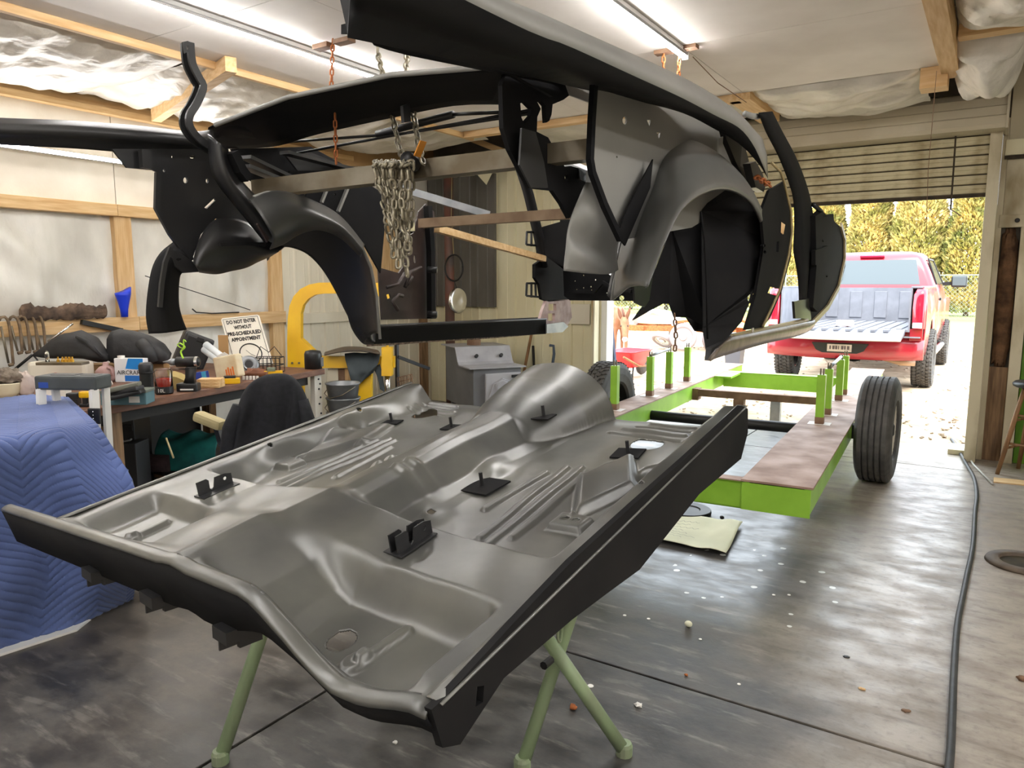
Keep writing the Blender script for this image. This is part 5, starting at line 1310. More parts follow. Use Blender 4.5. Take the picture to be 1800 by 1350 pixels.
v, f = sweep_g([V((-6.1,16.5,.60)), V((-4.8,16.6,.72)), V((-4.4,16.6,.60))], rect(.7,.05)); obj('body_plank', v, f, m_rustorange, oc)

bn = thing('rubbish_bin', 'small dark grey bin standing behind the trailer', 'bin', (-3.95, 13.6, 0))
st = [[V((-3.95+a*h_, 13.6+b_*h_, z)) for a, b_ in ((-1,-1),(1,-1),(1,1),(-1,1))] for z, h_ in ((0,.13),(.50,.16),(.52,.18),(.56,.18),(.57,.15))]
obj('tub', *skin_loft_g(st), M('bin_grey', srgb(74,76,84), rough=.5), bn)
for k in range(3): boxo('label_line', (-4.03,13.432,.30+.05*k), (-3.90,13.438,.32+.05*k), m_white, bn)
ld = obj('leaning_board', *sweep_g([V((pY(1087,690,7.72).x,7.72,.0)), pY(1072,572,7.6)], rect(.05,.06)), M('dark_blue_board', srgb(52,66,92), rough=.6), None, label='dark blue board leaning outside against the door jamb', cat='board')
v, f = tube_g([V((.08,6.3,.012)), V((-.05,6.9,.012)), V((-.12,7.4,.012)), V((-.28,8.2,.02)), V((-.20,9.2,.02)), V((-.32,10.3,.02)), V((-.1,11.6,.02))], .008, 6)
obj('extension_cord', v, f, M('cord_pale', srgb(206,204,198), rough=.6), None, True, label='pale extension cord running out of the door onto the gravel', cat='cord')
# ================================================================== WORKBENCH AND WHAT LIES ON IT
ZB = .78
FW = V((-_sy, _cy, 0)); RT_ = V((_cy, _sy, 0))
def fr(x, y, z=ZB, rot=0.):
    """frame standing at the picture point on height z: x right, y away, z up; returns matrix and metres per pixel"""
    p = pZ(x, y, z); s = (p-_C).dot(_F)/FPX
    c, n = math.cos(rot), math.sin(rot); ax = RT_*c+FW*n; ay = FW*c-RT_*n
    return basis(p, ax, ay, V((0,0,1))), s
def fd(x, y, d, rot=0.):
    p = pD(x, y, d); c, n = math.cos(rot), math.sin(rot); ax = RT_*c+FW*n; ay = FW*c-RT_*n
    return basis(p, ax, ay, V((0,0,1))), d/FPX
def mk(M4, vf): return [M4 @ p for p in vf[0]], vf[1]
def part_(name, M4, vf, mat, parent, smooth=False, **k): v, f = mk(M4, vf); return obj(name, v, f, mat, parent, smooth, **k)
def solo(name, label, cat, M4, vf, mat, smooth=False, group=None): v, f = mk(M4, vf); return obj(name, v, f, mat, None, smooth, label=label, cat=cat, group=group)
def mth(name, label, cat, M4, group=None): return thing(name, label, cat, M4.translation, group)

bf0 = pZ(183,716,ZB); bf1 = pZ(571,648,ZB); bd = (bf1-bf0).normalized(); bn_ = V((-bd.y, bd.x, 0))
wbn = thing('workbench', 'long brown workbench under the left wall heaped with tools', 'workbench', (-4.9, 3.0, 0))
m_bench = wood_mat('bench_brown', srgb(122,82,58), srgb(92,58,40), rough=.55, along='y')
b = MB().add(*bbox_g((-1.05,0,-.045), ((bf1-bf0).length, 1.30, 0), .004)); b.xf(basis(bf0-bd*0, bd, bn_, V((0,0,1)))); b.build('top', m_bench, wbn)
BM = basis(V((bf0.x,bf0.y,0)), bd, bn_, V((0,0,1))); BL = (bf1-bf0).length
lg = MB().box((BL-.10,.03,0), (BL-.012,.07,ZB-.045)); hl_ = []
lo_ = lg.xf(BM).build('leg', M('leg_white', srgb(206,200,188), rough=.55), wbn)
for k, zz in enumerate((.70,.66,.62,.55,.50,.42)): part_('leg_hole', BM @ Matrix.Translation((BL-.05+.018*(k % 2),.027,zz)) @ Matrix.Rotation(math.pi/2,4,'X'), lathe_g([(0,-.003),(.008,-.003),(.008,.004),(0,.004)], 8), m_black, lo_)
for x in (.06,):
    MB().box((x,.05,0), (x+.09,.13,ZB-.045)).xf(BM).build('leg', m_rough_wood, wbn)
MB().box((.06,1.10,0), (.15,1.18,ZB-.045)).xf(BM).build('leg', m_rough_wood, wbn); MB().box((BL-.12,1.10,0), (BL-.04,1.18,ZB-.045)).xf(BM).build('leg', m_rough_wood, wbn)
MB().box((-1.0,1.20,.02), (BL-.12,1.23,ZB-.05)).xf(BM).build('back_panel', m_black, wbn)
MB().box((-1.0,.08,ZB-.12), (BL-.12,.12,ZB-.05)).xf(BM).build('apron', M('bench_dark', (.02,.018,.016), rough=.7), wbn)
# low cartons at the back that carry the sacks
q0, q1 = pZ(70,643,.88), pZ(285,640,.88); cd_ = (q1-q0).normalized(); CB = basis(V((q0.x,q0.y,ZB+.001)), cd_, V((-cd_.y,cd_.x,0)), V((0,0,1)))
solo('long_carton', 'long low carton at the back of the bench under the black sacks', 'box', CB, bbox_g((-.05,.03,0), ((q1-q0).length,.17,.098), .004), M('plain_card', srgb(168,134,92), rough=.9))
# --- bowl with a rag, clear bag
M4, s = fr(14, 700); t = mth('wash_bowl', 'cream enamel bowl with a fluffy rag at the left edge', 'bowl', M4)
part_('bowl', M4, lathe_g([(0,0),(12*s,0),(20*s,10*s),(23*s,26*s),(24*s,28*s),(22*s,27*s),(18*s,10*s),(0,4*s)], 22), M('enamel_cream', srgb(222,214,184), rough=.4), t, True)
part_('rag', M4, blob_g((0,0,38*s), (23*s,20*s,15*s), 5, .22, 22, 14), M('grey_fluff', srgb(138,126,112), srgb(98,88,76), scale=30, rough=1., bump=.8), t, True)
M4, s = fr(47, 698); solo('plastic_bag', 'crumpled translucent plastic bag beside the enamel bowl', 'bag', M4, blob_g((0,0,22*s), (15*s,12*s,24*s), 8, .2, 18, 12), M('cloudy_plastic', srgb(196,180,170), srgb(170,156,150), scale=9, rough=.3, bump=.6), True)
# --- black sacks, poles, case
M4, s = fr(130, 642, .882); t = mth('black_sack', 'black nylon drawstring sack slumped at the back of the bench', 'bag', M4)
rows = []
for k, (x, r1, r2, zc) in enumerate(((-70,2,2,18),(-55,8,7,22),(-35,16,14,28),(-10,22,20,33),(15,25,22,35),(40,22,20,28),(55,12,12,18),(62,5,5,14))):
    rows.append([V((x*s, r2*s*math.cos(a), max(.5*s, (zc+r1*math.sin(a)*(1+.10*math.sin(3*a+k)))*s))) for a in np.linspace(0, 2*math.pi, 15)[:-1]])
part_('sack', M4, skin_loft_g(rows), m_bag_blk, t, True)
part_('drawstring', M4, tube_g([V((-70*s,0,18*s)), V((-60*s,-4*s,8*s)), V((-48*s,-6*s,-2*s)), V((-44*s,-6*s,2*s))], .006, 6), m_black, t, True)
part_('pole', M4, tube_g([V((-72*s,0,18*s)), V((-106*s,-4*s,-10*s))], .010, 8), m_darksteel, t, True)
part_('fold', M4, tube_g([V((20*s,-20*s,52*s)), V((38*s,-22*s,42*s)), V((60*s,-14*s,14*s))], [.012,.02,.006], 8), m_bag_blk, t, True)
solo('alloy_rod', 'thin alloy rod sticking up from behind the black sack', 'rod', Matrix.Identity(4), tube_g([pD(84,601,5.4), pD(128,569,5.5)], .008, 8), m_chrome, True)
solo('wiper_bar', 'flat black bar lying slanted above the black sacks', 'bar', Matrix.Identity(4), sweep_g([pX(143,566,XL+.075), pX(214,581,XL+.075)], rect(.036,.036)), m_black)
0 and solo('thin_wand', 'thin grey wand leaning down from the flat black bar', 'rod', Matrix.Identity(4), tube_g([pD(162,571,4.75), pD(192,605,4.7)], .005, 6), m_steel, True)
M4, s = fr(245, 640, .882); t = mth('black_jacket', 'crumpled black jacket heaped beside the drawstring sack', 'jacket', M4)
rows = []
for k, (x, r2, zt__, zb_) in enumerate(((-48,14,40,4),(-44,20,58,1),(-30,22,62,0),(-5,22,58,0),(20,20,50,0),(40,16,38,0),(52,10,22,2))):
    n_ = 16; ring_ = []
    for i in range(n_):
        a = 2*math.pi*i/n_; zz = (zt__+zb_)/2+(zt__-zb_)/2*math.copysign(abs(math.sin(a))**.6, math.sin(a)); ring_.append(V(((x+2*math.sin(3*a+k))*s, r2*s*math.cos(a)*(1+.08*math.sin(5*a+k)), max(0,zz*s))))
    rows.append(ring_)
part_('jacket', M4, skin_loft_g(rows), m_bag_blk, t, True)
part_('sleeve', M4, tube_g([V((15*s,-20*s,40*s)), V((30*s,-26*s,25*s)), V((38*s,-26*s,6*s))], [10*s,11*s,8*s], 10), m_bag_blk, t, True)
M4, s = fr(330, 650, ZB, .55); t = mth('tool_case', 'black moulded tool case standing tilted behind the cordless drill', 'case', M4)
R2 = M4 @ Matrix.Translation((0,0,3*s)) @ Matrix.Rotation(.42, 4, 'Y')
part_('shell', R2, bbox_g((-26*s,0,0), (26*s,30*s,62*s), 5*s), M('case_grey', (.03,.03,.031), (.042,.042,.043), scale=8, rough=.5), t)
part_('lid', R2, bbox_g((-24*s,-9*s,4*s), (24*s,1*s,58*s), 4*s), m_black, t)
part_('latch', R2, bbox_g((-6*s,-11*s,50*s), (6*s,-7*s,58*s), s), m_darksteel, t)
# --- tray, white tank, step ladder
M4, s = fr(112, 641, .928); t = mth('metal_tray', 'tarnished metal tray with brass fittings and a glass vial', 'tray', M4)
part_('tray', M4, bbox_g((-42*s,-12*s,0), (38*s,14*s,5*s), s), m_steel, t)
part_('vial', M4 @ Matrix.Translation((-28*s,0,5*s)), lathe_g([(0,0),(3.4*s,0),(3.4*s,16*s),(1*s,20*s),(0,21*s)], 12), m_clear, t, True)
for k, (x, r) in enumerate(((0,3),(6,4),(12,4.5),(17,3),(-8,2.5))): part_('brass_fitting', M4 @ Matrix.Translation((x*s,-2*s,5*s)), lathe_g([(0,0),(r*s,0),(r*s,4*s),(r*.5*s,5*s),(r*.5*s,9*s),(0,9*s)], 8), M('brass', srgb(206,160,60), rough=.35, metal=.8), t)
M4, s = fr(112, 672); t = mth('white_tank', 'white plastic tank with a red cap under the metal tray', 'tank', M4)
part_('tank', M4, bbox_g((-54*s,-14*s,0), (48*s,16*s,.146), 6*s), M('tank_white', srgb(226,220,204), rough=.45), t)
part_('cap', M4 @ Matrix.Translation((-4*s,-15*s,12*s)) @ Matrix.Rotation(math.pi/2,4,'X'), lathe_g([(0,0),(7*s,0),(6*s,5*s),(0,6*s)], 14), M('cap_red', srgb(176,56,44), rough=.5), t)
lad = thing('step_ladder', 'grey topped step ladder with white rails in front of the bench', 'ladder', pD(120,672,3.6)*1.0)
LM, s = fd(121, 685, 3.6, -.08)
m_lcap = M('ladder_cap', srgb(72,76,76), srgb(60,64,64), scale=12, rough=.6)
cap = part_('top_cap', LM, bbox_g((-56*s,-10*s,0), (56*s,38*s,25*s), 4*s), m_lcap, lad)
part_('cap_tray', LM, bbox_g((-34*s,2*s,24*s), (10*s,28*s,26*s), s), m_black, cap); part_('cap_slot', LM, bbox_g((20*s,4*s,24.4*s), (48*s,24*s,25.6*s), .4*s), m_darksteel, cap)
part_('maker_badge', LM, bbox_g((-48*s,-10.4*s,4*s), (-30*s,-9.8*s,14*s), .1*s), M('badge_blue', srgb(36,70,150), rough=.5), cap)
zc_ = LM.translation.z
for sx in (-1, 1):
    v, f = sweep_g([LM @ V((sx*49*s,-4*s,2*s)), LM @ V((sx*50*s,-20*s,-zc_+.03))], rect(.035,.03)); obj('front_rail', v, f, m_white, lad)
    v, f = sweep_g([LM @ V((sx*48*s,30*s,2*s)), LM @ V((sx*34*s,44*s,-zc_+.03))], rect(.03,.025)); obj('rear_rail', v, f, m_white, lad)
    for yy_, tt in ((-20, 50), (44, 34)): part_('foot', LM @ Matrix.Translation((sx*tt*s, yy_*s, -zc_)), bbox_g((-.03,-.03,0), (.03,.03,.05), .006), m_black, lad)
    part_('bracket', LM @ Matrix.Translation((sx*52*s, -13*s, -44*s)), bbox_g((-10*s,-3*s,-14*s), (12*s,2*s,14*s), 2*s), m_black, lad)
for q in (.30, .58, .84):
    xx = 48; part_('tread', LM @ Matrix.Translation((0,-(4+16*q)*s, -zc_*q)), bbox_g((-xx*s,-10*s,-4*s), (xx*s,14*s,4*s), s), m_white, lad)
for k in range(4): part_('rivet', LM @ Matrix.Translation((52*s,-15.5*s,(-36-6*k)*s)) @ Matrix.Rotation(math.pi/2,4,'X'), lathe_g([(0,0),(1.6*s,0),(0,1.5*s)], 8), m_chrome, lad)
# small things seen under the ladder cap
M4, s = fr(97, 712); t = mth('parts_box', 'white and red printed box under the ladder cap', 'box', M4)
part_('box', M4, bbox_g((-20*s,0,0), (20*s,18*s,30*s), s), M('box_white', srgb(226,220,210), rough=.6), t); part_('stripe', M4, box_g((3*s,-.4*s,0), (8*s,0,30*s)), M('stripe_red', srgb(176,50,40), rough=.6), t)
part_('print', M4, box_g((-8*s,-.4*s,6*s), (-4*s,0,14*s)), m_black, t)
M4, s = fr(126, 713); t = mth('battery_charger', 'black battery charger between the printed box and yellow drill', 'charger', M4)
part_('body', M4, bbox_g((-10*s,0,0), (10*s,16*s,22*s), 3*s), m_black, t); part_('band', M4, bbox_g((-11*s,-1*s,8*s), (11*s,2*s,11*s), .5*s), m_darksteel, t)
M4, s = fr(148, 716); t = mth('yellow_drill', 'yellow cordless drill under the right end of the ladder cap', 'drill', M4)
part_('motor', M4, bbox_g((-9*s,0,16*s), (8*s,10*s,28*s), 3*s), m_yellow, t); part_('grip', M4, bbox_g((-4*s,1*s,4*s), (4*s,9*s,18*s), 2*s), m_black, t); part_('battery', M4, bbox_g((-9*s,0,0), (7*s,10*s,6*s), 1.5*s), m_black, t)
# --- pink jug, paint stripper can, fur hat
M4, s = fr(188, 671); t = mth('pink_jug', 'dusty pink round jug beside the blue and white can', 'jug', M4)
part_('jug', M4, lathe_g([(0,0),(14*s,0),(18*s,8*s),(17*s,20*s),(10*s,27*s),(5*s,29*s),(5*s,34*s),(3*s,35*s),(0,35*s)], 22), M('dusty_pink', srgb(176,142,138), srgb(150,118,114), scale=7, rough=.5), t, True)
part_('handle', M4, tube_g([V((8*s,-10*s,26*s)), V((16*s,-12*s,24*s)), V((17*s,-13*s,12*s))], 2*s, 8), M('dusty_pink2', srgb(170,136,132), rough=.5), t, True)
M4, s = fr(228, 672, ZB, -.1); t = mth('stripper_can', 'blue and white rectangular can printed AIRCRAFT', 'can', M4)
part_('can', M4, bbox_g((-27*s,0,0), (27*s,16*s,42*s), 1.2*s), M('can_white', srgb(224,226,228), rough=.35), t)
part_('blue_field', M4, plate_g([V((-6*s,-.3*s,24*s)), V((27*s,-.3*s,22*s)), V((27*s,-.3*s,42*s)), V((0,-.3*s,42*s))], .4*s), M('can_blue', srgb(30,128,206), rough=.35), t)
part_('blue_field', M4, box_g((-8*s,-.5*s,2*s), (26*s,0,12*s)), M('can_blue2', srgb(36,110,190), rough=.35), t)
text_mesh('AIRCRAFT', 10.5*s, M4 @ Matrix.Translation((2*s,-.9*s,17*s)) @ Matrix.Rotation(math.pi/2,4,'X'), m_black, 'lettering', t)
part_('cap', M4 @ Matrix.Translation((-18*s,8*s,42*s)), lathe_g([(0,0),(6*s,0),(6*s,4*s),(0,4*s)], 14), m_white, t)
M4, s = fr(217, 657); solo('fur_hat', 'brown fur hat behind the blue and white can', 'hat', M4, blob_g((0,6*s,16*s), (23*s,16*s,18*s), 9, .14, 22, 14, 3, 0.), M('brown_fur', srgb(150,106,70), srgb(92,58,36), scale=22, rough=1., bump=.8), True)
# --- black pouches, teal box, flask, jar, drill
M4, s = fr(222, 690, .86); t = mth('pouch_stack', 'stack of dark pouches on top of the teal box', 'pouch', M4)
for k, (w, h0, rz, mt) in enumerate(((34,0,.1,m_black), (32,7,-.15,m_bag_blk), (28,14,.2,M('olive_pouch', srgb(104,104,92), rough=.7)))):
    part_('pouch', M4 @ Matrix.Translation((0,4*s,(h0-8)*s)) @ Euler((0,-.22,rz)).to_matrix().to_4x4(), bbox_g((-w*s,-10*s,0), (w*.8*s,14*s,8*s), 3*s), mt, t)
M4, s = fr(190, 678, .84); solo('reading_glasses', 'white rimmed glasses lying left of the dark pouches', 'glasses', M4, MB().tube([V((-9*s,0,0)), V((-2*s,0,6*s)), V((6*s,0,8*s)), V((8*s,0,3*s)), V((-4*s,0,-2*s)), V((-9*s,0,0))], .004, 6).tube([V((6*s,0,8*s)), V((12*s,12*s,8*s))], .003, 6).__dict__ and (lambda q: (q.v, q.f))(MB().tube([V((-9*s,0,0)), V((-2*s,0,6*s)), V((6*s,0,8*s)), V((8*s,0,3*s)), V((-4*s,0,-2*s)), V((-9*s,0,0))], .004, 6)), m_white, True)
M4, s = fr(219, 712, ZB, .1); t = mth('teal_box', 'flat teal box with a white label at the bench edge', 'box', M4)
part_('box', M4, bbox_g((-40*s,0,0), (37*s,40*s,23*s), 1.5*s), M('teal_card', srgb(92,128,136), srgb(80,114,124), scale=5, rough=.6), t); part_('label', M4, box_g((8*s,-.5*s,4*s), (26*s,0,15*s)), m_white, t)
part_('lid', M4, bbox_g((-41*s,-1*s,21*s), (38*s,41*s,26*s), 1*s), M('teal_lid', srgb(112,118,108), rough=.6), t)
M4, s = fr(260, 703); t = mth('black_flask', 'tall black flask standing at the front edge of the bench', 'flask', M4)
part_('flask', M4, lathe_g([(0,0),(11*s,0),(11.5*s,4*s),(11*s,48*s),(12*s,50*s),(12*s,62*s),(9*s,66*s),(0,67*s)], 20), m_black, t, True); part_('collar', M4 @ Matrix.Translation((0,0,47*s)), lathe_g([(11.3*s,0),(12.3*s,1*s),(12.3*s,3*s),(11.3*s,4*s)], 20), m_darksteel, t)
M4, s = fr(289, 692); t = mth('glass_jar', 'glass jar half full of red fluid beside the black flask', 'jar', M4)
part_('glass', M4, lathe_g([(0,0),(14*s,0),(15*s,3*s),(15*s,40*s),(13*s,43*s),(14*s,44*s),(13*s,43.5*s),(14*s,39*s),(14*s,4*s),(0,2*s)], 22), m_clear, t, True)
part_('fluid', M4, lathe_g([(0,2.2*s),(13.6*s,3*s),(13.6*s,26*s),(0,26*s)], 22), M('red_fluid', srgb(170,36,26), rough=.2), t, True)
part_('label', M4, lathe_g([(15.1*s,2*s),(15.3*s,2.2*s),(15.3*s,13*s),(15.1*s,13.2*s)], 22), m_black, t)
text_mesh('10L', 9*s, M4 @ Matrix.Translation((2*s,-15.8*s,7*s)) @ Matrix.Rotation(math.pi/2,4,'X'), m_white, 'lettering', t)
M4, s = fr(330, 689, ZB, .05); t = mth('cordless_drill', 'black cordless drill standing on its battery at the bench edge', 'drill', M4)
part_('battery', M4, bbox_g((-20*s,0,0), (16*s,22*s,15*s), 3*s), m_black, t)
part_('grip', M4, skin_loft_g([[V((x+a*w, b_*w+11*s, z)) for a, b_ in ((-1,-.8),(1,-.8),(1,.8),(-1,.8))] for x, z, w in ((0,13*s,9*s),(2*s,25*s,7*s),(4*s,42*s,8*s))]), m_darksteel, t, True)
part_('motor', M4 @ Matrix.Translation((0,11*s,52*s)) @ Matrix.Rotation(math.pi/2,4,'Y'), lathe_g([(0,-20*s),(9*s,-20*s),(9*s,14*s),(7*s,19*s),(0,20*s)], 16), m_black, t, True)
part_('chuck', M4 @ Matrix.Translation((-22*s,11*s,52*s)) @ Matrix.Rotation(-math.pi/2,4,'Y'), lathe_g([(0,0),(6*s,0),(6*s,8*s),(3*s,13*s),(1*s,22*s),(0,22*s)], 14), m_galv, t, True)
part_('bright_band', M4 @ Matrix.Translation((12*s,11*s,52*s)) @ Matrix.Rotation(math.pi/2,4,'Y'), lathe_g([(9.1*s,0),(9.4*s,0),(9.4*s,5*s),(9.1*s,5*s)], 16), m_chrome, t)
part_('lettering', M4, box_g((-13*s,-.5*s,3*s), (10*s,-.1*s,5.5*s)), m_white, t)
solo('green_strap', 'bright green strap curling up behind the cordless drill', 'strap', Matrix.Identity(4), sweep_g(catmull([pD(322,630,4.55), pD(318,618,4.55), pD(325,610,4.55), pD(316,603,4.55), pD(312,607,4.55), pD(322,612,4.55), pD(323,597,4.55), pD(327,601,4.55)], 26), rect(.010,.004)), M('lime_strap', srgb(176,220,60), rough=.6), True)
M4, s = fr(286, 664, .79); t = mth('pliers', 'steel pliers propped open left of the cordless drill', 'pliers', M4)
for sx in (-1, 1): part_('jaw_arm', M4, tube_g([V((-8*s,0,6*s*sx)), V((0,0,0)), V((10*s,0,-3*s*sx))], 1.4*s, 6), m_chrome, t, True)
M4, s = fr(366, 682); t = mth('wood_block', 'small stack of ply offcuts right of the cordless drill', 'wood', M4)
for k in range(3): part_('offcut', M4 @ Matrix.Translation((0,k*2*s,k*5*s)) @ Matrix.Rotation(.05*k,4,'Z'), bbox_g((-20*s,0,0), (20*s,26*s,5*s), .8*s), m_pine_x, t)
M4, s = fr(353, 672); t = mth('blue_carton', 'small blue carton with a cyan corner behind the ply offcuts', 'box', M4)
part_('carton', M4 @ Matrix.Rotation(-.15,4,'Y'), bbox_g((-14*s,0,6*s), (12*s,12*s,18*s), .6*s), M('carton_blue', srgb(36,60,150), rough=.5), t); part_('cyan_end', M4 @ Matrix.Rotation(-.15,4,'Y'), box_g((4*s,-.4*s,6*s), (12*s,0,18*s)), M('carton_cyan', srgb(60,150,190), rough=.5), t)
M4, s = fr(312, 684); solo('foam_wedge', 'yellowish foam wedge tucked behind the red fluid jar', 'foam', M4, skin_loft_g([[V((x*s,0,0)), V((x*s,20*s,0)), V((x*s,20*s,h_*s)), V((x*s,0,h_*.8*s))] for x, h_ in ((-14,30),(0,26),(14,18))]), M('foam_tan', srgb(168,146,92), rough=.9))
M4, s = fr(402, 671, ZB, -.35); t = mth('snack_carton', 'crumpled cream carton with orange print near the sign', 'box', M4)
part_('carton', M4 @ Matrix.Rotation(-.18,4,'Y'), bbox_g((-26*s,0,6*s), (24*s,18*s,46*s), 3*s), M('carton_cream', srgb(222,210,178), srgb(206,180,140), scale=9, rough=.6), t)
for k in range(4): part_('orange_print', M4 @ Matrix.Rotation(-.18,4,'Y'), box_g(((-2+k*5)*s,-.5*s,10*s), ((1+k*5)*s,0,(22+3*(k % 2))*s)), M('print_orange', srgb(222,118,48), rough=.6), t)
part_('torn_flap', M4, plate_g([V((-26*s,2*s,44*s)), V((-8*s,2*s,52*s)), V((6*s,4*s,44*s)), V((-20*s,3*s,38*s))], .6*s), m_white, t)
M4, s = fr(406, 675); t = mth('yellow_battery', 'yellow and black battery pack lying at the bench front', 'battery', M4)
part_('pack', M4 @ Matrix.Rotation(.3,4,'Z'), bbox_g((-15*s,0,0), (15*s,12*s,10*s), 1.5*s), m_yellow, t); part_('contact', M4 @ Matrix.Rotation(.3,4,'Z'), bbox_g((-12*s,1*s,9*s), (8*s,11*s,14*s), 1*s), m_black, t)
M4, s = fr(447, 666); solo('leather_glove', 'folded brown leather glove by the chair back', 'glove', M4, blob_g((0,6*s,8*s), (22*s,12*s,9*s), 21, .25, 20, 12, 2.5, 0.), M('brown_leather', srgb(132,78,46), srgb(92,52,30), scale=9, rough=.6), True)
M4, s = fr(440, 668); t = mth('key_rack', 'white plastic comb of tags at the bench front', 'tags', M4)
for k in range(5): part_('tag', M4, bbox_g(((-14+6*k)*s,0,0), ((-10+6*k)*s,3*s,7*s), .4*s), m_white, t)
M4, s = fr(432, 660); t = mth('angle_grinder', 'bare silver angle grinder lying before the sign', 'grinder', M4)
part_('head', M4 @ Matrix.Translation((6*s,0,18*s)) @ Euler((1.2,0,.4)).to_matrix().to_4x4(), lathe_g([(6*s,-6*s),(15*s,-7*s),(18*s,0),(15*s,7*s),(7*s,8*s),(5*s,0)], 20), m_galv, t, True)
part_('body', M4 @ Matrix.Translation((-10*s,6*s,12*s)) @ Euler((0,1.4,.3)).to_matrix().to_4x4(), lathe_g([(0,-16*s),(8*s,-15*s),(9*s,0),(7*s,16*s),(0,17*s)], 16), m_galv, t, True)
part_('disc', M4 @ Matrix.Translation((8*s,-7*s,18*s)) @ Euler((1.2,0,.4)).to_matrix().to_4x4(), lathe_g([(0,0),(9*s,0),(9*s,1*s),(0,1*s)], 18), m_darksteel, t)
M4, s = fr(474, 655); t = mth('wire_basket', 'open wire basket standing right of the sign', 'basket', M4)
b = MB()
for z in (1, 14, 27):
    b.tube([V((a*22*s, c*14*s, z*s)) for a, c in ((-1,-1),(1,-1),(1,1),(-1,1),(-1,-1))], .0035, 5)
for k in range(7): b.tube([V(((-22+44*k/6)*s,-14*s,27*s)), V(((-22+44*k/6)*s,-14*s,1*s)), V(((-22+44*k/6)*s,14*s,1*s)), V(((-22+44*k/6)*s,14*s,27*s))], .0028, 5)
part_('wires', M4, (b.v, b.f), m_darksteel, t)
part_('handle', M4, tube_g([V((-22*s,0,27*s)), V((-14*s,0,46*s)), V((0,0,36*s)), V((10*s,0,46*s)), V((22*s,0,30*s))], .0035, 5), m_darksteel, t)
M4, s = fr(478, 660); t = mth('spirit_level', 'short yellow level with a dark vial beside the wire basket', 'level', M4)
part_('body', M4 @ Matrix.Rotation(.25,4,'Z'), bbox_g((-18*s,0,0), (18*s,8*s,8*s), .8*s), m_yellow, t); part_('vial', M4 @ Matrix.Rotation(.25,4,'Z'), bbox_g((-8*s,-.5*s,7*s), (6*s,8*s,14*s), .8*s), M('vial_grey', srgb(120,130,110), rough=.2), t)
M4, s = fr(551, 648); t = mth('black_canister', 'short black canister on the right end of the bench', 'canister', M4)
part_('body', M4, lathe_g([(0,0),(15*s,0),(15*s,26*s),(13*s,31*s),(5*s,33*s),(0,33*s)], 18), m_black, t, True); part_('clip', M4, bbox_g((12*s,-4*s,4*s), (18*s,2*s,20*s), .6*s), m_galv, t)
t = thing('paper_roll', 'pale rolled paper tubes leaning from the tool case to the sign', 'paper roll', pD(388,640,5.4))
for k in range(2): v, f = tube_g([pD(362-3*k,606+8*k,5.6), pD(412-5*k,645+5*k,5.45)], .028, 12); obj('roll', v, f, M('roll_white', srgb(222,226,226), srgb(196,204,210), scale=8, rough=.5), t, True)
M4, s = fr(390, 648, .80); solo('cardboard_scrap', 'piece of brown cardboard standing behind the sign', 'cardboard', M4, box_g((-8*s,10*s,0), (9*s,13*s,58*s)), M('cardboard', srgb(176,138,92), rough=.9))
# --- the sign
sg = thing('warning_sign', 'white tilted notice reading DO NOT ENTER WITHOUT PRE-SCHEDULED APPOINTMENT', 'sign', pD(440,650,5.8))
c00, c10, c11, c01 = pD(412,648,5.8), pD(487,640,5.8), pD(451,553,5.95), pD(388,560,5.95)
sx_ = (c10-c00).normalized(); sz_ = (c01-c00); sz_ = (sz_-sx_*sz_.dot(sx_)*0).normalized(); sn_ = sx_.cross(sz_).normalized()
lean = pD(388,560,5.95)-pD(412,648,5.8); w_s = (c10-c00).length*.92; h_s = lean.length
def SGp(a, b, off=0.): return c00+sx_*(a*w_s)+lean*b-sn_*0+sn_*off
rim_ = [SGp(a, b) for a, b in ((.04,0),(.96,0),(1,.03),(1,.97),(.96,1),(.04,1),(0,.97),(0,.03))]
plate('board', rim_, .004, M('sign_white', srgb(226,220,206), rough=.5), sg)
fo = sn_*.004 if sn_.dot(_C-c00) > 0 else sn_*-.004
v, f = tube_g([SGp(a, b)+fo for a, b in ((.05,.03),(.95,.03),(.95,.97),(.05,.97),(.05,.03))], .0022, 4); obj('border', v, f, m_black, sg)
sY = lean.normalized(); sX = sx_; sN = fo.normalized()
for i, (tx, bb, w) in enumerate((('DO NOT ENTER',.90,.76), ('WITHOUT',.785,.46), ('PRE-SCHEDULED',.665,.86), ('APPOINTMENT',.55,.76))):
    o_ = text_mesh(tx, .1, Matrix.Identity(4), m_black, 'lettering', None, .0004, bold=.004)
    xs_ = [q.co.x for q in o_.data.vertices]; ys_ = [q.co.y for q in o_.data.vertices]
    kx = w*w_s/(max(xs_)-min(xs_)); ky = .078*h_s/(max(ys_)-min(ys_)); mx_, my_ = (max(xs_)+min(xs_))/2, (max(ys_)+min(ys_))/2
    B4 = basis(SGp(.5,bb)+fo, sX*kx, sY*ky, sN); vv_ = [B4 @ V((q.co.x-mx_, q.co.y-my_, 0)) for q in o_.data.vertices]; ff_ = [tuple(q.vertices) for q in o_.data.polygons]
    bpy.data.objects.remove(o_, do_unlink=True); obj('lettering', vv_, ff_, m_black, sg)
v, f = tube_g([SGp(.52,.26)+fo+sX*(.085*math.cos(a))+sY*(.085*math.sin(a)) for a in np.linspace(0, 2*math.pi, 28)], .005, 5); obj('ring_symbol', v, f, m_black, sg)
v, f = tube_g([SGp(.52,.26)+fo+sX*-.03+sY*.03, SGp(.52,.26)+fo+sX*.0+sY*-.01, SGp(.52,.26)+fo+sX*.03+sY*-.03], .0025, 4); obj('ring_mark', v, f, M('faded_print', srgb(150,146,138), rough=.6), sg)
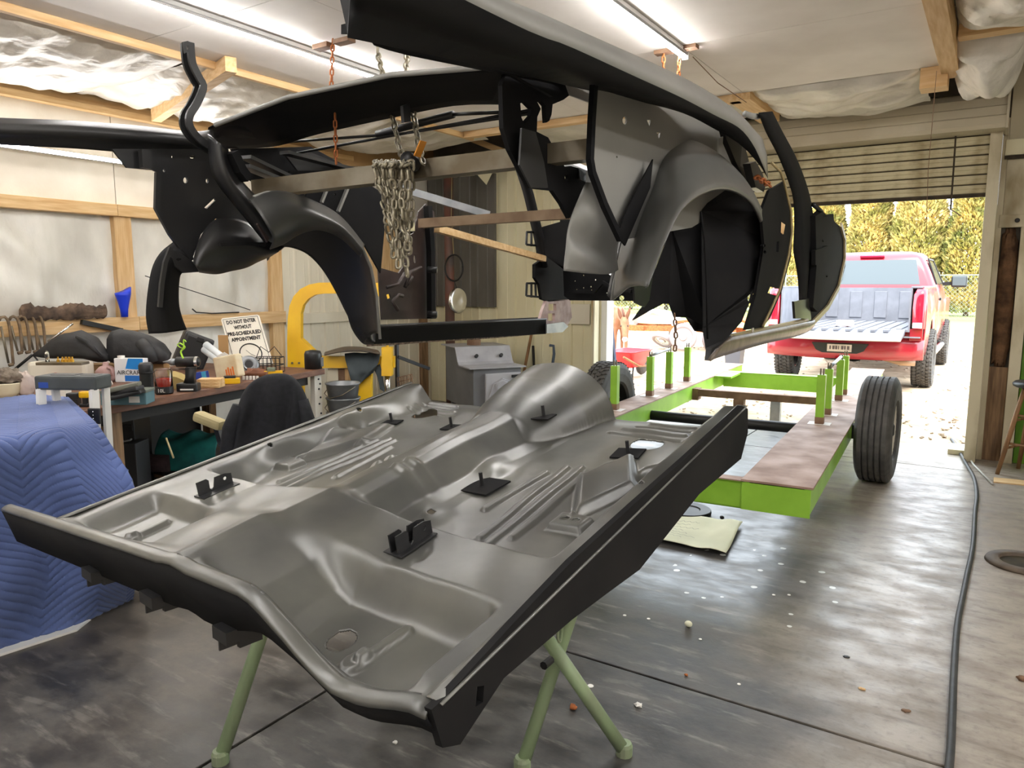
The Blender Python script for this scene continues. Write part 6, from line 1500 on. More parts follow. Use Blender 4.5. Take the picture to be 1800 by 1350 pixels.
# --- on the girt: bark log, funnel, C-clamps, strips
gx = XL+.075
lgp = [pX(36,553,gx), pX(60,549,gx), pX(95,548,gx), pX(130,549,gx), pX(160,548,gx), pX(186,549,gx)]
RB = random.Random(4); st = []
for i, p in enumerate(catmull(lgp, 26)):
    r = .052*(1+.12*math.sin(i*.5)+RB.uniform(-.10,.10)); st.append([V((p.x+r*.5*math.cos(a), p.y, 1.192+r+r*math.sin(a)*(1+RB.uniform(-.2,.25)))) for a in np.linspace(0, 2*math.pi, 11)[:-1]])
solo('bark_log', 'split length of rough bark resting on the wall girt', 'bark', Matrix.Identity(4), skin_loft_g(st), M('rough_bark', srgb(112,92,76), srgb(66,54,46), scale=14, rough=1., bump=1.), False)
fx = pX(219,555,gx)
t = thing('funnel', 'bright blue plastic funnel standing on the wall girt', 'funnel', (fx.x, fx.y, 1.192))
S_ = Matrix.Translation((fx.x, fx.y, 1.192)); st = []
for z, r, tilt in ((0,.028,0), (.06,.032,0), (.12,.045,.0), (.17,.060,.01), (.19,.064,.05)):
    st.append([S_ @ V((r*.8*math.cos(a), r*math.sin(a), z+tilt*max(0,math.sin(a)))) for a in np.linspace(0, 2*math.pi, 17)[:-1]])
obj('cone', *skin_loft_g(st), M('funnel_blue', srgb(24,58,206), rough=.35), t, True)
for k, x in enumerate((6,24,38,52,66)):
    p = pX(x, 566, gx); L_ = .30 if k == 0 else .22
    t = thing('c_clamp', ('leftmost', 'second from the left', 'middle', 'fourth from the left', 'rightmost')[k]+' of the five iron C-clamps hanging over the wall girt', 'clamp', p, 'C-clamps on the girt')
    pts = [V((gx+.012, p.y-.032, 1.20)), V((gx+.012, p.y-.014, 1.225)), V((gx+.016, p.y+.012, 1.218)), V((gx+.02, p.y+.028, 1.15)), V((gx+.02, p.y+.030, 1.19-L_))]
    v, f = tube_g(catmull(pts, 16), .010, 7); obj('frame', v, f, m_clamp, t, True)
    v, f = tube_g([V((gx+.02,p.y+.030,1.19-L_)), V((gx+.02,p.y+.0,1.185-L_))], .012, 7); obj('anvil', v, f, m_clamp, t, True)
    v, f = tube_g([V((gx+.018,p.y-.026,1.16)), V((gx+.02,p.y+.0,1.20-L_))], .008, 7); obj('screw', v, f, m_steel, t, True)
v, f = tube_g([pX(338,543,gx), pX(345,549,gx), pX(372,551,gx), pX(420,549,gx)], .006, 6); obj('black_cable', v, f, m_black, None, True, label='black cable end lying along the girt behind the body', cat='cable')
v, f = tube_g([pX(255,485,XL+.05), pX(340,512,XL+.05), pX(440,545,XL+.05)], .004, 5); obj('grey_wire', v, f, m_darksteel, None, True, label='thin wire slanting across the white wall film', cat='wire')

# ================================================================== UNDER THE BENCH
def low(x, y, z): return fr(x, y, z)
M4, s = low(212, 760, .42); t = mth('black_toolbox', 'black toolbox with an orange sticker under the bench', 'toolbox', M4)
part_('box', M4, bbox_g((-30*s,0,-.42), (24*s,60*s,24*s), 2*s), m_black, t); part_('drawer', M4, bbox_g((-20*s,-2*s,3*s), (22*s,2*s,14*s), 1*s), m_darksteel, t); part_('sticker', M4, box_g((-16*s,-2.6*s,5*s), (-4*s,-2*s,12*s)), M('sticker_orange', srgb(214,136,80), rough=.6), t)
M4, s = low(215, 802, .28); t = mth('grey_crate', 'dark grey crate with a wire handle beside the blanket', 'crate', M4)
part_('crate', M4, bbox_g((-22*s,0,-.28), (24*s,50*s,22*s), 2*s), M('crate_dark', (.03,.03,.032), rough=.6), t); part_('handle', M4, tube_g([V((-12*s,-2*s,22*s)), V((-4*s,-2*s,26*s)), V((16*s,-2*s,29*s)), V((16*s,4*s,30*s))], .008, 6), m_galv, t, True)
M4, s = low(345, 798, .22); t = mth('teal_cloth', 'teal cloth heaped over dark boxes under the bench', 'cloth', M4)
rows = [[V((x*s, y_*s, (z_+4*math.sin(x*.12+y_*.2))*s)) for x in (-70,-45,-20,5,25,36)] for y_, z_ in ((-4,-30),(-6,0),(0,16),(20,26),(50,30))]
part_('drape', M4, loft_g(rows, 30, 20, .006), m_teal_cloth, t, True)
part_('box_under', M4, box_g((-66*s,6*s,-.21), (30*s,48*s,8*s)), m_black, t)
M4, s = low(330, 815, .10); solo('black_bag', 'soft black bag on the floor under the teal cloth', 'bag', M4, blob_g((0,10*s,20*s), (46*s,22*s,30*s), 31, .12, 22, 14, 2, -.10), m_bag_blk, True)
v, f = tube_g([pD(292,770,4.4), pD(305,805,4.35)], .006, 6); obj('pale_rope', v, f, m_beige, None, True, label='short pale cord hanging in front of the black bag', cat='cord')
M4, s = low(265, 828, .10); solo('carpet_roll', 'dark mauve carpet roll lying under the bench', 'carpet', M4 @ Matrix.Translation((0,0,14*s)) @ Matrix.Rotation(math.pi/2,4,'Y'), lathe_g([(0,-36*s),(15*s,-36*s),(16*s,0),(15*s,34*s),(0,34*s)], 20), M('mauve_carpet', srgb(62,46,50), srgb(46,34,38), scale=20, rough=1.), True)
p0, p1 = pZ(225,822,.02), pZ(330,850,.02)
for k in range(3):
    v, f = sweep_g([p0+V((.02*k,.10*k,.02+.025*k)), p1+V((.05*k,.12*k,.02+.025*k))], rect(.10,.022)); obj('plank', v, f, m_rough_wood, None, label=('lowest', 'middle', 'top')[k]+' loose plank on the floor beside the blanket', cat='plank')
M4, s = low(378, 818, .03); solo('crumpled_paper', 'crumpled white paper on the floor near the chair', 'paper', M4, blob_g((0,0,8*s), (26*s,16*s,14*s), 14, .3, 18, 10, 3.), m_white, True)

# ================================================================== CHAIR WITH COAT
ch = thing('office_chair', 'beige armed office chair turned to the bench', 'chair', pD(455,900,3.75)*1.0)
CM, s = fd(480, 800, 3.75)
zz0 = CM.translation.z
part_('armrest', CM @ Matrix.Translation((-116*s,20*s,58*s)) @ Euler((0,.28,-.3)).to_matrix().to_4x4(), bbox_g((-29*s,-12*s,-9*s), (29*s,12*s,9*s), 6*s), m_beige, ch)
part_('arm_post', CM, sweep_g([V((-106*s,22*s,50*s)), V((-100*s,24*s,20*s)), V((-84*s,20*s,-8*s)), V((-30*s,16*s,-14*s))], rect(14*s,8*s)), m_black, ch)
part_('seat', CM @ Matrix.Translation((-30*s,60*s,-20*s)), bbox_g((-62*s,-60*s,-10*s), (58*s,70*s,14*s), 9*s), M('seat_grey', srgb(110,104,96), rough=.9), ch)
part_('backrest', CM @ Matrix.Translation((6*s,-4*s,10*s)), bbox_g((-44*s,-4*s,-20*s), (48*s,6*s,96*s), 4*s), M('back_beige', srgb(140,132,120), rough=.8), ch)
part_('gas_column', CM @ Matrix.Translation((-30*s,60*s,-zz0+.08)), lathe_g([(0,0),(.03,0),(.03,.2),(.02,.2),(.02,zz0-.08-25*s),(0,zz0-.08-25*s)], 12), m_darksteel, ch)
for k in range(5):
    a = 2*math.pi*k/5+.3; q = V((-30*s,60*s,-zz0)); e = q+V((.28*math.cos(a),.28*math.sin(a),.06))
    part_('base_leg', CM, sweep_g([q+V((0,0,.11)), e], rect(.045,.03)), m_black, ch)
    part_('castor', CM @ Matrix.Translation(e+V((0,0,-.032))) @ Matrix.Rotation(math.pi/2,4,'X'), lathe_g([(0,-.02),(.026,-.02),(.028,0),(.026,.02),(0,.02)], 12), m_black, ch)
coat = thing('black_coat', 'black coat hung over the back of the office chair', 'coat', pD(490,720,3.7))
top_ = [(-54,-2,88),(-40,-3,118),(-18,-4,136),(8,-4,143),(34,-4,140),(52,-4,122),(62,-2,96)]
rows = [[V((a*s,12*s,c*s-8*s)) for a, b_, c in top_], [V((a*s,2*s,c*s)) for a, b_, c in top_], [V((a*s,-12*s,c*s-5*s)) for a, b_, c in top_]]
for k, dz in enumerate((-28,-62,-100,-140,-190)):
    rows.append([V(((a*(1.03+.055*k)-4*k+4*math.sin(i*2.1+k))*s, (-18-10*(i % 2)-2*k)*s, (c*(1-.07*k)*.92+dz*(1-.05*abs(i-3)))*s)) for i, (a, b_, c) in enumerate(top_)])
part_('drape', CM, loft_g(rows, 44, 40, .008), m_cloth_blk, coat, True)
part_('sleeve', CM, tube_g([V((-50*s,-12*s,90*s)), V((-64*s,-16*s,50*s)), V((-72*s,-18*s,0)), V((-66*s,-18*s,-40*s))], [12*s,16*s,15*s,12*s], 12), m_cloth_blk, coat, True)
part_('sleeve', CM, tube_g([V((58*s,-12*s,100*s)), V((68*s,-16*s,60*s)), V((76*s,-18*s,10*s)), V((74*s,-18*s,-30*s))], [11*s,14*s,14*s,12*s], 12), m_cloth_blk, coat, True)

# ================================================================== BLUE MOVING BLANKET
def quilt_mat():
    m = M('blue_quilt', srgb(88,106,158), srgb(70,86,132), scale=4, rough=.9, sheen=.2)
    return m
bk = thing('moving_blanket', 'blue quilted moving blanket draped over a big box on the left', 'blanket', pZ(120,1090,0))
ridge = LXr = None
topb = [pZ(x, y, .86) for x, y in ((-190,716),(-90,709),(0,704),(62,698),(120,703))]
fe_ = [pZ(x, y, .86) for x, y in ((-260,822),(-130,800),(0,776),(90,760),(170,747))]
e2 = [p-FW*.045+V((0,0,-.045)) for p in fe_]; fe_ = [p+V((0,0,-.006)) for p in fe_]
def dn(px_pts): return px_pts
hem = [pZ(x, y, .01) for x, y in ((-330,1250),(-160,1200),(0,1138),(130,1098),(232,1050))]
m1 = [a.lerp(b_, .30)+V((0,0,.0)) for a, b_ in zip(e2, hem)]; m2 = [a.lerp(b_, .65) for a, b_ in zip(e2, hem)]
m1[-1] = pD(238,846,3.05); m2[-1] = pD(250,950,3.05)
for i in range(4): m1[i] += V((.03*math.sin(i*2),-.04,0)); m2[i] += V((-.03*math.sin(i*2.7),.02,0))
cols = []
_rows = [catmull(r, 340) for r in (topb, fe_, m1, m2, hem)]
for j in range(340):
    pl_ = np.array([tuple(r[j]) for r in _rows]); L_ = np.concatenate([[0], np.cumsum(np.linalg.norm(np.diff(pl_, axis=0), axis=1))])
    t_ = np.linspace(0, L_[-1], 330); c_ = np.stack([np.interp(t_, L_, pl_[:,k]) for k in range(3)], 1)
    for _ in range(110): c_[1:-1] = .5*c_[1:-1]+.25*(c_[:-2]+c_[2:])
    cols.append(c_)
G = np.stack(cols, 1)
du = np.gradient(G, axis=0); dv = np.gradient(G, axis=1); Nn = np.cross(du, dv); Nn /= np.linalg.norm(Nn, axis=2, keepdims=True)+1e-9
if Nn[20,170,2] < 0: Nn = -Nn
ar = np.cumsum(np.linalg.norm(np.diff(G[:,170,:], axis=0, prepend=G[:1,170,:]), axis=1)); ac = np.cumsum(np.linalg.norm(np.diff(G[160,:,:], axis=0, prepend=G[160:161,0,:]), axis=1))
TT, SS = np.meshgrid(ar, ac, indexing='ij')
zig = np.abs(((SS/.16) % 2)-1)*.12; ph_ = ((TT*.8+zig)/.030) % 1.0
disp = .0080*(np.abs(np.sin(np.pi*ph_))**.6)+.010*np.sin(SS*7+TT*3)*np.clip(TT-1.0, 0, .5)
G2 = G+Nn*disp[..., None]
v2 = [V(p) for p in G2.reshape(-1,3)]; f2 = []
for i in range(329):
    for j in range(339): a = i*340+j; f2.append((a, a+1, a+341, a+340))
bo = obj('quilt', v2, f2, quilt_mat(), bk, True); mo = bo.modifiers.new('gauge', 'SOLIDIFY'); mo.thickness = .008; mo.offset = -1
sr = [fe_[-1], e2[-1], m1[-1], m2[-1], hem[-1]]
sr = [V(G[i,339]) for i in (130,165,205,245,290,329)]
loft('quilt_side', [sr, [p+FW*.22-RT_*.20 for p in sr], [p+FW*.55-RT_*.50 for p in sr]], quilt_mat(), bk, n=30, m=16, th=.008)
v, f = plate_g([pZ(x, y, .006) for x, y in ((-120,1205),(-20,1135),(150,1082),(160,1088),(135,1108),(0,1152))], .010, (), V((0,0,1))); obj('floor_sheet', v, f, m_white, None, label='white sheet panel lying on the floor under the blanket hem', cat='panel')

# ================================================================== ENGLISH WHEEL
ew = thing('english_wheel', 'yellow C-frame english wheel standing past the bench end', 'english wheel', pD(640,800,6.0))
DW = 6.6
def ewp(pts, th, nm, mat=m_yellow, d=DW): v, f = plate_g([pD(x, y, d) for x, y in pts], th, (), FW); return obj(nm, v, f, mat, ew)
arc_o = [(508,648),(507,600),(508,560),(511,538),(518,521),(530,508),(546,500),(562,497),(600,496),(660,497),(700,498),(700,548),(678,548),(678,522)]
arc_i = [(640,518),(600,516),(572,516),(556,518),(544,525),(535,536),(531,551),(531,594),(566,627),(560,634),(548,640),(536,650)]
ewp(arc_o+arc_i, .08, 'c_frame')
ewp([(566,626),(694,626),(694,646),(566,646)], .08, 'lower_beam')
ewp([(628,646),(654,646),(654,790),(628,790)], .08, 'leg'); ewp([(512,650),(534,650),(534,800),(512,800)], .08, 'leg', m_yellow, DW+.01)
zb__ = pD(640,790,DW).z
v, f = box_g(pD(600,790,DW)+V((0,-.15,0)), pD(600,790,DW)+V((.4,.15,.04))); 
ewp([(672,610),(690,610),(690,660),(672,660)], .09, 'adjuster_block', m_yellow, DW-.06)
v, f = tube_g([pD(681,660,DW-.06), pD(681,700,DW-.06)], .024, 12); obj('adjuster_screw', v, f, m_chrome, ew, True)
v, f = tube_g([pD(681,612,DW-.06), pD(681,585,DW-.06)], .014, 10); obj('lower_yoke', v, f, m_chrome, ew, True)
v, f = lathe_g([(0,-.03),(.05,-.03),(.06,0),(.05,.03),(0,.03)], 18); obj('anvil_wheel', [Matrix.Translation(pD(681,590,DW-.06)) @ Matrix.Rotation(YAW,4,'Z') @ Matrix.Rotation(math.pi/2,4,'X') @ p for p in v], f, m_chrome, ew, True)
for k in range(5):
    a = 2*math.pi*k/5; v, f = tube_g([pD(681,704,DW-.06), pD(681,704,DW-.06)+RT_*(.10*math.cos(a))+FW*(.10*math.sin(a))], .010, 6); obj('hand_spoke', v, f, m_galv, ew, True)
for x, y in ((514,638),(526,638)): v, f = lathe_g([(0,0),(.010,0),(.010,.012),(0,.012)], 6); obj('bolt_head', [Matrix.Translation(pD(x,y,DW-.05)) @ Matrix.Rotation(YAW,4,'Z') @ Matrix.Rotation(math.pi/2,4,'X') @ p for p in v], f, m_steel, ew)
# cloth and greasy pad over its beam
t = thing('grey_rag', 'grey rag hanging over the beam of the yellow english wheel', 'rag', pD(636,660,DW-.1))
rows = [[pD(x, y, DW-.02+.02*math.sin(x*.4)) for x, y in ((606,622),(622,620),(640,621),(656,620),(668,622))], [pD(x, y, DW-.09+.02*math.sin(x*.5)) for x, y in ((607,632),(622,634),(640,634),(656,632),(667,630))], [pD(x, y, DW-.08+.03*math.sin(x*.5)) for x, y in ((612,650),(624,652),(638,652),(652,648),(664,640))], [pD(x, y, DW-.08+.03*math.sin(x*.6)) for x, y in ((617,668),(625,672),(634,664),(648,656),(660,648))], [pD(x, y, DW-.08) for x, y in ((622,684),(625,690),(632,676),(644,664),(656,655))]]
loft('rag', rows, m_grey_cloth, t, n=30, m=26, th=.006)
loft('rag_tail', [[pD(x, y, DW-.05) for x, y in ((656,646),(664,664),(668,684))], [pD(x, y, DW-.06) for x, y in ((668,640),(673,664),(677,690))]], m_grey_cloth, t, n=12, m=6, th=.008)
rows = [[pD(x, y, DW-.16) for x, y in ((570,624),(600,618),(636,617),(668,622))], [pD(x, y, DW-.02) for x, y in ((572,620),(600,613),(636,613),(664,617))], [pD(x, y, DW+.14) for x, y in ((580,618),(604,611),(634,611),(656,615))]]
loft('greasy_pad', rows, M('greasy_leather', srgb(92,78,60), srgb(60,52,42), scale=8, rough=.6), None, n=20, m=10, th=.015, label='greasy brown pad on top of the yellow wheel beam', cat='pad')
# buckets
bp0 = pD(605,760,6.15); bt_ = thing('bucket_stack', 'stack of galvanised buckets behind the yellow wheel leg', 'buckets', (bp0.x, bp0.y, 0))
zt2 = pD(605,672,6.15).z
for k in range(4):
    z0 = .0+k*(zt2-.28)/3; v, f = lathe_g([(0,0),(.095,0),(.135,.27),(.142,.275),(.142,.285),(.130,.28),(.092,.012),(0,.012)], 24)
    bb_ = obj('bucket', [Matrix.Translation((bp0.x, bp0.y, z0)) @ p for p in v], f, m_galv, bt_, True)
    v, f = tube_g([V((bp0.x-.142, bp0.y, z0+.26)), V((bp0.x-.10, bp0.y-.11, z0+.20)), V((bp0.x, bp0.y-.15, z0+.17)), V((bp0.x+.10, bp0.y-.11, z0+.20)), V((bp0.x+.142, bp0.y, z0+.26))], .004, 6); obj('bail', v, f, m_steel, bb_, True)
for k, (x0, x1, mt) in enumerate(((576,594,m_cream2), (594,606,m_rust), (606,622,m_pine_z))):
    a = pD(x0, 648, 6.6); b_ = pD(x1, 648, 6.6); v, f = skin_loft_g([[V((a.x,a.y,0)), V((b_.x,b_.y,0)), V((b_.x,b_.y+.05,0)), V((a.x,a.y+.05,0))], [a, b_, b_+V((0,.05,0)), a+V((0,.05,0))]])
    obj('leaning_slab', v, f, mt, None, label=('pale', 'reddish', 'yellowish')[k]+' wooden slab standing behind the galvanised buckets', cat='wood slab')

# ================================================================== STOVE AND THE BACK CORNER
sv_ = thing('wood_stove', 'grey step-top wood stove with a cast door in the back corner', 'stove', pD(850,790,7.4))
cor = pD(832,649,7.4); ang = math.radians(23); fx_ = RT_*math.cos(ang)+FW*math.sin(ang); dx_ = FW*math.cos(ang)-RT_*math.sin(ang)
SV = basis(V((cor.x, cor.y, 0)), fx_, dx_, V((0,0,1))); zs = cor.z; zt3 = pD(820,610,7.9).z
W_, D_ = .52, .88
v, f = skin_loft_g([[V((x,a,c)) for a, c in ((0,.18),(0,zs),(.32,zs),(.42,zt3),(D_,zt3),(D_,.18))] for x in (0, W_)]); obj('firebox', [SV @ p for p in v], f, m_stove, sv_)
v, f = skin_loft_g([[V((x,a,c)) for a, c in ((-.03,zs),(-.03,zs+.012),(.30,zs+.012),(.335,zs+.04),(.42,zt3+.012),(D_+.02,zt3+.012),(D_+.02,zt3),(.43,zt3),(.34,zs+.02),(.31,zs))] for x in (-.05, W_+.05)]); obj('step_top', [SV @ p for p in v], f, m_stove_l, sv_)
dr = part_('door', SV, bbox_g((.12,-.035,.26), (W_-.01,-.002,zs-.05), .008), m_stove_l, sv_)
part_('door_casting', SV, MB().lathe([(0,0),(.07,0),(.08,.008),(.06,.014),(0,.014)], 18, Matrix.Translation((.30,-.036,.42)) @ Matrix.Rotation(math.pi/2,4,'X')).__dict__ and (lambda q: (q.v, q.f))(MB().lathe([(0,0),(.07,0),(.08,.008),(.06,.014),(0,.014)], 18, Matrix.Translation((.30,-.036,.42)) @ Matrix.Rotation(math.pi/2,4,'X'))), m_stove_l, dr)
part_('door_casting', SV, tube_g([V((.15,-.038,.30)), V((.20,-.04,.45)), V((.30,-.04,.50)), V((.42,-.04,.46)), V((.50,-.038,.30))], .008, 6), m_stove_l, dr)
part_('handle', SV, tube_g([V((.34,-.05,.30)), V((.40,-.09,.32)), V((.50,-.10,.37))], [.008,.010,.016], 8), m_rust, dr, True)
part_('hinge', SV, bbox_g((W_-.12,-.05,zs-.10), (W_+.02,-.02,zs-.07), .006), m_black, dr)
for x in (.16, .44): part_('draft_plug', SV @ Matrix.Translation((x,.355,zs+.09)) @ Matrix.Rotation(math.radians(65),4,'X'), lathe_g([(0,0),(.02,0),(.018,.03),(0,.03)], 12), m_black, sv_)
part_('flue_collar', SV @ Matrix.Translation((W_*.45,.62,zt3+.01)), lathe_g([(.065,0),(.075,.0),(.075,.06),(.065,.06)], 20), m_rust, sv_)
for x, y in ((.04,.04),(W_-.08,.04),(.04,D_-.08),(W_-.08,D_-.08)): part_('leg', SV, skin_loft_g([[V((x+a*q,y+b_*q,z)) for a, b_ in ((0,0),(1,0),(1,1),(0,1))] for z, q in ((0,.03),(.18,.05))]), m_stove, sv_)
pp = pY(791,560,6.75); v, f = tube_g([V((pp.x,6.75,.0)), V((pp.x,6.75,2.85))], .055, 18); obj('flue_pipe', v, f, M('red_brown_pipe', srgb(112,70,58), srgb(78,68,62), scale=5, rough=.6), None, True, label='red-brown flue pipe rising in front of the grey sheet', cat='pipe')
rc = pY(798,471,6.66); v, f = tube_g([V((rc.x+.125*math.cos(a), 6.66, rc.z+.145*math.sin(a))) for a in np.linspace(0, 2*math.pi, 30)], .010, 8); obj('hanging_ring', v, f, m_darksteel, None, True, label='dark metal hoop hanging in front of the flue pipe', cat='ring')
v, f = tube_g([V((rc.x,6.66,rc.z+.14)), V((rc.x-.03,6.66,2.2)), V((rc.x-.01,6.66,2.84))], .004, 5); obj('cord', v, f, m_beige, None, True, label='thin cord holding the dark hoop', cat='cord')
oc_ = pY(803,528,6.6); v, f = lathe_g([(0,-.03),(.10,-.03),(.13,0),(.14,.02),(.12,.035),(.06,.02),(0,.015)], 22); obj('lamp_reflector', [Matrix.Translation(oc_) @ Matrix.Rotation(YAW+.9,4,'Z') @ Matrix.Rotation(math.pi/2,4,'X') @ Matrix.Scale(1.05,4) @ p for p in v], f, m_chrome, None, True, label='round chrome lamp reflector hanging below the dark hoop', cat='reflector')
v, f = tube_g([V((oc_.x,6.6,oc_.z+.13)), V((rc.x,6.66,rc.z-.14))], .004, 5); obj('hook_wire', v, f, m_darksteel, None, True, label='short wire between the dark hoop and the lamp reflector', cat='wire')
# tools leaning against the back wall
def lean_stick(name, label, cat, pts, r, mat): v, f = tube_g([pY(x, y, yy_) for x, y, yy_ in pts], r, 10); o = obj(name, v, f, mat, None, True, label=label, cat=cat); return o
lean_stick('wooden_pole', 'plain wooden pole leaning right of the stove', 'pole', ((934,588,7.12),(912,700,6.9),(900,760,6.78)), .017, m_stick)
lean_stick('iron_bar', 'rusty iron bar leaning behind the wooden pole', 'bar', ((937,608,7.12),(941,690,7.0),(943,745,6.95)), .016, m_darksteel)
lean_stick('pry_bar', 'dark pry bar with a hooked end and blue shaft', 'pry bar', ((966,607,7.08),(973,608,7.09),(974,622,7.08),(970,650,7.05),(965,740,6.95)), .016, M('blue_bar', srgb(62,76,92), rough=.5))
lean_stick('brass_rod', 'thin brass coloured rod beside the door frame', 'rod', ((1041,520,7.12),(1042,600,7.1),(1043,730,7.05)), .007, M('brass_rod', srgb(176,140,80), rough=.5))
# frame iron and grate on the left of the stove
fa = thing('angle_iron_stand', 'black angle iron frame standing left of the stove', 'frame', pD(712,760,7.4))
v, f = sweep_g([pD(697,598,7.2), V((pD(700,735,7.2).x, pD(700,735,7.2).y, 0))], rect(.03,.03)); obj('upright', v, f, m_darksteel, fa)
v, f = sweep_g([pD(699,627,7.2), pD(754,648,7.5)], rect(.03,.03)); obj('slanted_bar', v, f, m_darksteel, fa)
ga = thing('wire_grate', 'rusty wire grate leaning below the iron frame', 'grate', pD(712,700,6.9))
for k in range(9):
    a = k/8; v, f = tube_g([pD(698+26*a,664-6*a,6.9), V((pD(704+26*a,700,6.8).x, pD(704+26*a,700,6.8).y, .005))], .005, 5); obj('wire', v, f, m_rust, ga)
for k in range(6):
    a = k/5; v, f = tube_g([pD(698+6*a,664+36*a,6.9), pD(724+6*a,658+36*a,6.9)], .005, 5); obj('wire', v, f, m_rust, ga)

# ================================================================== STOOL, FLOOR CLUTTER
st_ = thing('bar_stool', 'wooden stool with a round black seat by the green wall', 'stool', (.30, 6.78, 0))
sp_ = V((.33, 6.78, 0)); zst = pY(1765,668,6.78).z
v, f = lathe_g([(0,zst-.045),(.15,zst-.045),(.17,zst-.035),(.175,zst-.015),(.16,zst),(.05,zst+.004),(0,zst+.004)], 28); obj('seat', [Matrix.Translation((sp_.x,sp_.y,0)) @ p for p in v], f, m_black, st_, True)
legs = []
for k in range(4):
    a = math.radians(20+90*k); tp_ = sp_+V((.10*math.cos(a),.10*math.sin(a),zst-.04)); ft = sp_+V((.235*math.cos(a),.235*math.sin(a),0)); legs.append((tp_, ft))
    v, f = tube_g([ft, ft.lerp(tp_,.5), tp_], [.015,.019,.015], 10); obj('leg', v, f, m_stick, st_, True)
for k in range(4):
    for q in ((.30 if k % 2 else .36), (.62 if k % 2 else .68)):
        a, b_ = legs[k], legs[(k+1) % 4]; v, f = tube_g([a[1].lerp(a[0],q), b_[1].lerp(b_[0],q)], .010, 8); obj('rung', v, f, m_stick, st_, True)
# brake disc on the floor
dp = pZ(1208,903,0); bdc = thing('brake_disc', 'dark vented brake disc lying on the floor below the trailer', 'brake disc', (dp.x, dp.y, 0))
v, f = lathe_g([(.075,.012),(.082,.0),(.145,.0),(.148,.004),(.148,.012),(.145,.014),(.145,.020),(.148,.022),(.148,.030),(.145,.034),(.082,.034),(.075,.028)], 40)
obj('ring', [Matrix.Translation((dp.x,dp.y,0)) @ p for p in v], f+[(i+(11*40), (i+1) % 40+(11*40), (i+1) % 40, i) for i in range(40)], m_darksteel, bdc)
for k in range(36):
    a = 2*math.pi*k/36; v, f = box_g((.135,-.003,.013), (.1495,.003,.021)); obj('vane', [Matrix.Translation((dp.x,dp.y,0)) @ Matrix.Rotation(a,4,'Z') @ p for p in v], f, m_black, bdc)
# folded paper with writing
pp_ = [pZ(x, y, 0) for x, y in ((1092,938),(1150,907),(1240,916),(1300,922),(1306,936),(1298,962),(1275,981),(1180,955),(1120,944))]
fp = thing('note_paper', 'folded cream paper with handwriting on the floor', 'paper', pp_[0])
a_, b_, c_, d_ = pZ(1085,940,0), pZ(1150,905,0), pZ(1305,924,0), pZ(1276,980,0)
rows = []
for i in range(9):
    t_ = i/8; r0 = a_.lerp(d_, t_); r1 = b_.lerp(c_, t_); hgt = .004+.012*math.sin(math.pi*t_)+(.018 if t_ > .85 else 0)
    rows.append([r0.lerp(r1, q/6)+V((0,0,hgt+.008*math.sin(q*1.1+t_*3)+.004)) for q in range(7)])
loft('sheet', rows, m_paper, fp, n=24, m=24, th=.003)
RP = random.Random(9); b = MB()
for ln in range(7):
    q0 = .22+.09*ln; x0 = RP.uniform(.14,.22)
    pts = []
    for k in range(int(RP.uniform(14,26))):
        t_ = x0+.022*k; r0 = a_.lerp(d_, t_); r1 = b_.lerp(c_, t_); pts.append(r0.lerp(r1, q0+.018*math.sin(k*2.1+ln))+V((0,0,.034)))
    b.tube(pts, .0012, 4)
wr = b.build('handwriting', M('ink', srgb(70,70,70), rough=.7), fp); 
# shrink-wrap the writing onto the sheet
sh = [o for o in fp.children if o.name.startswith('sheet')][0]
dgp = bpy.context.evaluated_depsgraph_get(); Bt = None
from mathutils.bvhtree import BVHTree
Bt = BVHTree.FromPolygons([v.co+org(sh) for v in sh.data.vertices], [tuple(p.vertices) for p in sh.data.polygons])
ow = org(wr)
for v_ in wr.data.vertices:
    h_ = Bt.ray_cast(v_.co+ow+V((0,0,.2)), V((0,0,-1)))
    if h_[0] is not None: v_.co.z = h_[0].z+.0012-ow.z
# hose along the right
hz = [(1668,1352),(1672,1300),(1676,1200),(1680,1130),(1684,1090),(1690,1060),(1700,1010),(1710,960),(1714,900),(1717,870),(1712,840),(1698,815),(1684,790)]
v, f = tube_g(catmull([pZ(1655,1500,.014)]+[pZ(x, y, .014) for x, y in hz]+[V((-.25,7.9,.02))], 70), .0125, 10); obj('air_hose', v, f, m_hose, None, True, label='thick grey hose running along the floor to the door', cat='hose')
# floor drain ring
dq = pZ(1802,992,0); dr_ = thing('drain_ring', 'rusty round drain ring in the floor at the right edge', 'drain', (dq.x,dq.y,0))
v, f = lathe_g([(.115,.002),(.115,.016),(.122,.020),(.175,.016),(.182,.002)], 36); obj('ring', [Matrix.Translation((dq.x,dq.y,0)) @ p for p in v], f, M('drain_iron', srgb(104,90,76), srgb(76,64,54), scale=12, rough=.7), dr_, True)
v, f = lathe_g([(0,.001),(.115,.001),(.115,.004),(0,.004)], 30); obj('lid', [Matrix.Translation((dq.x,dq.y,0)) @ p for p in v], f, M('drain_dark', srgb(64,54,30), srgb(40,34,22), scale=9, rough=.9), dr_)
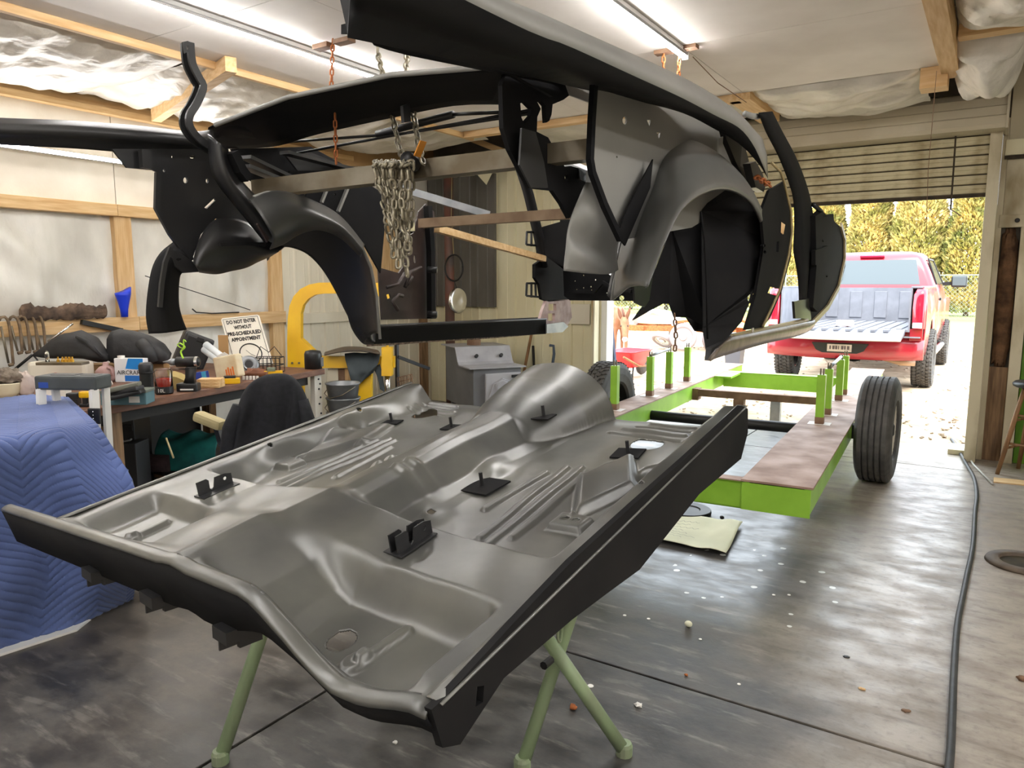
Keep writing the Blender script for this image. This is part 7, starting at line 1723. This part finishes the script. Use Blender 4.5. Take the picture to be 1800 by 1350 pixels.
# small litter
def bit(name, label, cat, x, y, r, mat, seed, amp=.25, zr=.6): p = pZ(x, y, 0); v, f = blob_g(p+V((0,0,r*zr)), (r,r*.8,r*zr), seed, amp, 12, 8, 2.5, 0.); obj(name, v, f, mat, None, True, label=label, cat=cat)
bit('white_plug', 'small white plastic plug on the dark floor', 'plug', 1210,1102,.017, m_paper, 1, .05, .8)
bit('brown_nut', 'brown curled leaf bit by the trestle foot', 'leaf', 1008,1247,.014, m_rustorange, 2)
bit('white_crumb', 'white crumb of plastic under the floor pan', 'crumb', 695,1307,.008, m_white, 3)
bit('white_shard', 'white torn scrap right of the trestle foot', 'scrap', 1122,1242,.014, m_white, 4, .4, .4)
bit('bottle_stopper', 'small black cap beside the folded paper', 'cap', 1269,913,.014, m_black, 5, .05, .9)
bit('orange_crumb', 'tiny orange crumb left of the floor joint', 'crumb', 1206,1188,.007, m_rustorange, 6)
bit('dark_clod', 'dark brown clod at the right edge of the floor', 'clod', 1797,1197,.016, m_rust, 7)
bit('brown_flake', 'flat brown flake near the hose', 'flake', 1592,1250,.014, m_rust, 8, .3, .15)
bit('black_flake', 'thin black flake on the pale floor', 'flake', 1488,1155,.012, m_black, 9, .3, .15)
bit('tan_flake', 'tan chip on the floor by the hose', 'flake', 1516,1212,.012, m_pine_x, 10, .3, .2)
for k, (x, y, r) in enumerate(((1231,1124,.007),(1299,1203,.007),(1038,1206,.012),(1098,1082,.008),(1140,1088,.008),(1387,1046,.008),(1360,1046,.008))):
    p = pZ(x, y, 0); v, f = lathe_g([(0,.0005),(r,.0005),(r*.9,.0022),(0,.0022)], 10); obj('paint_spot', [Matrix.Translation(p) @ Matrix.Scale(1,4) @ q for q in v], f, m_white, None, label='dried white paint spot on the dark floor', cat='paint spot', group='paint spots on the floor')
# wood shavings near the stool
wv_ = pZ(1775,852,0); v, f = skin_loft_g([[wv_+V((x,y_,0)), wv_+V((x,y_+.16,0)), wv_+V((x,y_+.16,.006)), wv_+V((x,y_,.008))] for x, y_ in ((-.10,0),(.05,.02),(.4,.01))]); obj('veneer_strip', v, f, m_pine_x, None, label='splintered veneer strip on the floor under the stool', cat='veneer')
